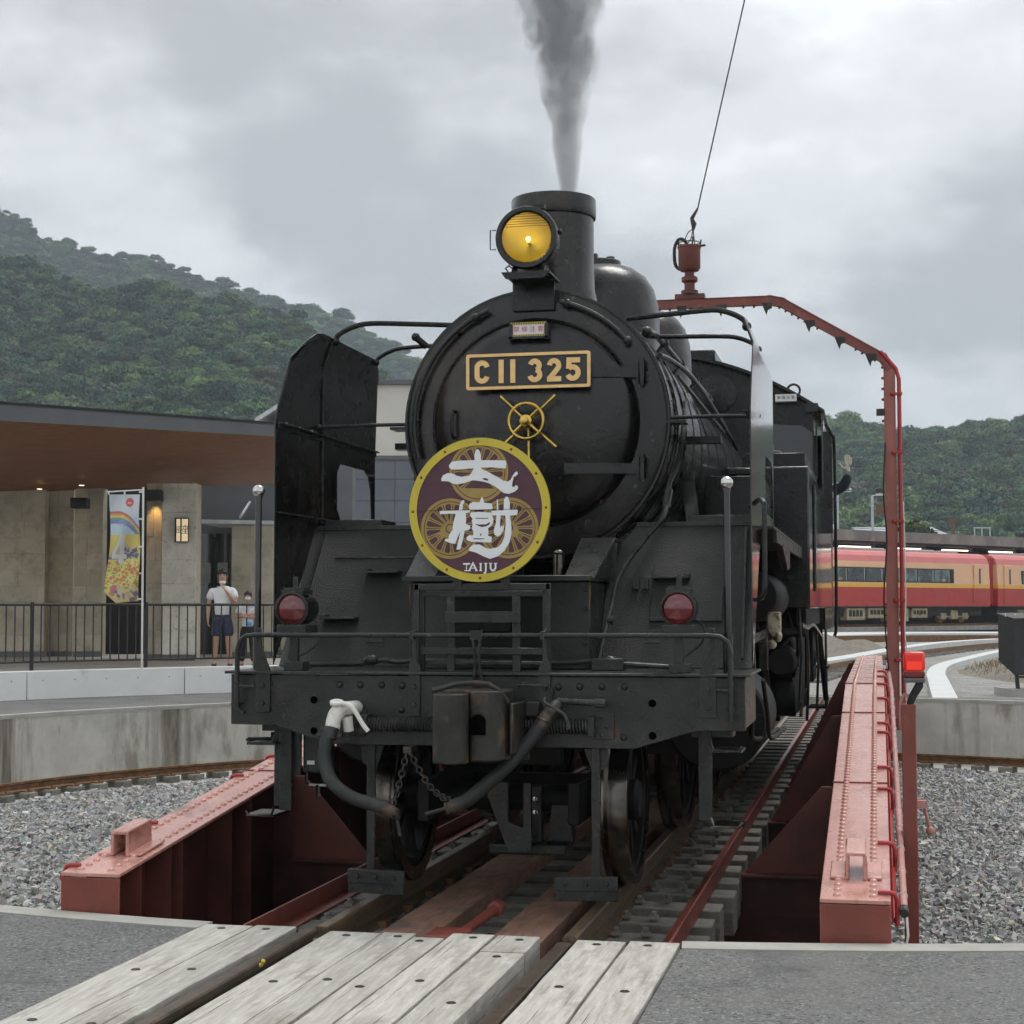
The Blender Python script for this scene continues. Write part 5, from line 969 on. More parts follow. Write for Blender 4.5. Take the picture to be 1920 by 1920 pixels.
puff = math_('ADD', math_('MULTIPLY', math_('SUBTRACT', nz_(8, 5, (0, 3, 1)), .5), 1.9), math_('MULTIPLY', math_('SUBTRACT', nz_(2.6, 2, (2, 3, 1)), .5), .9))
puff = math_('MULTIPLY', puff, math_('MINIMUM', math_('ADD', math_('MULTIPLY', zz_, 1.1), .15), 1.0))
dens = math_('MULTIPLY', math_('SUBTRACT', math_('SUBTRACT', 1.0, q), math_('MULTIPLY', puff, -1)), 3.2, True)
dens = math_('MULTIPLY', dens, math_('ADD', math_('DIVIDE', 15.0, math_('ADD', zz_, .25)), 13.0))
L.new(dens, pv.inputs['Density']); L.new(pv.outputs[0], N['Material Output'].inputs['Volume'])
mb = MB(); mb.lathe([(.0, -.06), (.05, -.06), (.10, .15), (.62, 2.6), (.62, 3.2), (0, 3.2)], (0, 0, 0), (0, 0, 1), 24)
o = mb.build('steam', vm, None, 60, org=(0, 0, 0)); o.location = (.085, 2.05, 3.84); tag(o, 'grey steam jet rising and widening from the chimney', 'steam', kind='stuff')

# ------------------------------------------------------------------ red gantry over the turntable
GA = thing('turntable_gantry', 'slender red steel gantry arch standing across the turntable', 'gantry', (0, 9.56, 0))
gy = 9.56
gpost = M('faded_gantry_red', (.37, .125, .10), .4, var=.15, scale=4, dirt=[((.24, .075, .058), (.52, .7), 3, (1, 1, .2))], bump=.06, bscale=30)
path = [(2.035, .30), (2.035, 3.88), (1.975, 3.975), (.955, 4.592), (.84, 4.618), (-.84, 4.618), (-.955, 4.592), (-1.975, 3.975), (-2.035, 3.88), (-2.035, .30)]
GN = ('post', 'corner', 'knee', 'corner', 'crossbar', 'corner', 'knee', 'corner', 'post')
for i in range(9):
    a, b = path[i], path[i + 1]; mb = MB(); A, B = Vector((a[0], gy, a[1])), Vector((b[0], gy, b[1])); d = (B - A).normalized(); n_ = d.cross(Vector((0, 1, 0)))
    ext = (.03 if GN[i] == 'corner' else .022) if GN[i] != 'post' else .012
    hw_ = .052 if GN[i] == 'post' else .0415 if GN[i] == 'corner' else .040
    cw = .005 if GN[i] == 'corner' else 0
    mb.bar(A - d * ext, B + d * ext, .075 + cw, hw_ * 2, n_); mb.bar(A + n_ * (hw_ + .003) - d * ext, B + n_ * (hw_ + .003) + d * ext, .10 + cw, .006, n_); mb.bar(A - n_ * (hw_ + .003) - d * ext, B - n_ * (hw_ + .003) + d * ext, .10 + cw, .006, n_)
    G = mb.build(GN[i], gpost if GN[i] == 'post' else red, GA, 30)
    L_len = (B - A).length; k = 0
    for t_ in np.arange(.06, L_len, .075 if GN[i] == 'knee' else .11):
        mb = MB(); c = A + d * t_ - n_ * .052 * (1 if True else 0); n_ = n_ if n_.dot(Vector((0, 0, 2.5)) - (A + B) / 2 + Vector((0, gy, 0))) < 0 else -n_; c = A + d * t_ - n_ * (hw_ + .006)
        if GN[i] == 'post' and (t_ > 3.0 or t_ < 1.2) or GN[i] in ('knee', 'crossbar') and (int(t_ * 3) % 3 != 1): mb.lathe([(0, .026), (.012, .022), (.015, 0)], c, -n_, 6); mb.build('bolt', red, G, 60)
for i, t_ in ((2, .12), (2, .42), (2, .72), (4, .02), (4, .3), (4, .55), (6, .3), (6, .7)):     # small drop brackets
    a, b = path[i], path[i + 1]; f_ = t_; x, z = a[0] + (b[0] - a[0]) * f_, a[1] + (b[1] - a[1]) * f_ - .06
    mb = MB(); mb.xz([(x - .055, z + .03), (x + .055, z + .03), (x + .05, z - .03), (x + .01, z - .045), (x - .005, z - .10), (x - .03, z - .04)], gy - .055, gy - .035); mb.build('drop_bracket', couplm, GA, 0)
mb = MB(); mb.tube([(2.13, gy - .04, .4), (2.13, gy - .04, 3.75), (2.10, gy - .04, 3.86), (1.95, gy - .04, 4.04)], .021, 8); PI_ = mb.build('riser_pipe', redbr, GA, 60)
for z in (.9, 1.5, 2.3, 3.0, 3.6):
    mb = MB(); mb.box(2.06, 2.16, gy - .08, gy - .0, z - .012, z + .012); mb.ball((2.06, gy - .07, z), .022, 8, 6); mb.build('pipe_clamp', redbr, PI_)
mb = MB(); mb.tube(smoothp([(1.985, gy - .06, 3.1), (1.96, gy - .07, 2.6), (1.985, gy - .07, 2.1), (1.95, gy - .07, 1.5), (1.985, gy - .07, .8)], 5), .008, 6); mb.build('hanging_cable', couplm, GA)
mb = MB(); mb.tube(smoothp([(2.155, gy - .05, 2.5), (2.165, gy - .06, 1.6), (2.15, gy - .06, 1.2), (2.17, gy - .06, .9), (2.15, gy - .06, .5)], 5), .007, 6); mb.build('white_cable', whitep, GA)
mb = MB(); mb.box(1.90, 1.985, gy - .06, gy - .02, 3.38, 3.45); mb.build('tag_plate', couplm, GA, 0)
mb = MB(); mb.box(1.9, 2.18, gy - .14, gy + .14, .2, .32); mb.build('post_foot', red, GA, 0)
mb = MB(); mb.box(-2.18, -1.9, gy - .14, gy + .14, .2, .32); mb.build('post_foot', red, GA, 0)
# current collector on top
zc = 4.665; mb = MB(); mb.box(-.15, .16, gy - .06, gy + .06, zc, zc + .05); mb.lathe([(.09, zc + .05), (.09, zc + .09), (.055, zc + .10), (.055, zc + .17), (.085, zc + .19), (.085, zc + .23), (.05, zc + .25), (.05, zc + .29), (.095, zc + .30), (.115, zc + .33), (.118, zc + .54), (.125, zc + .545), (.125, zc + .565), (0, zc + .57)], (0, gy, 0), (0, 0, 1), 24); CO = mb.build('current_collector', redmid, GA, 35)
mb = MB(); mb.tube(smoothp([(-.10, gy, zc + .32), (-.15, gy, zc + .38), (-.155, gy, zc + .55), (-.11, gy, zc + .64), (-.05, gy, zc + .63), (-.02, gy, zc + .56)], 5), .018, 8); mb.build('cable_loop', rubber, CO)
mb = MB(); mb.torus((0, gy, zc + .60), (0, 0, 1), .11, .006, 20, 5)
for k in range(4): mb.tube([(.115 * math.cos(k * 1.57 + .4), gy + .115 * math.sin(k * 1.57 + .4), zc + .56), (.13 * math.cos(k * 1.57 + .4), gy + .13 * math.sin(k * 1.57 + .4), zc + .64)], .009, 6)
mb.tube([(.10, gy, zc + .56), (.17, gy, zc + .57)], .012, 6); mb.build('terminal_ring', couplm, CO)
for P in ([(-.03, gy, zc + .58), (.02, gy + .02, zc + .66), (.04, gy, zc + .76)], [(.06, gy, zc + .58), (.05, gy - .03, zc + .68), (.045, gy, zc + .78)], [(-.05, gy - .04, zc + .6), (-.01, gy - .03, zc + .70), (.04, gy, zc + .75)]):
    mb = MB(); mb.tube(smoothp(P, 4), .006, 5); mb.build('jumper_wire', couplm, CO)
mb = MB(); mb.tube([(.045, gy, zc + .74), (.05, gy, zc + .80), (.03, gy, zc + .86), (.09, gy, zc + .96)], [.014, .03, .022, .012], 8); mb.build('wire_clamp', couplm, CO)
W0 = Vector((.09, gy, 5.62)); W1 = Vector((.609, gy, 7.85)); dW = W1 - W0
mb = MB(); mb.tube([W0, W0 + dW * 4.5], .008, 6); o = mb.build('supply_wire', couplm, None, 60, org=W0); tag(o, 'thin overhead wire slanting up from the red collector', 'wire')

# ------------------------------------------------------------------ red warning beacon on a post beside the girder
BP = thing('warning_beacon', 'red lit warning lamp on a red square post beside the girder', 'warning light', (2.04, 1.0, -.9))
mb = MB(); mb.box(2.003, 2.075, .965, 1.037, -.86, .93); mb.build('post', red, BP, 30, .004)
mb = MB(); mb.box(1.94, 2.14, .90, 1.10, -.885, -.861); mb.box(1.80, 2.0, .95, 1.05, -.9, -.886); mb.build('base_plate', red, BP, 0)
mb = MB(); mb.tube([(2.045, 1.0, .93), (2.06, .985, .97), (2.095, .985, 1.03), (2.10, .985, 1.06)], [.017, .02, .022, .012], 8); mb.build('swivel_arm', rubber, BP, 50)
mb = MB(); mb.tube(smoothp([(2.0, 1.0, .80), (2.0, 1.0, .93), (2.02, 1.0, .975), (2.06, .99, .96)], 4), .011, 6); mb.build('lamp_conduit', pinkp, BP)
mb = MB(); mb.box(2.016, 2.124, .945, 1.055, 1.042, 1.066); LA = mb.build('lamp_base', M('beacon_grey', (.12, .12, .12), .5), BP, 30, .006, 2)
bred = M('beacon_red', (.55, .018, .014), .2, var=.05, coat=.6, emit=(1, .035, .015), estr=.16); bred2 = M('beacon_red_dark', (.16, .012, .012), .25, coat=.5)
mb = MB(); mb.box(2.018, 2.122, .947, 1.053, 1.068, 1.098); mb.build('lamp_collar', bred2, LA, 30, .006, 2)
mb = MB(); mb.box(2.016, 2.124, .945, 1.055, 1.100, 1.200); mb.build('lamp_dome', bred, LA, 30, .016, 3)
mb = MB(); mb.box(2.032, 2.108, .9415, .945, 1.108, 1.150); mb.build('lens_panel', M('beacon_lit', (.8, .03, .02), .3, emit=(1, .06, .02), estr=.28), LA, 30, .003)
mb = MB(); mb.tube([(2.10, 1.05, .45), (2.12, 1.06, .36), (2.135, 1.07, .30)], .009, 6); mb.ball((2.14, 1.07, .28), .024, 10, 6); mb.box(2.075, 2.12, 1.0, 1.04, .40, .44); mb.build('grease_lever', pinkp, BP)

# ------------------------------------------------------------------ people
skin = M('skin', (.52, .30, .205), .55, var=.06, scale=8); hairm = M('black_hair', (.012, .011, .011), .5, var=.3, scale=40)
shirtm = M('white_shirt', (.78, .78, .79), .8, var=.04, scale=4, bump=.15, bscale=14); shortm = M('navy_shorts', (.035, .045, .085), .85, var=.5, scale=14, dirt=(.10, .12, .17), dpos=(.56, .66), dscale=16)
trous = M('black_trousers', (.018, .018, .02), .85, var=.2); shoem = M('dark_sandal', (.02, .018, .018), .6); maskm = M('white_mask', (.80, .80, .80), .8, var=.03)
bluep = M('blue_print', (.06, .33, .68), .7); navy = M('navy_uniform', (.014, .019, .034), .75, var=.25, scale=9, bump=.2, bscale=12); glove = M('cream_glove', (.62, .57, .48), .85, var=.08, bump=.15, bscale=30)
def skinmesh(name, V, E, Rd, m, parent, root=0, lv=2):
    me = bpy.data.meshes.new(name); me.from_pydata(V, E, []); o = bpy.data.objects.new(name, me); COL.objects.link(o); o.parent = parent; me.materials.append(m)
    md = o.modifiers.new('skin', 'SKIN'); md.use_smooth_shade = True; md.branch_smoothing = .6
    lay = me.skin_vertices[0].data if me.skin_vertices else None
    if lay is None:
        bm = bmesh.new(); bm.from_mesh(me); bm.verts.layers.skin.verify(); bm.to_mesh(me); bm.free(); lay = me.skin_vertices[0].data
    for i, r in enumerate(Rd):
        lay[i].radius = r if isinstance(r, (tuple, list)) else (r, r); lay[i].use_root = (i == root)
    s_ = o.modifiers.new('sub', 'SUBSURF'); s_.levels = lv; s_.render_levels = lv
    return o
def chainset(cs):
    """several joint chains sharing named joints -> verts, edges, radii"""
    V, E, Rd, ix = [], [], [], {}
    for c in cs:
        prev = None
        for nm, p, r in c:
            if nm not in ix: ix[nm] = len(V); V.append(p); Rd.append(r)
            if prev is not None: E.append((prev, ix[nm]))
            prev = ix[nm]
    return V, E, Rd
def hand_chains(w, d, side, n_, s, base, curl=.35, spread=.9):
    """palm + five fingers: wrist w, finger direction d, side = towards the thumb, n_ = palm normal (fingers curl along it)"""
    w, d, side, n_ = Vector(w), Vector(d).normalized(), Vector(side).normalized(), Vector(n_).normalized(); cs = []
    pm = w + d * .05 * s; cs.append([(base, tuple(w), .021 * s), ('palm', tuple(pm), (.030 * s, .018 * s))])
    for k, (off, L) in enumerate(((.024, .072), (.008, .082), (-.008, .076), (-.023, .060))):
        b = w + d * .085 * s + side * off * s * 1.15; t1 = (d + side * off * 4 * spread * .25).normalized()
        p1 = b + t1 * L * .42 * s; d2 = (t1 + n_ * curl).normalized(); p2 = p1 + d2 * L * .32 * s; d3 = (t1 + n_ * curl * 2).normalized(); p3 = p2 + d3 * L * .26 * s
        cs.append([('palm', None, 0), (f'k{k}', tuple(b), .0105 * s), (f'a{k}', tuple(p1), .0092 * s), (f'b{k}', tuple(p2), .0085 * s), (f'c{k}', tuple(p3), .0072 * s)])
    b = w + d * .035 * s + side * .034 * s; p1 = b + (d * .6 + side * .8).normalized() * .038 * s; p2 = p1 + (d * .9 + side * .35 + n_ * .2).normalized() * .034 * s
    cs.append([('palm', None, 0), ('t0', tuple(b), .0125 * s), ('t1', tuple(p1), .0105 * s), ('t2', tuple(p2), .0088 * s)]); return cs
def rename(cs, pre, keep):
    return [[((n if n in keep else pre + n), p, r) for n, p, r in c] for c in cs]

def standing(name, label, lx, ly, h, face, shirt_mat, leg_mat, pose, shorts, group):
    base = S((lx, ly, .402)); R0 = thing(name, label, 'person', base, group); R0.rotation_euler = (0, 0, face); k = h / 1.72
    J = lambda x, y, z: (x * k, y * k, z * k)           # local: -y is forward
    ch = [[('pel', J(0, 0, .92), .10 * k), ('waist', J(0, 0, 1.06), .09 * k), ('chest', J(0, .015, 1.26), (.105 * k, .08 * k)), ('neckb', J(0, .015, 1.41), .05 * k), ('neck', J(0, -.005, 1.48), .052 * k), ('jaw', J(0, -.025, 1.545), (.062 * k, .066 * k)), ('face', J(0, -.015, 1.61), (.077 * k, .088 * k)), ('crown', J(0, .005, 1.685), (.066 * k, .078 * k))]]
    for s, nm in ((-1, 'r'), (1, 'l')):
        ch.append([('pel', 0, 0), (nm + 'hip', J(s * .095, 0, .86), .088 * k), (nm + 'knee', J(s * (.115), -.02 - s * .02, .47), .062 * k), (nm + 'calf', J(s * .125, .012 - s * .03, .34), .060 * k), (nm + 'ank', J(s * .135, .02 - s * .04, .085), .040 * k), (nm + 'toe', J(s * .155, -.12 - s * .04, .03), (.038 * k, .026 * k))])
        sh, el, wr, hd, sd_, nn = [pose[nm][i] for i in range(6)]
        ch.append([('chest', 0, 0), (nm + 'sh', J(*sh), .05 * k), (nm + 'el', J(*el), .040 * k), (nm + 'fa', J(*[(a * .5 + b * .5) for a, b in zip(el, wr)]), .037 * k), (nm + 'wr', J(*wr), .026 * k)])
        hc = hand_chains(J(*wr), hd, sd_, nn, 1.02 * k, nm + 'wr', pose.get('curl', .8)); ch += rename(hc, nm, (nm + 'wr',))
    seen = {}
    cs = []
    for c in ch: cs.append([(n, p, r) for n, p, r in c])
    V, E, Rd = chainset(cs); B = skinmesh('body', V, E, Rd, skin, R0, 0, 2)
    # clothing: shells round the same joints
    sh = [[('hem', J(0, 0, .83), (.165 * k, .138 * k)), ('waist', J(0, 0, 1.04), (.158 * k, .134 * k)), ('chest', J(0, .005, 1.26), (.168 * k, .130 * k)), ('nb', J(0, .0, 1.43), (.092 * k, .088 * k))]]
    for s, nm in ((-1, 'r'), (1, 'l')):
        a, b = pose[nm][0], pose[nm][1]; sh.append([('chest', 0, 0), (nm + 's', J(*a), .084 * k), (nm + 'e', J(*[(p * .30 + q * .70) for p, q in zip(a, b)]), .076 * k)])
    V, E, Rd = chainset(sh); skinmesh('shirt', V, E, Rd, shirt_mat, R0, 0, 2)
    zk = .50 if shorts else .10
    tr = [[('p0', J(0, 0, .98), .135 * k), ('pel', J(0, 0, .88), .15 * k)]]
    for s, nm in ((-1, 'r'), (1, 'l')): tr.append([('pel', 0, 0), (nm + 'h', J(s * .098, 0, .82), .112 * k), (nm + 'k', J(s * .116, -.015 - s * .02, zk if shorts else .47), (.100 if shorts else .080) * k)] + ([] if shorts else [(nm + 'c', J(s * .125, .012 - s * .03, .34), .078 * k), (nm + 'a', J(s * .135, .018 - s * .04, .10), .066 * k)]))
    V, E, Rd = chainset(tr); skinmesh('shorts' if shorts else 'trousers', V, E, Rd, leg_mat, R0, 1, 1)
    for s in (-1, 1):
        mb = MB(T=lambda p: (p[0] + s * .012 * k, p[1] - s * .04 * k, p[2])); mb.hexa([(s * .13 * k - .048 * k, -.17 * k, 0), (s * .13 * k + .048 * k, -.17 * k, 0), (s * .13 * k + .042 * k, .08 * k, 0), (s * .13 * k - .042 * k, .08 * k, 0), (s * .13 * k - .04 * k, -.165 * k, .035 * k), (s * .13 * k + .04 * k, -.165 * k, .035 * k), (s * .13 * k + .04 * k, .075 * k, .07 * k), (s * .13 * k - .04 * k, .075 * k, .07 * k)]); o = mb.build('shoe', shoem, None, 40, .012 * k, 2); o.parent = R0
    def bl(name, m, c, r, scl, n=14, mm=9):
        mb = MB(); mb.ball(J(*c), r * k, n, mm, scl); o = mb.build(name, m, None, 70); o.parent = R0; return o
    # hair: cap with fringe, eyes, nose, ears, mouth
    mb = MB(); vs_ = []
    mb.ball(J(0, .018, 1.645), .098 * k, 18, 12, (.92, 1.02, .98)); mb.v = [(x, y, z) if z > (1.625 if y < -.045 * k else 1.56) * k else (x * .93, max(y, -.02 * k), max(z, 1.56 * k)) for x, y, z in mb.v]
    for q in range(9): mb.ball(J(-.07 + .0175 * q, -.062 - .012 * math.sin(q * .39), 1.668 - .006 * (q % 3)), .021 * k, 6, 5, (1, .7, 1.2))
    o = mb.build('hair', hairm, None, 60); o.parent = R0
    for s in (-1, 1):
        bl('eye', hairm, (s * .031, -.097, 1.622), .0095, (1.5, .5, .7), 8, 5); bl('ear', skin, (s * .083, .002, 1.605), .022, (.45, .8, 1.3), 8, 6)
    bl('nose', skin, (0, -.106, 1.592), .016, (.8, 1, 1.3), 8, 6)
    return R0, J, k, bl
# man: one hand at the chin, mask pulled down
p = dict(r=((-.19, .01, 1.36), (-.245, .02, 1.09), (-.25, -.06, .86), (.05, -.1, -1), (0, -1, 0), (1, 0, 0)), l=((.19, .01, 1.36), (.235, -.08, 1.12), (.075, -.20, 1.33), (-.55, .15, .8), (-.6, 0, .5), (0, .9, .3)))
mn, J, k, bl = standing('person', 'adult in white shirt and navy shorts behind the fence, hand at chin', -5.17, 29.9, 1.72, YAW + .12, shirtm, shortm, p, True, None)
bl('face_mask', maskm, (.0, -.05, 1.494), .060, (1.0, .85, .55)); bl('mouth', M('lips', (.35, .12, .10), .5), (0, -.1, 1.562), .013, (1.5, .4, .4), 8, 5)
# child: arms folded, mask on
p = dict(r=((-.185, .01, 1.36), (-.25, -.06, 1.12), (.06, -.19, 1.19), (1, -.05, .12), (0, -.2, 1), (0, 1, 0)), l=((.185, .01, 1.36), (.25, -.06, 1.12), (-.06, -.20, 1.15), (-1, -.05, .1), (0, -.2, 1), (0, 1, 0)))
ch_, J, k, bl = standing('person', 'child in white shirt with blue print and black trousers, arms folded', -4.715, 29.9, 1.33, YAW + .05, shirtm, trous, p, False, None)
bl('face_mask', maskm, (.0, -.055, 1.562), .062, (1.05, .88, .72))
mb = MB(); mb.lathe([(0, .004), (.05 * k, .003), (.055 * k, 0)], (.03 * k, -.147 * k, .98 * k), (0, -1, 0), 12); o = mb.build('shirt_print', bluep, None, 40); o.parent = ch_; o.scale = (1.3, 1, 1)
mb = MB(); mb.ball((.17 * k, .10 * k, 1.0 * k), .15 * k, 12, 9, (.75, .6, 1.2)); o = mb.build('backpack', M('grey_backpack', (.10, .12, .16), .8), None, 60); o.parent = ch_

# driver leaning in the cab with one arm waving out of the window
DR = thing('person', 'driver in dark uniform waving a gloved hand from the cab window', 'person', (1.12, 9.35, 1.31))
dl = lambda x, y, z: (x - 1.12, y - 9.35, z - 1.31)
cs = [[('pel', dl(1.08, 9.45, 2.05), .14), ('waist', dl(1.09, 9.44, 2.2), .13), ('chest', dl(1.13, 9.41, 2.44), (.16, .12)), ('nb', dl(1.15, 9.38, 2.62), .06), ('neck', dl(1.16, 9.36, 2.68), .055), ('face', dl(1.17, 9.33, 2.80), (.078, .09)), ('crown', dl(1.175, 9.34, 2.88), (.066, .08))],
      [('chest', 0, 0), ('sh', dl(1.30, 9.36, 2.56), .068), ('ua', dl(1.43, 9.33, 2.60), .066), ('el', dl(1.55, 9.30, 2.63), .062), ('fa', dl(1.598, 9.29, 2.70), .055), ('wr', dl(1.615, 9.28, 2.775), .042)],
      [('chest', 0, 0), ('sh2', dl(.96, 9.44, 2.54), .065), ('el2', dl(.90, 9.3, 2.28), .05), ('wr2', dl(1.05, 9.12, 2.2), .035)],
      [('pel', 0, 0), ('h1', dl(1.17, 9.42, 1.95), .09), ('k1', dl(1.18, 9.36, 1.68), .065), ('a1', dl(1.18, 9.42, 1.39), .045), ('t1', dl(1.18, 9.30, 1.335), .035)], [('pel', 0, 0), ('h2', dl(1.0, 9.44, 1.95), .09), ('k2', dl(.99, 9.40, 1.68), .065), ('a2', dl(.99, 9.46, 1.39), .045), ('t2', dl(.99, 9.34, 1.335), .035)]]
V, E, Rd = chainset(cs); skinmesh('uniformed_body', V, E, Rd, navy, DR, 0, 2)
hc = hand_chains(dl(1.613, 9.28, 2.785), (.0, .02, 1), (-1, -.3, 0), (-.15, -1, 0), 1.12, 'w', .12, .3); V, E, Rd = chainset(hc); skinmesh('glove', V, E, [r if isinstance(r, tuple) else r * 1.15 for r in Rd], glove, DR, 0, 2)
mb = MB(); mb.tube([dl(1.40, 9.335, 2.598), dl(1.47, 9.318, 2.612)], [.076, .074], 14); o = mb.build('arm_band', shirtm, None, 60); o.parent = DR
mb = MB(); mb.ball(dl(1.173, 9.345, 2.86), .1, 14, 8, (.95, 1.05, .7)); mb.lathe([(.0, .02), (.1, .015), (.115, 0)], dl(1.17, 9.30, 2.85), (0, 0, 1), 16); o = mb.build('cap', navy, None, 60); o.parent = DR
# ------------------------------------------------------------------ left: raised plaza with white kerb wall and fence
mb = MB(); ring(mb, 13.75, 60, rad(98), rad(205), .40, n=60); tag(mb.build('plaza', plazam, smooth=0), kind='structure')
t = thing('kerb_wall', 'low white concrete retaining wall in panels along the plaza edge', 'wall', circ(13.7, rad(140), -.03))
pn = MB(); pn.lathe([(.011, .0), (.014, .002), (.014, 0)], (0, 0, 0), (1, 0, 0), 8); pn.lathe([(0, .001), (.012, .001)], (0, 0, 0), (1, 0, 0), 8); pn0 = pn.build('form_tie_plug', M('tie_plug_grey', (.36, .36, .34), .8), t, 0, org=(0, 0, 0)); COL.objects.unlink(pn0)
aw = 100.
while aw < 200:
    da = 11.9; mb = MB(); n = 10
    for i in range(n):
        a, b = rad(aw + .04 + (da - .08) * i / n), rad(aw + .04 + (da - .08) * (i + 1) / n)
        P = [circ(13.62, b, -.06), circ(13.62, a, -.06), circ(13.85, a, -.06), circ(13.85, b, -.06), circ(13.62, b, .425), circ(13.62, a, .425), circ(13.85, a, .425), circ(13.85, b, .425)]
        mb.add(P, [(4, 5, 6, 7), (0, 1, 5, 4), (2, 3, 7, 6)] + ([(1, 2, 6, 5)] if i == 0 else []) + ([(3, 0, 4, 7)] if i == n - 1 else []))
    p = mb.build('wall_panel', whitec, t, 30, .008, 2)
    for k in range(5):
        a = rad(aw + da * (k + .5) / 5); c = circ(13.618, a, .27); dup(pn0, p, Vector(c) - Vector(circ(13.7, rad(140), -.03)), (0, 0, a + PI))
    aw += da
t = thing('black_fence', 'black metal railing with thin uprights on the plaza edge', 'fence', circ(14, rad(140), .4))
FO = Vector(circ(14, rad(140), .4))
for z, r in ((1.50, .024), (.56, .016)):
    mb = MB(); mb.tube([circ(14, rad(a), z) for a in np.linspace(112, 172, 121)], r, 8); mb.build('top_rail' if z > 1 else 'bottom_rail', fencem, t, 60)
mb = MB(); mb.box(-.009, .009, -.009, .009, .56, 1.49); b0 = mb.build('baluster', fencem, t, 0, org=(0, 0, 0)); COL.objects.unlink(b0)
mb = MB(); mb.cyl((0, 0, .40), (0, 0, 1.54), .034, 12); mb.cyl((0, 0, .395), (0, 0, .42), .07, 12); q0 = mb.build('post', fencem, t, 40, org=(0, 0, 0)); COL.objects.unlink(q0)
pa = [138.0 + 8.45 * k for k in range(-3, 5)]
for a in np.arange(112.5, 172, .64):
    if min(abs(a - x) for x in pa) > .25: c = Vector(circ(14, rad(a), 0)); dup(b0, t, (c.x - FO.x, c.y - FO.y, -.4), (0, 0, rad(a)))
for a in pa: c = Vector(circ(14, rad(a), 0)); dup(q0, t, (c.x - FO.x, c.y - FO.y, -.4))

# banner on a white pole tied to the fence
def px(pxx, py, ly): return ((pxx - 960) * ly / 3136, ly, 1.424 + (1140.8 - py) * ly / 3136)
bl_ = 28.2; B0 = S(px(268, 1255, bl_)); t = thing('banner_flag', 'tall printed festival banner with rainbow and sunflowers on a white pole', 'banner', B0)
mb = MB(S); mb.cyl(px(268, 1252, bl_), px(267, 912, bl_), .018, 8); mb.cyl(px(267, 917, bl_), px(199, 921, bl_), .011, 6); mb.build('pole', whitep, t, 40)
for y in (921, 972, 1024, 1074, 1122):
    mb = MB(S); a = px(267, y, bl_ - .01); b = px(259, y, bl_ - .01); mb.bar(a, b, .02, .03, (0, 0, 1)); mb.build('tie_tab', whitep, t, 0)
for x in (202, 232):
    mb = MB(S); mb.bar(px(x, 919, bl_ - .01), px(x, 926, bl_ - .01), .03, .02, (1, 0, 0)); mb.build('tie_tab', whitep, t, 0)
nu, nv = 56, 176; V = np.zeros((nv + 1, nu + 1, 3)); Cc = np.zeros((nv + 1, nu + 1, 3)); rb = random.Random(3)
hsh = np.random.default_rng(4).random((120, 40))
flw = [(rb.uniform(.02, .98), rb.uniform(.62, .86), rb.uniform(.02, .07)) for _ in range(46)]
blob = [(rb.uniform(.15, .95), rb.uniform(.86, .99), rb.uniform(.02, .05), rb.choice([(.12, .10, .22), (.55, .35, .36), (.16, .15, .34), (.6, .5, .52), (.5, .12, .12)])) for _ in range(34)]
eng = [(rb.uniform(.42, .92), rb.uniform(.50, .61), rb.uniform(.012, .03)) for _ in range(40)]
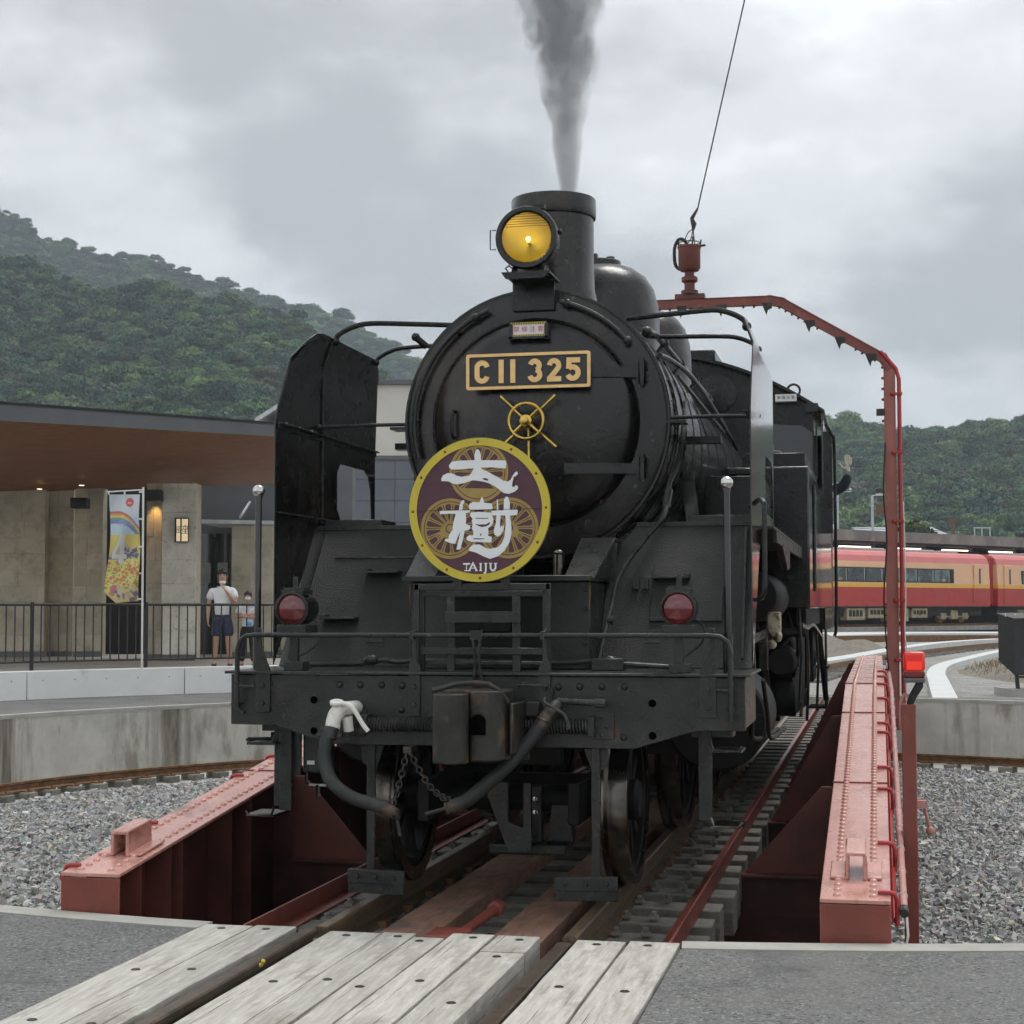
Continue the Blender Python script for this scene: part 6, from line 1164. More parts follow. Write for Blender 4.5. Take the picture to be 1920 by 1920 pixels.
for j in range(nv + 1):
    v = j / nv
    for i in range(nu + 1):
        u = i / nu; xl = 203 + 7 * math.sin(v * 5.2) * (v ** .6) + (22 * max(0, v - .9) / .1 * (1 - u)); xr = 261 - 1.5 * math.sin(v * 9)
        y = 926 + (1126 - 926) * v + (4 * (1 - u) * v); fold = .05 * math.sin(v * 11 + u * 3) + .03 * math.sin(u * 9 + v * 4)
        V[j, i] = S(px(xl + (xr - xl) * u, y, bl_ + fold))
        if v < .37:
            c = np.array([.56, .62, .68]) if v < .2 else np.array([.45, .60, .70])
            d = (v - (.155 + .30 * (u - .28) ** 2 * (1 if u > .28 else .15))) / .115
            if 0 <= d < 1: c = np.array([(.45, .03, .04), (.72, .24, .03), (.74, .62, .05), (.06, .32, .10), (.05, .16, .55), (.16, .10, .42)][int(d * 6)]) * .85 + .05
            rr2 = ((u - .68) / .13) ** 2 + ((v - .075) / .042) ** 2
            if rr2 < 1: c = np.array([.58, .02, .04]) if not (.25 > abs(v - .078) * 26 and abs(u - .68) < .085 and (int(u * 60) % 3)) else np.array([.7, .5, .5])
            if abs(u - .72 - (v - .12) * 1.2) < .008 and .117 < v < .16: c = np.array([.3, .3, .35])
            if .235 < v < .30 and .3 < u < .86 and (int(u * 46) % 3) and (int(v * 130 + u * 7) % 3): c = np.array([.30, .34, .55])
        else:
            c = np.array([.66, .55, .10])
            if .45 < v < .60:
                if v > .60 - .0 - (.15) * (1 - abs(u - .5) * 1.4): c = c * .45 + np.array([.33, .31, .40]) * .55
                for (eu, ev, er) in eng:
                    if (u - eu) ** 2 + ((v - ev) * 3.4) ** 2 < (er * 1.7) ** 2: c = np.array([.06, .06, .15])
                if v > .575 and u < .42: c = np.array([.12, .11, .22])
            if .60 < v < .88 and hsh[int(v * 88), int(u * 26)] > .80: c = np.array([.12, .25, .06])
            elif .60 < v < .88 and hsh[int(v * 70) + 9, int(u * 20)] > .75: c = np.array([.72, .62, .22])
            for (fu, fv, fr) in flw:
                if (u - fu) ** 2 + ((v - fv) * 3.4) ** 2 < fr ** 2: c = np.array([.62, .22, .03]) if (u - fu) ** 2 + ((v - fv) * 3.4) ** 2 > (fr * .4) ** 2 else np.array([.22, .08, .02])
            for (fu, fv, fr, fc) in blob:
                if (u - fu) ** 2 + ((v - fv) * 3.4) ** 2 < (fr * 1.8) ** 2: c = np.array(fc)
            # the numeral 4
            X, Y = (u - .40) / .62, (v - .505) / .26
            if (abs(X) < .12 and -.50 < Y < .52) or (-.48 < X < .26 and .19 < Y < .34) or (-.48 < X < .0 and abs((Y + .50) - (-X / .48) * .74) < .13 and Y < .3): c = np.array([.66, .64, .67])
        Cc[j, i] = c * .82 + .18 * np.array([.62, .6, .55])
F = np.array([[j * (nu + 1) + i, j * (nu + 1) + i + 1, (j + 1) * (nu + 1) + i + 1, (j + 1) * (nu + 1) + i] for j in range(nv) for i in range(nu)])
o = npmesh('cloth', V.reshape(-1, 3) - np.array(B0), F, colmat('printed_cloth', .8, .2), t, Cc.reshape(-1, 3), True); sm_ = o.modifiers.new('thickness', 'SOLIDIFY'); sm_.thickness = .004

# ------------------------------------------------------------------ station building with stone walls and a broad brown soffit
t = thing('station_building', 'low station building with stone walls and broad brown timber soffit', 'building', S((-9, 35, .4)))
def wall(x0, x1, ly, y_top, th=.4, rows=.35, name='stone_wall', z0=.40, tone=stonem, bl_w=(.7, 1.15)):
    a = (x0 - 960) * ly / 3136; b = (x1 - 960) * ly / 3136; zt = 1.424 + (1140.8 - y_top) * ly / 3136
    mb = MB(S); mb.box(a + .01, b - .01, ly + .02, ly + th, z0, zt); Wl = mb.build(name, stonem, t, 0)
    z = z0 + .12
    mb = MB(S); mb.box(a, b, ly - .01, ly + .02, z0, z - .006); mb.build('plinth', fasciam, Wl, 0)
    while z < zt - .02:
        z2 = min(z + rows, zt); x = a - rnd.uniform(0, .5) * (1 if b - a > 1.2 else 0)
        while x < b - .01:
            x2 = min(x + (rnd.uniform(*bl_w) if b - a > 1.2 else rnd.choice([b - a, (b - a) * .45, (b - a) * .6])), b)
            if b - x2 < .12: x2 = b
            mb = MB(S); x_ = max(x, a); dd = rnd.uniform(0, .01); mb.box(x_ + .0015, x2 - .0015, ly - dd, ly + .03, z + .0015, z2 - .0015); mb.build('stone_block', tone, Wl, 0, .004); x = x2
        z = z2
    return Wl
wall(-420, 84, 36, 898); wall(84, 137, 36.35, 898); wall(139, 192, 36, 898)
wall(303, 367, 33.2, 905, .6, .47, 'stone_pillar', tone=litstone); wall(274, 303, 33.55, 905, .5, .47, 'stone_pillar')
wall(434, 512, 35.4, 985, .5, .40, 'stone_pillar'); wall(512, 640, 37, 985, .4, .40, 'stone_wall')
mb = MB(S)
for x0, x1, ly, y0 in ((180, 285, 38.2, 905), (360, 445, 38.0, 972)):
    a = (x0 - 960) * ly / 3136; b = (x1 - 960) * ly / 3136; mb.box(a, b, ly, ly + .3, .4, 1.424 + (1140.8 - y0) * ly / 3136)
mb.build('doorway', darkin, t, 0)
for x0, x1 in ((372, 400), (404, 432)):
    mb = MB(S); a = px(x0, 985, 37.2)[0]; b = px(x1, 985, 37.2)[0]; mb.box(a, b, 37.2, 37.24, .42, 3.1); dr = mb.build('glass_door', glassd, t, 0)
    mb = MB(S); mb.box(a + .05, b - .06, 37.19, 37.2, 2.0, 2.45); mb.build('door_notice', M('notice_grey' + str(x0), (.25, .25, .25), .7), dr, 0)
mb = MB(S); a, b = px(-260, 785, 28)[0], px(560, 785, 30.9)[0]
SQ = [px(-260, 769, 26.7), px(560, 817.9, 30.9), px(560, 904, 36.2), px(-260, 931, 36.2)]
mb.add([(p[0], p[1], p[2]) for p in SQ] + [(p[0], p[1], p[2] + .05) for p in SQ], [(0, 1, 2, 3), (7, 6, 5, 4), (0, 4, 5, 1), (1, 5, 6, 2), (2, 6, 7, 3), (3, 7, 4, 0)]); RF = mb.build('soffit', soffitm, t, 0)
zf = [SQ[0][2], SQ[1][2]]
mb = MB(S); A, B = SQ[0], SQ[1]; D, C_ = SQ[3], SQ[2]
mb.hexa([(A[0], A[1] - .06, A[2] - .02), (B[0], B[1] - .06, B[2] - .02), (C_[0], C_[1], C_[2] + .06), (D[0], D[1], D[2] + .06), (A[0], A[1] - .06, A[2] + .29), (B[0], B[1] - .06, B[2] + .20), (C_[0], C_[1], C_[2] + .75), (D[0], D[1], D[2] + 1.0)])
mb.f = mb.f[1:]; mb.mi = mb.mi[1:]; mb.build('roof', fasciam, RF, 0)
mb = MB(S); mb.hexa([(A[0], A[1] - .09, A[2] + .29), (B[0], B[1] - .09, B[2] + .20), (B[0], B[1] + .1, B[2] + .21), (A[0], A[1] + .1, A[2] + .30), (A[0], A[1] - .09, A[2] + .33), (B[0], B[1] - .09, B[2] + .235), (B[0], B[1] + .1, B[2] + .24), (A[0], A[1] + .1, A[2] + .34)]); mb.build('eaves_trim', darkin, RF, 0)
for x, y, ly in ((72, 925, 35.0), (151, 914, 34.5)):
    mb = MB(S); c = px(x, y, ly); fx_ = (c[1] - 28) / 8.2; mb.lathe([(0, -.004), (.05, -.004), (.055, .01)], (c[0], c[1], SQ[0][2] + (SQ[3][2] - SQ[0][2]) * (c[1] - 26.7) / 9.5 - .004), (0, 0, 1), 12); mb.build('downlight', M('downlight_lit' + str(x), (.9, .85, .75), .4, emit=(1, .85, .6), estr=1.2), t, 0)
for q, (x, ly) in enumerate(((40, 34.6), (110, 34.9), (160, 34.6))):
    ld = bpy.data.lights.new('soffit_lamp', 'SPOT'); ld.energy = 2.5; ld.color = (1, .74, .42); ld.spot_size = rad(120); ld.spot_blend = .8; ld.shadow_soft_size = .06
    lo_ = bpy.data.objects.new('soffit_lamp', ld); COL.objects.link(lo_); c = px(x, 930, ly); lo_.location = S((c[0], ly, 3.78)); lo_.rotation_euler = (rad(18), 0, YAW)
for x, y, ly in ((148, 942, 35.3), (285, 928, 32.9)):
    mb = MB(S); c = px(x, y, ly); mb.box(c[0] - .17, c[0] + .17, c[1] - .15, c[1] + .2, c[2] - .11, c[2] + .11); mb.build('spotlight_box', darkin, t, 0, .02, 2)
# warm lamp washing down the pillar
ld = bpy.data.lights.new('pillar_lamp', 'SPOT'); ld.energy = 13; ld.color = (1, .55, .18); ld.spot_size = rad(75); ld.spot_blend = .7; ld.shadow_soft_size = .04
lo_ = bpy.data.objects.new('pillar_lamp', ld); COL.objects.link(lo_); c = px(289, 938, 33.42); lo_.location = S(c); lo_.rotation_euler = (rad(8), 0, YAW); lo_.parent = None
# wall lantern sign
ly = 33.16; mb = MB(S); a, b = px(328, 970, ly), px(353, 1016, ly); mb.box(a[0], b[0], ly - .07, ly + .02, b[2], a[2]); LS = mb.build('lantern_sign', M('lantern_frame', (.03, .022, .018), .5), t, 0)
lit = M('lantern_paper', (.80, .66, .45), .7, emit=(1, .78, .48), estr=.32, var=.05)
for x0, x1 in ((330, 337), (340, 351.5)):
    mb = MB(S); p0, p1 = px(x0, 972, ly - .075), px(x1, 1014, ly - .075); mb.box(p0[0], p1[0], ly - .075, ly - .06, p1[2], p0[2]); mb.build('lantern_panel', lit, LS, 0)
put_text('lantern_lettering', '座', .19, lambda u, v, tt: S((px(345.5, 993, ly - .08)[0] + u, ly - .079 - tt, px(345.5, 993, ly - .08)[2] + v)), darkin, LS)
put_text('lantern_lettering', '座', .16, lambda u, v, tt: S((px(333.5, 993, ly - .08)[0] + u * .55, ly - .079 - tt, px(333.5, 993, ly - .08)[2] + v)), darkin, LS)
# dark upper wall and thin canopy to the right of the pillar
mb = MB(S); a, b = px(360, 980, 37.6)[0], px(660, 900, 37.6)[0]; mb.box(a, b, 37.6, 38.4, 3.05, 4.6); mb.build('upper_wall', fasciam, t, 0)
mb = MB(S); a, b = px(366, 973, 34.6), px(640, 960, 36.4); mb.hexa([(a[0], 34.6, 3.20), (b[0], 36.4, 3.22), (b[0], 37.5, 3.25), (a[0], 37.5, 3.25), (a[0], 34.6, 3.28), (b[0], 36.4, 3.31), (b[0], 37.5, 3.35), (a[0], 37.5, 3.35)]); CN = mb.build('door_canopy', M('pale_metal', (.50, .53, .55), .4), t, 0)
mb = MB(S); mb.bar(px(449, 970, 35.6), px(468, 940, 37.5), .04, .04); mb.build('canopy_strut', MATS['pale_metal'], CN, 0)

# warehouse behind: grey cladding below, white above
t = thing('white_warehouse', 'plain warehouse with white upper wall and grey panelled lower wall', 'building', S((-3, 46, .4)))
ly = 46; zs = 1.424 + (1140.8 - 857) * ly / 3136; zt = 1.424 + (1140.8 - 719) * ly / 3136; a, b = px(590, 0, ly)[0], px(1120, 0, ly)[0]
wm = M('cream_cladding', (.62, .60, .54), .7, var=.05, scale=1, bump=.05, bscale=8); gm = M('slate_grey_panel', (.135, .15, .175), .6, var=.08, scale=1.5, rand=.04)
mb = MB(S); mb.box(a, b, ly, ly + 12, zs, zt); mb.build('upper_wall', wm, t, 0)
mb = MB(S); mb.box(a - .15, b + .15, ly - .15, ly + 12.2, zt, zt + .12); mb.build('roof_edge', fasciam, t, 0)
mb = MB(S); mb.box(a - .1, b, ly - .06, ly, zs - .06, zs + .05); mb.build('ledge', fasciam, t, 0)
mb = MB(S); mb.box(a - 3.2, b, ly + .03, ly + 11.9, .3, zs - .001); mb.build('core', fasciam, t, 0)
z = zs
while z > .45:
    z2 = max(z - .60, .4); x = a - 3.2
    while x < b: mb = MB(S); x2 = min(x + 2.7, b); mb.box(x + .006, x2 - .006, ly - .02, ly + .029, z2 + .006, z - .006); mb.build('wall_panel', gm, t, 0); x = x2
    z = z2
t = thing('distant_house', 'small cream gable end peeking over the station roof', 'house', S((-9.2, 62, .4)))
ly = 62; mb = MB(S); a, b = px(493, 0, ly)[0], px(590, 0, ly)[0]; zt = 1.424 + (1140.8 - 790) * ly / 3136; mb.box(a, b, ly, ly + 8, .3, zt); mb.build('wall', wm, t, 0)
mb = MB(S); m_ = (a + b) / 2; mb.hexa([(a - .3, ly - .3, zt - .05), (m_, ly - .3, zt + .75), (m_, ly + 8, zt + .75), (a - .3, ly + 8, zt - .05), (a - .3, ly - .3, zt + .12), (m_, ly - .3, zt + .92), (m_, ly + 8, zt + .92), (a - .3, ly + 8, zt + .12)]); mb.hexa([(b + .3, ly - .3, zt - .05), (m_, ly - .3, zt + .75), (m_, ly + 8, zt + .75), (b + .3, ly + 8, zt - .05), (b + .3, ly - .3, zt + .12), (m_, ly - .3, zt + .92), (m_, ly + 8, zt + .92), (b + .3, ly + 8, zt + .12)]); mb.build('roof', MATS['pale_metal'], t, 0)

# ------------------------------------------------------------------ right: railcars, platform canopy, yard
TD = Vector((.757, .653, 0)); TN = Vector((.653, -.757, 0)); TG = Vector((29.05, 101, 0))      # along the train, towards the viewer's side, gap between cars
def TR(p):            # s along the train, d away from the visible side (0 = side face), z
    q = TG + TD * p[0] - TN * p[1]; return S((q.x, q.y, p[2]))
pink = M('faded_pink', (.60, .165, .155), .42, var=.05, scale=1); beige = M('beige_orange', (.78, .46, .26), .4, var=.05, scale=1); yell = M('train_yellow', (.76, .42, .05), .4, var=.04); tred = M('train_red', (.42, .03, .024), .4, var=.1, scale=2); undm = M('underfloor', (.028, .026, .024), .8, var=.4, scale=2); boxm = M('underfloor_box', (.34, .295, .185), .7, var=.25, scale=3, dirt=(.12, .10, .07), dpos=(.5, .7)); wing = M('train_glass', (.02, .03, .032), .08, var=.6, scale=.7, dirt=(.10, .15, .15), dpos=(.5, .6), dscale=.9, rvar=.02); grey = M('roof_grey', (.45, .45, .44), .6, var=.1)
ZB = 1.50
def car(s0, s1, lab, ds):
    t = thing('railcar', lab, 'train', TR(((s0 + s1) / 2, 1.4, .5)), 'railcars of the red and beige train')
    zb = [1.52, 2.58, 2.80, 4.02, 4.36, 4.56, 4.66, 4.69]; dd = [0.0, -.02, -.02, .04, .16, .40, .75, 1.4]
    mats = [tred, yell, beige, pink, pink, pink, grey, grey]
    for nm, k0, k1, m_ in (('lower_body', 0, 1, tred), ('yellow_stripe', 1, 2, yell), ('upper_body', 2, 3, beige), ('roof_shoulder', 3, 5, pink), ('roof', 5, 7, pink)):
        mb = MB(TR)
        for k in range(k0, k1):
            for a, b in ((dd[k], dd[k + 1]),):
                mb.add([(s0, a, zb[k]), (s1, a, zb[k]), (s1, b, zb[k + 1]), (s0, b, zb[k + 1])], [(0, 1, 2, 3)]); mb.add([(s0, 2.8 - a, zb[k]), (s1, 2.8 - a, zb[k]), (s1, 2.8 - b, zb[k + 1]), (s0, 2.8 - b, zb[k + 1])], [(3, 2, 1, 0)])
                for s in (s0, s1): mb.add([(s, a, zb[k]), (s, 2.8 - a, zb[k]), (s, 2.8 - b, zb[k + 1]), (s, b, zb[k + 1])], [(0, 1, 2, 3)])
        mb.build(nm, m_, t, 30)
    mb = MB(TR); mb.box(s0, s1, 0, 2.8, 1.45, 1.52); mb.box(s0 + .4, s1 - .4, .35, 2.4, .95, 1.45); mb.build('underframe', undm, t, 0)
    # windows: a dark band with single panes
    wb0, wb1 = (s0 + 2.6, s1 - 3.7); mb = MB(TR); mb.box(wb0, wb1, -.028, .02, 2.86, 3.68); WB_ = mb.build('window_band', undm, t, 0); s = wb0 + .12; k = 0
    while s + 1.0 < wb1:
        e = min(s + (1.52 if k % 2 == 0 else 1.48), wb1 - .1); mb = MB(TR); mb.box(s, e, -.04, -.03, 2.93, 3.62); mb.build('window_pane', wing, WB_, 0)
        mb = MB(TR); mb.box(e - .07, e - .03, -.045, -.04, 2.93, 3.62); mb.build('pane_edge', grey, WB_, 0)
        if k % 3 == 1: mb = MB(TR); mb.box(s + .75, s + 1.1, -.0405, -.04, 2.95, 3.12); mb.build('seat_back', boxm, WB_, 0)
        s = e + .1; k += 1
    for d0 in ds:
        mb = MB(TR); mb.box(d0, d0 + 1.0, -.055, -.02, 1.75, 4.0); Dr = mb.build('door', beige, t, 0, .02); mb = MB(TR); mb.box(d0 - .0, d0 + 1.0, -.058, -.054, 1.75, 2.58); mb.build('door_lower', tred, Dr, 0); mb = MB(TR); mb.box(d0 - .0, d0 + 1.0, -.057, -.054, 2.58, 2.8); mb.build('door_stripe', yell, Dr, 0)
        mb = MB(TR); mb.box(d0 + .5, d0 + .68, -.062, -.055, 2.85, 3.75); mb.build('door_pane', wing, Dr, 0)
    for bs in (s0 + 3, s1 - 3.2):
        for w_ in (-1.05, 1.05):
            mb = MB(TR); mb.lathe([(0, 0), (.39, 0), (.39, .1), (.43, .12), (.43, .14), (0, .14)], (bs + w_, .55, .93), (0, 1, 0), 20); mb.build('wheel', rust, t, 35)
        mb = MB(TR); mb.box(bs - 1.6, bs + 1.6, .38, .50, .85, 1.12); mb.box(bs - .35, bs + .35, .3, .5, .75, 1.3); mb.box(bs - 1.35, bs - .8, .3, .42, .75, 1.12); mb.box(bs + .8, bs + 1.35, .3, .42, .75, 1.12); mb.build('bogie', boxm, t, 0, .03)
    for q, (b0_, L_, z0, z1) in enumerate(((s0 + 6, 1.6, .75, 1.42), (s0 + 7.9, 1.4, .85, 1.42), (s0 + 9.6, 2.0, .65, 1.42), (s0 + 11.9, 1.5, .85, 1.40))):
        mb = MB(TR); mb.box(b0_, b0_ + L_, .1, .6, z0, z1); bx = mb.build('equipment_box', boxm, t, 0, .02)
        for g in range(4): mb = MB(TR); mb.box(b0_ + .15 + g * .32, b0_ + .38 + g * .32, .085, .1, z0 + .2, z1 - .12); mb.build('box_louvre', undm, bx, 0)
    for q in np.arange(s0 + 2, s1 - 2, 2.4): mb = MB(TR); mb.box(q, q + 1.3, .9, 1.9, 4.66, 4.82); mb.build('roof_unit', grey, t, 0, .03)
    return t
car(-20.0, -.42, 'red and beige railcar with long window band and door near the gap', (-2.1,)); c2 = car(.42, 20, 'second red and beige railcar cut off by the picture edge', (1.1,))
t = thing('gangway', 'dark red folding gangway between the two railcars', 'gangway', TR((0, 1.4, 1.5))); 
for k in range(6): mb = MB(TR); s = -.38 + k * .13; mb.box(s, s + .11, .25 + .03 * (k % 2), 2.5, 1.6, 4.45); mb.build('bellow_fold', tred, t, 0, .02)
# track bed, platform and canopy behind the train
mb = MB(TR); mb.box(-60, 70, -1.2, 4.2, .15, .36); tag(mb.build('train_trackbed', yardm, smooth=0), kind='structure')
for d in (.85, 1.95):
    mb = MB(TR); mb.box(-60, 70, d - .035, d + .035, .36, .50); o = mb.build('train_rail', rust, None, 0, org=TR((0, d, .36))); tag(o, 'rail under the train on the ' + ('near' if d < 1 else 'platform') + ' side', 'rail', 'rails under the train')
t = thing('platform_canopy', 'long flat grey platform canopy with strip lights behind the train', 'canopy', TR((0, 6, 1)))
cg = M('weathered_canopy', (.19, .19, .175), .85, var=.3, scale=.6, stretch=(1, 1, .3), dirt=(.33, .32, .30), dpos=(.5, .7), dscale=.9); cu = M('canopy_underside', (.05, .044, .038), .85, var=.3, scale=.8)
mb = MB(TR); mb.box(-55, 60, 3.3, 10, 5.35, 5.98); mb.build('fascia', cg, t, 0)
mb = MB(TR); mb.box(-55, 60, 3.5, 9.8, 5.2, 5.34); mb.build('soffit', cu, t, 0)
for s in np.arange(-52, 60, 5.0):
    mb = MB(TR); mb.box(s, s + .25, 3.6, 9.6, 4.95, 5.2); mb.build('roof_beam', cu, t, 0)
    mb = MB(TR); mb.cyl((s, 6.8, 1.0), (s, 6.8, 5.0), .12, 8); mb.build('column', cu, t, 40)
tube = M('strip_light', (.9, .9, .8), .4, emit=(1, 1, .82), estr=1.5)
for s in np.arange(-50.6, 58, 5.1): mb = MB(TR); mb.box(s, s + 2.9, 3.75, 3.95, 4.98, 5.06); mb.build('strip_light', tube, t, 0)
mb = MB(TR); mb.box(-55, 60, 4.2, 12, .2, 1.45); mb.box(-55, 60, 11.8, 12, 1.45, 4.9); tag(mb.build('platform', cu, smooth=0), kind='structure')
# yard: concrete strips, curved tracks, cable trough, earth bank
def gp(pxx, py, z): ly = 3136 * (1.424 - z) / (py - 1140.8); return ((pxx - 960) * ly / 3136, ly)
def strip(name, pts, wid, z0, z1, m, kind=None, lab=None, cat=None, group=None):
    mb = MB(S); P = smoothp([(p[0], p[1], 0) for p in pts], 6); n = len(P); vs_ = []
    for i in range(n):
        d = P[min(i + 1, n - 1)] - P[max(i - 1, 0)]; d.normalize(); q = Vector((-d.y, d.x, 0)) * wid / 2
        vs_ += [(P[i].x - q.x, P[i].y - q.y, z0), (P[i].x + q.x, P[i].y + q.y, z0), (P[i].x + q.x, P[i].y + q.y, z1), (P[i].x - q.x, P[i].y - q.y, z1)]
    fs = [(0, 1, 2, 3), tuple(4 * (n - 1) + k for k in (3, 2, 1, 0))]
    for i in range(n - 1):
        for k in range(4): fs.append((4 * i + k, 4 * i + (k + 1) % 4, 4 * i + 4 + (k + 1) % 4, 4 * i + 4 + k))
    mb.add(vs_, fs); o = mb.build(name, m, None, 30, org=S((P[0].x, P[0].y, z0)))
    if kind: tag(o, kind=kind)
    else: tag(o, lab, cat, group)
    return o
troughm = M('trough_concrete', (.58, .59, .58), .7, var=.08, scale=3)
strip('cable_trough', [gp(1768, 1312, -.05), gp(1757, 1282, -.05), gp(1752, 1262, -.05), gp(1768, 1248, -.05), gp(1815, 1235, -.05), gp(1880, 1221, -.05), gp(1960, 1208, -.05)], .40, -.16, -.02, troughm, None, 'pale concrete cable trough curving across the yard behind the beacon', 'cable trough')
strip('cable_trough', [gp(1480, 1255, .0), gp(1600, 1236, .0), gp(1700, 1218, .0), gp(1800, 1207, .0), gp(2000, 1196, .0)], .6, -.16, .10, troughm, None, 'straight pale concrete trough beside the curved yard track', 'cable trough')
strip('service_path', [gp(1380, 1196, .1), gp(1600, 1190, .1), gp(1800, 1189, .1), gp(2000, 1190, .1)], 5.5, -.1, .16, troughm, 'structure')
for pts, lab in (([gp(1450, 1283, -.1), gp(1570, 1252, -.1), gp(1700, 1231, -.1), gp(1850, 1214, -.1), gp(2050, 1200, -.1)], 'nearer rusty rail of the curved yard track'), ([gp(1450, 1266, -.1), gp(1570, 1240, -.1), gp(1700, 1222, -.1), gp(1850, 1208, -.1), gp(2050, 1196, -.1)], 'farther rusty rail of the curved yard track')):
    strip('yard_rail', pts, .07, -.12, .04, rust, None, lab, 'rail', 'rails of the curved yard track')
strip('yard_rail', [gp(1400, 1203, .1), gp(1600, 1199, .1), gp(1800, 1198, .1), gp(2000, 1199, .1)], .12, -.05, .24, rust, None, 'long straight dark rail below the pale service path', 'rail', 'rails of the straight yard track')
pts = [gp(1450, 1274, -.1), gp(1570, 1246, -.1), gp(1700, 1226.5, -.1), gp(1850, 1211, -.1), gp(2050, 1198, -.1)]; P = smoothp([(p[0], p[1], 0) for p in pts], 14)
t = thing('yard_sleepers', 'row of timber sleepers under the curved yard track', 'sleepers', S((P[0].x, P[0].y, -.15)))
for i in range(0, len(P) - 1):
    d = (P[i + 1] - P[i]); n_ = max(1, int(d.length / .7)); dn = d.normalized()
    for k in range(n_): c = P[i] + d * (k / n_); mb = MB(S); mb.obox((c.x, c.y, -.13), (-dn.y, dn.x, 0), dn, (0, 0, 1), 1.05, .11, .03); mb.build('sleeper', sleepm, t, 0)
def mound(name, cx, cy_, rx, ry, h, m):
    n = 40; xs_ = np.linspace(-1, 1, n); V = []; 
    for j in range(n):
        for i in range(n):
            r = math.hypot(xs_[i], xs_[j]); hz = h * max(0, 1 - r * r) ** .8 * (1 + .35 * math.sin(xs_[i] * 9 + xs_[j] * 4) * math.sin(xs_[j] * 11)) - .19; V.append(S((cx + xs_[i] * rx, cy_ + xs_[j] * ry, hz)))
    F = np.array([[j * n + i, j * n + i + 1, (j + 1) * n + i + 1, (j + 1) * n + i] for j in range(n - 1) for i in range(n - 1)]); o = npmesh(name, np.array(V), F, m, None, None, True); tag(o, kind='structure'); return o
mound('earth_bank', 13.7, 37.5, 3.2, 8.0, .45, dirtm); mound('earth_bank', 10.6, 58, 2.6, 6, .55, dirtm)
# dry grass tufts on the bank
nb = 9000; gx, gy_ = rg.normal(0, .42, nb), rg.normal(0, .42, nb); ok = np.hypot(gx, gy_) < .95; gx, gy_ = gx[ok], gy_[ok]; nb = len(gx); bx, by = 13.7 + gx * 3.2, 37.5 + gy_ * 8; hz = .45 * np.clip(1 - gx * gx - gy_ * gy_, 0, 1) ** .8 - .2
c_, s_ = math.cos(YAW), math.sin(YAW); BX_ = CAMX + bx * c_ - by * s_; BY_ = CAMY + bx * s_ + by * c_; an = rg.uniform(0, 2 * PI, nb); hh_ = rg.uniform(.05, .20, nb); ww = .012; ln = rg.normal(0, .06, (nb, 2))
V = np.stack([np.column_stack([BX_ - ww * np.cos(an), BY_ - ww * np.sin(an), hz]), np.column_stack([BX_ + ww * np.cos(an), BY_ + ww * np.sin(an), hz]), np.column_stack([BX_ + ln[:, 0], BY_ + ln[:, 1], hz + hh_])], 1).reshape(-1, 3)
cg_ = np.repeat(np.array([.30, .24, .14]) * rg.uniform(.5, 1.35, (nb, 1)) * (1 + rg.uniform(-.1, .1, (nb, 3))), 3, 0); o = npmesh('dry_grass', V, np.arange(3 * nb).reshape(-1, 3), colmat('dry_grass', .9, .1), None, cg_); tag(o, 'short dry grass on the earth bank', 'grass', kind='stuff')
# dark shrouded machine on legs at the right edge
ly = 30.6; t = thing('covered_machine', 'black boxy covered machine on thin legs at the right edge', 'machine', S(((1900 - 960) * ly / 3136, ly, -.1)))
a = px(1868, 1155, ly); b = px(1985, 1270, ly); zt, zm = a[2], px(0, 1240, ly)[2]
mb = MB(S); mb.hexa([(a[0], ly, zm), (a[0] + .14, ly - .5, zm - .25), (b[0], ly - .5, zm - .25), (b[0], ly + .3, zm), (a[0], ly, zt), (a[0] + .14, ly - .5, zt - .08), (b[0], ly - .5, zt - .08), (b[0], ly + .3, zt)]); CM = mb.build('cover', fencem, t, 0, .015)
mb = MB(S); mb.hexa([(a[0] - .02, ly, zt), (a[0] + .13, ly - .53, zt - .09), (b[0], ly - .53, zt - .09), (b[0], ly + .3, zt), (a[0] - .02, ly, zt + .04), (a[0] + .13, ly - .53, zt - .05), (b[0], ly - .53, zt - .05), (b[0], ly + .3, zt + .04)]); mb.build('lid', couplm, t, 0)
for k in range(6): mb = MB(S); mb.cyl((a[0] + .06 + k * .18, ly - .3 + .02 * k, zt - .03), (a[0] + .06 + k * .18, ly - .3 + .02 * k, zt + .045), .016, 6); mb.build('lid_bolt', chrome, t)
for x in (a[0] + .2, a[0] + .42, b[0] - .1): mb = MB(S); mb.bar((x, ly - .42, zm - .2), (x + .03, ly - .4, -.05), .06, .06, (0, 1, 0)); mb.build('leg', fencem, t, 0)
mb = MB(S); mb.bar((a[0] + .2, ly - .44, .18), (b[0], ly - .44, .18), .04, .04); mb.build('brace', fencem, t, 0)
mb = MB(S); mb.box(a[0], b[0], ly - .7, ly + .3, -.16, -.03); mb.build('footing', concr, t, 0)
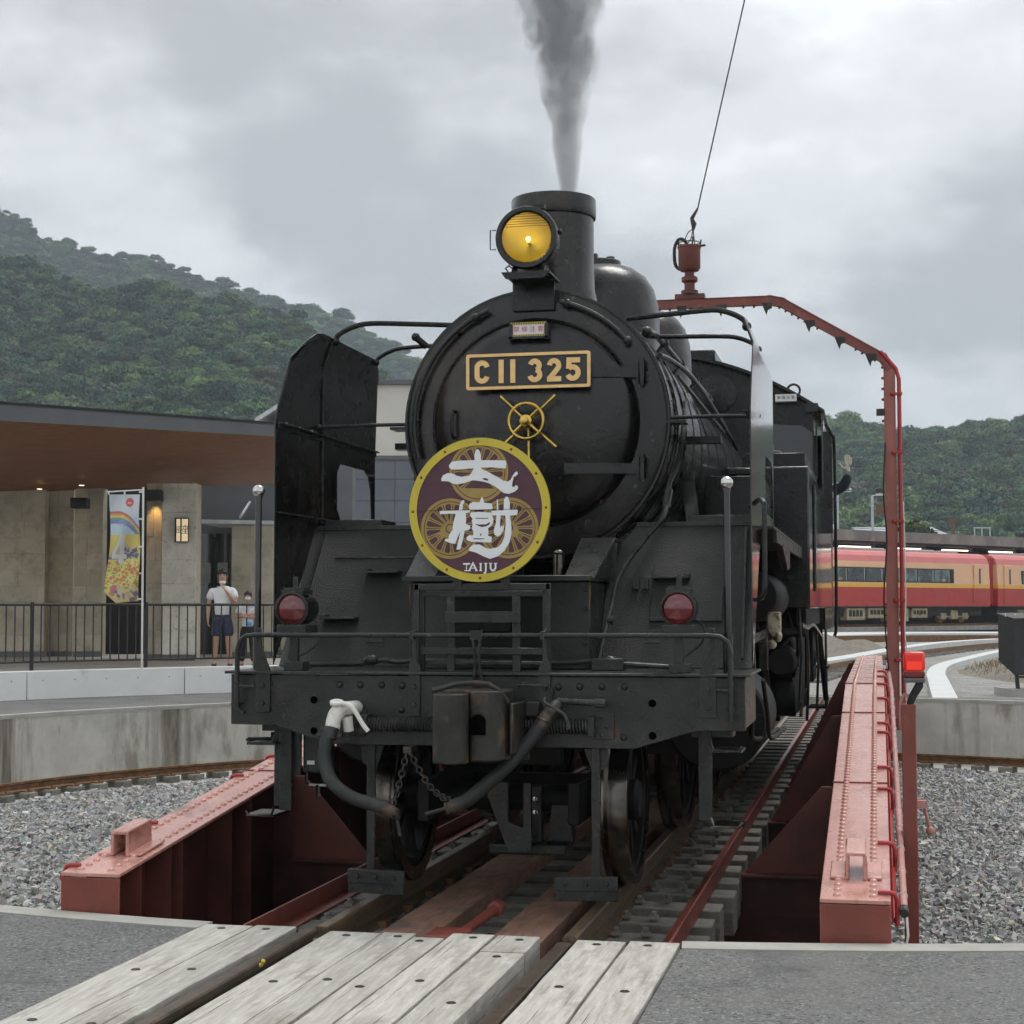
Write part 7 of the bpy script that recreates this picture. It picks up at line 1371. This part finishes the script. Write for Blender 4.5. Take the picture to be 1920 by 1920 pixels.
# poles, lamps and roofs beyond the platform
wm2 = MATS['pale_metal']
def pole(lab, pxx, y0, y1, ly, r, m, name='lamp_pole', cat='pole', group=None):
    a, b = px(pxx, y1, ly), px(pxx, y0, ly); t = thing(name, lab, cat, S((a[0], ly, max(a[2], 0))), group); mb = MB(S); mb.cyl((a[0], ly, 0), b, r, 8); mb.build('shaft', m, t, 40); return t, b
t, b = pole('pale street lamp pole rising above the canopy beside the gantry', 1637, 930, 1000, 125, .10, wm2)
mb = MB(S); mb.bar(b, (b[0] + .55, 125, b[2] + .05), .07, .07); mb.box(b[0] + .3, b[0] + .9, 124.9, 125.15, b[2], b[2] + .14); mb.build('lamp_head', whitep, t, 0); mb = MB(S); mb.box(b[0] + .3, b[0] + .9, 124.9, 125.2, b[2] + .25, b[2] + .5); mb.build('cap', fencem, t, 0)
mb = MB(S); mb.box(b[0] + .35, b[0] + 1.05, 125, 125.4, b[2] - 1.4, b[2] - .65); mb.build('transformer', rust, t, 0)
t, b = pole('brown catenary pole with crossarm above the canopy', 1788, 972, 1003, 130, .14, rust, 'catenary_pole'); mb = MB(S); mb.box(b[0] - .35, b[0] + .35, 129.9, 130.1, b[2] - .3, b[2] - .1); mb.build('crossarm', rust, t, 0)
t, b = pole('pale metal line post with twin insulators just beside the cab', 1572, 905, 1000, 118, .07, wm2, 'line_post')
mb = MB(S); mb.bar((b[0], 118, b[2] - .7), (b[0] + 1.0, 118, b[2] - .65), .05, .05); mb.build('crossarm', wm2, t, 0)
for q in (.3, .9): mb = MB(S); mb.ball((b[0] + q, 118, b[2] - .5), .09, 8, 6); mb.build('insulator', whitep, t, 60)
t = thing('portal_frame', 'thin pale portal frame standing on the canopy roof', 'frame', S(px(1842, 1018, 118)))
for x in (1828, 1842, 1857): mb = MB(S); mb.bar(px(x, 1024, 118), px(x, 991, 118), .07, .07, (0, 1, 0)); mb.build('upright', wm2, t, 0)
mb = MB(S); mb.bar(px(1826, 991, 118), px(1859, 991, 118), .08, .08); mb.build('crossbar', wm2, t, 0)
for k, (x0, y0, x1, y1, lyw) in enumerate(((1560, 1008, 1930, 993, 112), (1560, 985, 1930, 1003, 122), (1560, 976, 1940, 986, 128))):
    mb = MB(S); A, B = Vector(px(x0 - 200, y0, lyw)), Vector(px(x1 + 200, y1, lyw)); mb.tube([A.lerp(B, q / 20) - Vector((0, 0, .6 * math.sin(PI * q / 20))) for q in range(21)], .03 if k == 0 else .018, 5); o = mb.build('overhead_wire', couplm, None, 60, org=S(tuple(A))); tag(o, ('thick dark overhead wire above the platform canopy', 'thin overhead wire sagging across the wooded hill', 'topmost thin overhead wire across the wooded hill')[k], 'wire')
rfm = M('blue_grey_roof', (.30, .34, .38), .5, var=.1)
for x0, x1, y0, y1, lyh, lab in ((1618, 1775, 992, 1006, 150, 'long low blue grey roof beyond the platform canopy'), (1440, 1580, 985, 1004, 165, 'grey roof beyond the canopy, mostly hidden by the locomotive')):
    A, B = px(x0, y1, lyh), px(x1, y0, lyh); t = thing('distant_shed', lab, 'building', S(((A[0] + B[0]) / 2, lyh, 0))); mb = MB(S); mb.box(A[0] + .3, B[0] - .3, lyh, lyh + 9, 0, A[2]); mb.build('wall', wm, t, 0)
    mb = MB(S); mb.hexa([(A[0], lyh - .4, A[2]), (B[0], lyh - .4, A[2]), (B[0], lyh + 5, B[2] + .2), (A[0], lyh + 5, B[2] + .2), (A[0], lyh - .4, A[2] + .15), (B[0], lyh - .4, A[2] + .15), (B[0], lyh + 5, B[2] + .35), (A[0], lyh + 5, B[2] + .35)]); mb.build('roof', rfm, t, 0)

# ------------------------------------------------------------------ trees and wooded hills
LEAF = colmat('leaf_mass', .75, .25)
def crowns(P, Rr, Hh, base, per, tone=.5, size=.20, conif=None):
    """many small leaf faces spread through each crown's volume; P foot points (n,3)"""
    n = len(P); m = n * per; id_ = np.repeat(np.arange(n), per)
    d = rg.normal(size=(m, 3)); d /= np.linalg.norm(d, axis=1, keepdims=True); d[:, 2] = np.where(d[:, 2] < -.25, -d[:, 2] * .6, d[:, 2])
    # lumps: each crown has a few sub-domes
    nl = 6; lob = rg.normal(size=(n, nl, 3)); lob /= np.linalg.norm(lob, axis=2, keepdims=True); lob[:, :, 2] = np.abs(lob[:, :, 2]) * .8; pick = rg.integers(0, nl, m); lc = lob[id_, pick] * .52
    r = rg.uniform(.50, 1.04, m) ** .5; pos = lc + d * (r * rg.uniform(.42, .62, m))[:, None]
    if conif is not None:
        t_ = rg.uniform(0, 1, m) ** .7; ca = rg.uniform(0, 2 * PI, m); cr_ = (1 - t_) * rg.uniform(.6, 1.0, m) * .62; cpos = np.column_stack([cr_ * np.cos(ca), cr_ * np.sin(ca), t_ * 2.3 - .9]); cf = conif[id_]; pos[cf] = cpos[cf]; d[cf] = np.column_stack([np.cos(ca), np.sin(ca), np.full(m, .55)])[cf]
    C0 = P[id_] + np.column_stack([np.zeros(m), np.zeros(m), Hh[id_]]) + pos * np.column_stack([Rr[id_], Rr[id_], Rr[id_] * .82])
    nrm = d + rg.normal(0, .5, (m, 3)); nrm /= np.linalg.norm(nrm, axis=1, keepdims=True); a = np.cross(nrm, rg.normal(size=(m, 3))); a /= np.linalg.norm(a, axis=1, keepdims=True); b = np.cross(nrm, a)
    sz = (Rr[id_] * size * rg.uniform(.55, 1.3, m))[:, None]; a = a * sz; b = b * sz * rg.uniform(.5, 1, (m, 1))
    V = np.stack([C0 - a - b * .3, C0 - a * .1 - b, C0 + a + b * .2, C0 + a * .1 + b], 1).reshape(-1, 3)
    tc = base[id_] * (1 + rg.uniform(-tone, tone, (m, 1)) * .6); return V, np.arange(4 * m).reshape(-1, 4), np.repeat(np.clip(tc, .003, 1), 4, 0)
greens = np.array([[.062, .135, .066], [.092, .185, .072], [.040, .095, .060], [.14, .235, .085], [.070, .15, .080], [.12, .145, .088], [.18, .28, .10]]) * .82
# prototype trees (only used as instances inside the far woods) and a planter
fm = bpy.data.materials.new('woodland_leaves'); fm.use_nodes = True; N = fm.node_tree.nodes; L = fm.node_tree.links; b_ = N['Principled BSDF']; b_.inputs['Roughness'].default_value = .7; b_.inputs['Specular IOR Level'].default_value = .25
a1_ = N.new('ShaderNodeAttribute'); a1_.attribute_type = 'INSTANCER'; a1_.attribute_name = 'tcol'; a2_ = N.new('ShaderNodeVertexColor'); a2_.layer_name = 'Col'; mm_ = N.new('ShaderNodeMix'); mm_.data_type = 'RGBA'; mm_.blend_type = 'MULTIPLY'; mm_.inputs[0].default_value = 1
L.new(a1_.outputs['Color'], mm_.inputs[6]); L.new(a2_.outputs[0], mm_.inputs[7]); L.new(mm_.outputs[2], b_.inputs['Base Color'])
PROT = []
for k in range(7):
    V, F, C_ = crowns(np.zeros((1, 3)), np.ones(1), np.array([.32 if k < 5 else .95]), np.ones((1, 3)) * .9, 700 if k < 5 else 520, tone=.55, size=.105, conif=np.array([k >= 5]))
    if k in (1, 3): V[:, 2] *= .82
    if k == 2: V[:, 2] *= 1.2
    o = npmesh('tree_pattern', V, F, fm, None, C_); COL.objects.unlink(o); PROT.append(o)
def plant(P, R_, kind_, base, r_):
    n = len(P); me = bpy.data.meshes.new('forest'); me.vertices.add(n); me.vertices.foreach_set('co', P.astype(np.float32).ravel())
    for nm, ty, dat in (('scl', 'FLOAT', R_), ('yaw', 'FLOAT', r_.uniform(0, 6.28, n))): me.attributes.new(nm, ty, 'POINT').data.foreach_set('value', dat.astype(np.float32))
    me.attributes.new('idx', 'INT', 'POINT').data.foreach_set('value', (6 - kind_).astype(np.int32)); c4 = np.ones((n, 4), np.float32); c4[:, :3] = base; me.attributes.new('tcol', 'FLOAT_COLOR', 'POINT').data.foreach_set('color', c4.ravel()); me.materials.append(fm)
    o = bpy.data.objects.new('forest', me); COL.objects.link(o); g = bpy.data.node_groups.new('planting', 'GeometryNodeTree'); g.interface.new_socket('Geometry', in_out='INPUT', socket_type='NodeSocketGeometry'); g.interface.new_socket('Geometry', in_out='OUTPUT', socket_type='NodeSocketGeometry')
    N = g.nodes; L = g.links; gi = N.new('NodeGroupInput'); go = N.new('NodeGroupOutput'); ip = N.new('GeometryNodeInstanceOnPoints'); jn = N.new('GeometryNodeJoinGeometry')
    for q in PROT: oi = N.new('GeometryNodeObjectInfo'); oi.inputs['Object'].default_value = q; oi.inputs['As Instance'].default_value = True; L.new(oi.outputs['Geometry'], jn.inputs[0])
    def at(nm, ty): a = N.new('GeometryNodeInputNamedAttribute'); a.data_type = ty; a.inputs['Name'].default_value = nm; return a.outputs[0]
    cx_ = N.new('ShaderNodeCombineXYZ'); L.new(at('yaw', 'FLOAT'), cx_.inputs[2]); L.new(gi.outputs[0], ip.inputs['Points']); L.new(jn.outputs[0], ip.inputs['Instance']); ip.inputs['Pick Instance'].default_value = True
    L.new(at('idx', 'INT'), ip.inputs['Instance Index']); L.new(cx_.outputs[0], ip.inputs['Rotation']); L.new(at('scl', 'FLOAT'), ip.inputs['Scale']); L.new(ip.outputs[0], go.inputs[0]); o.modifiers.new('planting', 'NODES').node_group = g; return o
def hill(name, ridge, D, D0, ext, seed, ntree, rr, tagl, tlo):
    """ridge: (x, height) along the crest at distance D; the slope falls to the plain at D0"""
    xs_ = np.array([p[0] for p in ridge]); hs = np.array([p[1] for p in ridge]); r_ = np.random.default_rng(seed); nx, ny = 90, 46; X = np.linspace(ext[0], ext[1], nx); T = np.linspace(0, 1.6, ny)
    ph = r_.uniform(0, 6, 12)
    def Hf(x, t):
        h = np.interp(x, xs_, hs); f = np.where(t < 1, np.clip(t, 0, 1) ** .85, 1 - (t - 1) * .9); g = sum(np.sin(x / (D * .028 * (k + 1)) + ph[k] + t * 2) * np.cos(t * (4 + 2 * k) + ph[k + 4]) / (k + 1.5) for k in range(4)); return h * f + g * D * .0075 * np.clip(4 * t * (1 - np.abs(t - .5)), 0, 1) * np.clip(np.abs(1 - t) * 5, 0, 1)
    def Yf(x, t): return D0 + (D - D0) * t + (D - D0) * .10 * np.sin(x / (D * .07) + ph[8]) * (1 - np.clip(t, 0, 1))
    V = []
    for t_ in T:
        for x in X: V.append(S((x * (.55 + .45 * (D0 + (D - D0) * t_) / D) if False else x, float(Yf(x, t_)), float(Hf(x, t_)) - 1.5)))
    F = np.array([[j * nx + i, j * nx + i + 1, (j + 1) * nx + i + 1, (j + 1) * nx + i] for j in range(ny - 1) for i in range(nx - 1)]); o = npmesh(name, np.array(V), F, soil, None, None, True); tag(o, kind='structure')
    x = r_.uniform(ext[0], ext[1], ntree * 3); t_ = r_.uniform(tlo, 1.0, ntree * 3); z = Hf(x, t_); y = Yf(x, t_); vis = np.abs(x / y) < .42; x, y, z, t_ = [q[vis][:ntree] for q in (x, y, z, t_)]
    n = len(x); P = np.column_stack([CAMX + x * math.cos(YAW) - y * math.sin(YAW), CAMY + x * math.sin(YAW) + y * math.cos(YAW), z - 1.9]); R_ = r_.uniform(.6, 1.1, n) * rr * np.where(r_.random(n) < .2, 1.75, 1); base = greens[r_.integers(0, len(greens), n)] * r_.uniform(.65, 1.35, (n, 1)); patch = .5 + .5 * np.sin(x / 37 + np.sin(y / 51) * 2); base = base * (.8 + .35 * patch[:, None])
    kind_ = np.where(r_.random(n) < .0, 5 + r_.integers(0, 2, n), r_.integers(0, 5, n)); o = plant(P, R_, kind_, base, r_); tag(o, tagl, 'forest', kind='stuff'); return n
def rp(L, D, dy=0): return [((x - 960) * D / 3136, (1140.8 - y + dy) * D / 3136 * (1 - .058 * 0)) for x, y in L]
near = [(-700, 400), (-350, 430), (-100, 452), (0, 470), (60, 486), (131, 506), (198, 530), (237, 520), (301, 515), (344, 537), (396, 537), (455, 548), (487, 566), (546, 572), (586, 604), (614, 632), (673, 668), (752, 712), (850, 780), (1000, 850), (1250, 930), (1600, 1050)]
farr = [(-700, 250), (-300, 300), (-60, 340), (0, 380), (32, 395), (79, 435), (135, 447), (198, 462), (297, 478), (336, 490), (388, 514), (467, 533), (554, 561), (641, 585), (689, 613), (732, 636), (775, 662), (900, 740), (1100, 840), (1300, 900), (1700, 1000)]
rgt = [(800, 1000), (1100, 900), (1300, 830), (1450, 790), (1540, 782), (1570, 779), (1605, 782), (1629, 792), (1659, 805), (1686, 803), (1714, 808), (1738, 800), (1778, 792), (1807, 788), (1849, 787), (1877, 780), (1906, 784), (1960, 790), (2200, 760), (2700, 720)]
c1 = hill('hill', rp(near, 470), 470, 250, (-300, 60), 21, 7000, 2.3, 'wooded slope of the nearer hill above the station roof', 0.0)
c2 = hill('hill', rp(farr, 900), 900, 640, (-560, 160), 22, 7000, 3.1, 'hazy wooded ridge of the farther hill', .45)
c3 = hill('hill', rp(rgt, 520), 520, 260, (-30, 330), 23, 7000, 2.3, 'wooded hill behind the platform canopy', 0.0)
print('trees', c1, c2, c3)
# a rounded tree of its own in front of the hill
ly = 140; a = px(1710, 985, ly); t = thing('broadleaf_tree', 'rounded dark green tree with yellowish top behind the canopy', 'tree', S((a[0], ly, 0)))
mb = MB(S); mb.tube([(a[0], ly, -.2), (a[0] + .1, ly, 3.5), (a[0] - .1, ly, 6.5)], [.28, .2, .12], 8)
for q in range(5): mb.tube([(a[0], ly, 3.6 + q * .4), (a[0] + 1.4 * math.cos(q * 1.3), ly + 1.4 * math.sin(q * 1.3), 5.4 + q * .3)], [.1, .04], 6)
mb.build('trunk', rust, t, 50)
PP = np.array([S((a[0] + dx, ly + dy_, 4.2)) for dx, dy_ in ((-.9, 0), (.7, .3), (0, -.6), (1.6, .4), (-.1, .9), (2.4, .2))]); V, F, C_ = crowns(PP, np.array([1.7, 1.8, 1.6, 1.3, 1.7, 1.0]), np.array([2.6, 2.9, 2.3, 1.9, 3.4, 1.6]), np.array([[.030, .062, .018]] * 4 + [[.12, .13, .03], [.05, .085, .025]]), 320, size=.16)
o = npmesh('crown', V - np.array(S((a[0], ly, 0))), F, LEAF, t, C_)
# the air between here and the hills
if HAZE:
    hz_ = bpy.data.materials.new('pale_haze'); hz_.use_nodes = True; N = hz_.node_tree.nodes; N.remove(N['Principled BSDF']); p = N.new('ShaderNodeVolumePrincipled'); p.inputs['Color'].default_value = (.78, .89, 1, 1); p.inputs['Density'].default_value = HAZE; p.inputs['Anisotropy'].default_value = 0
    hz_.node_tree.links.new(p.outputs[0], N['Material Output'].inputs['Volume'])
    mb = MB(); mb.box(-1600, 1300, -400, 2300, -2.2, 268); o = mb.build('haze', hz_, None, 0); tag(o, 'thin pale haze in the valley air', 'haze', kind='stuff')
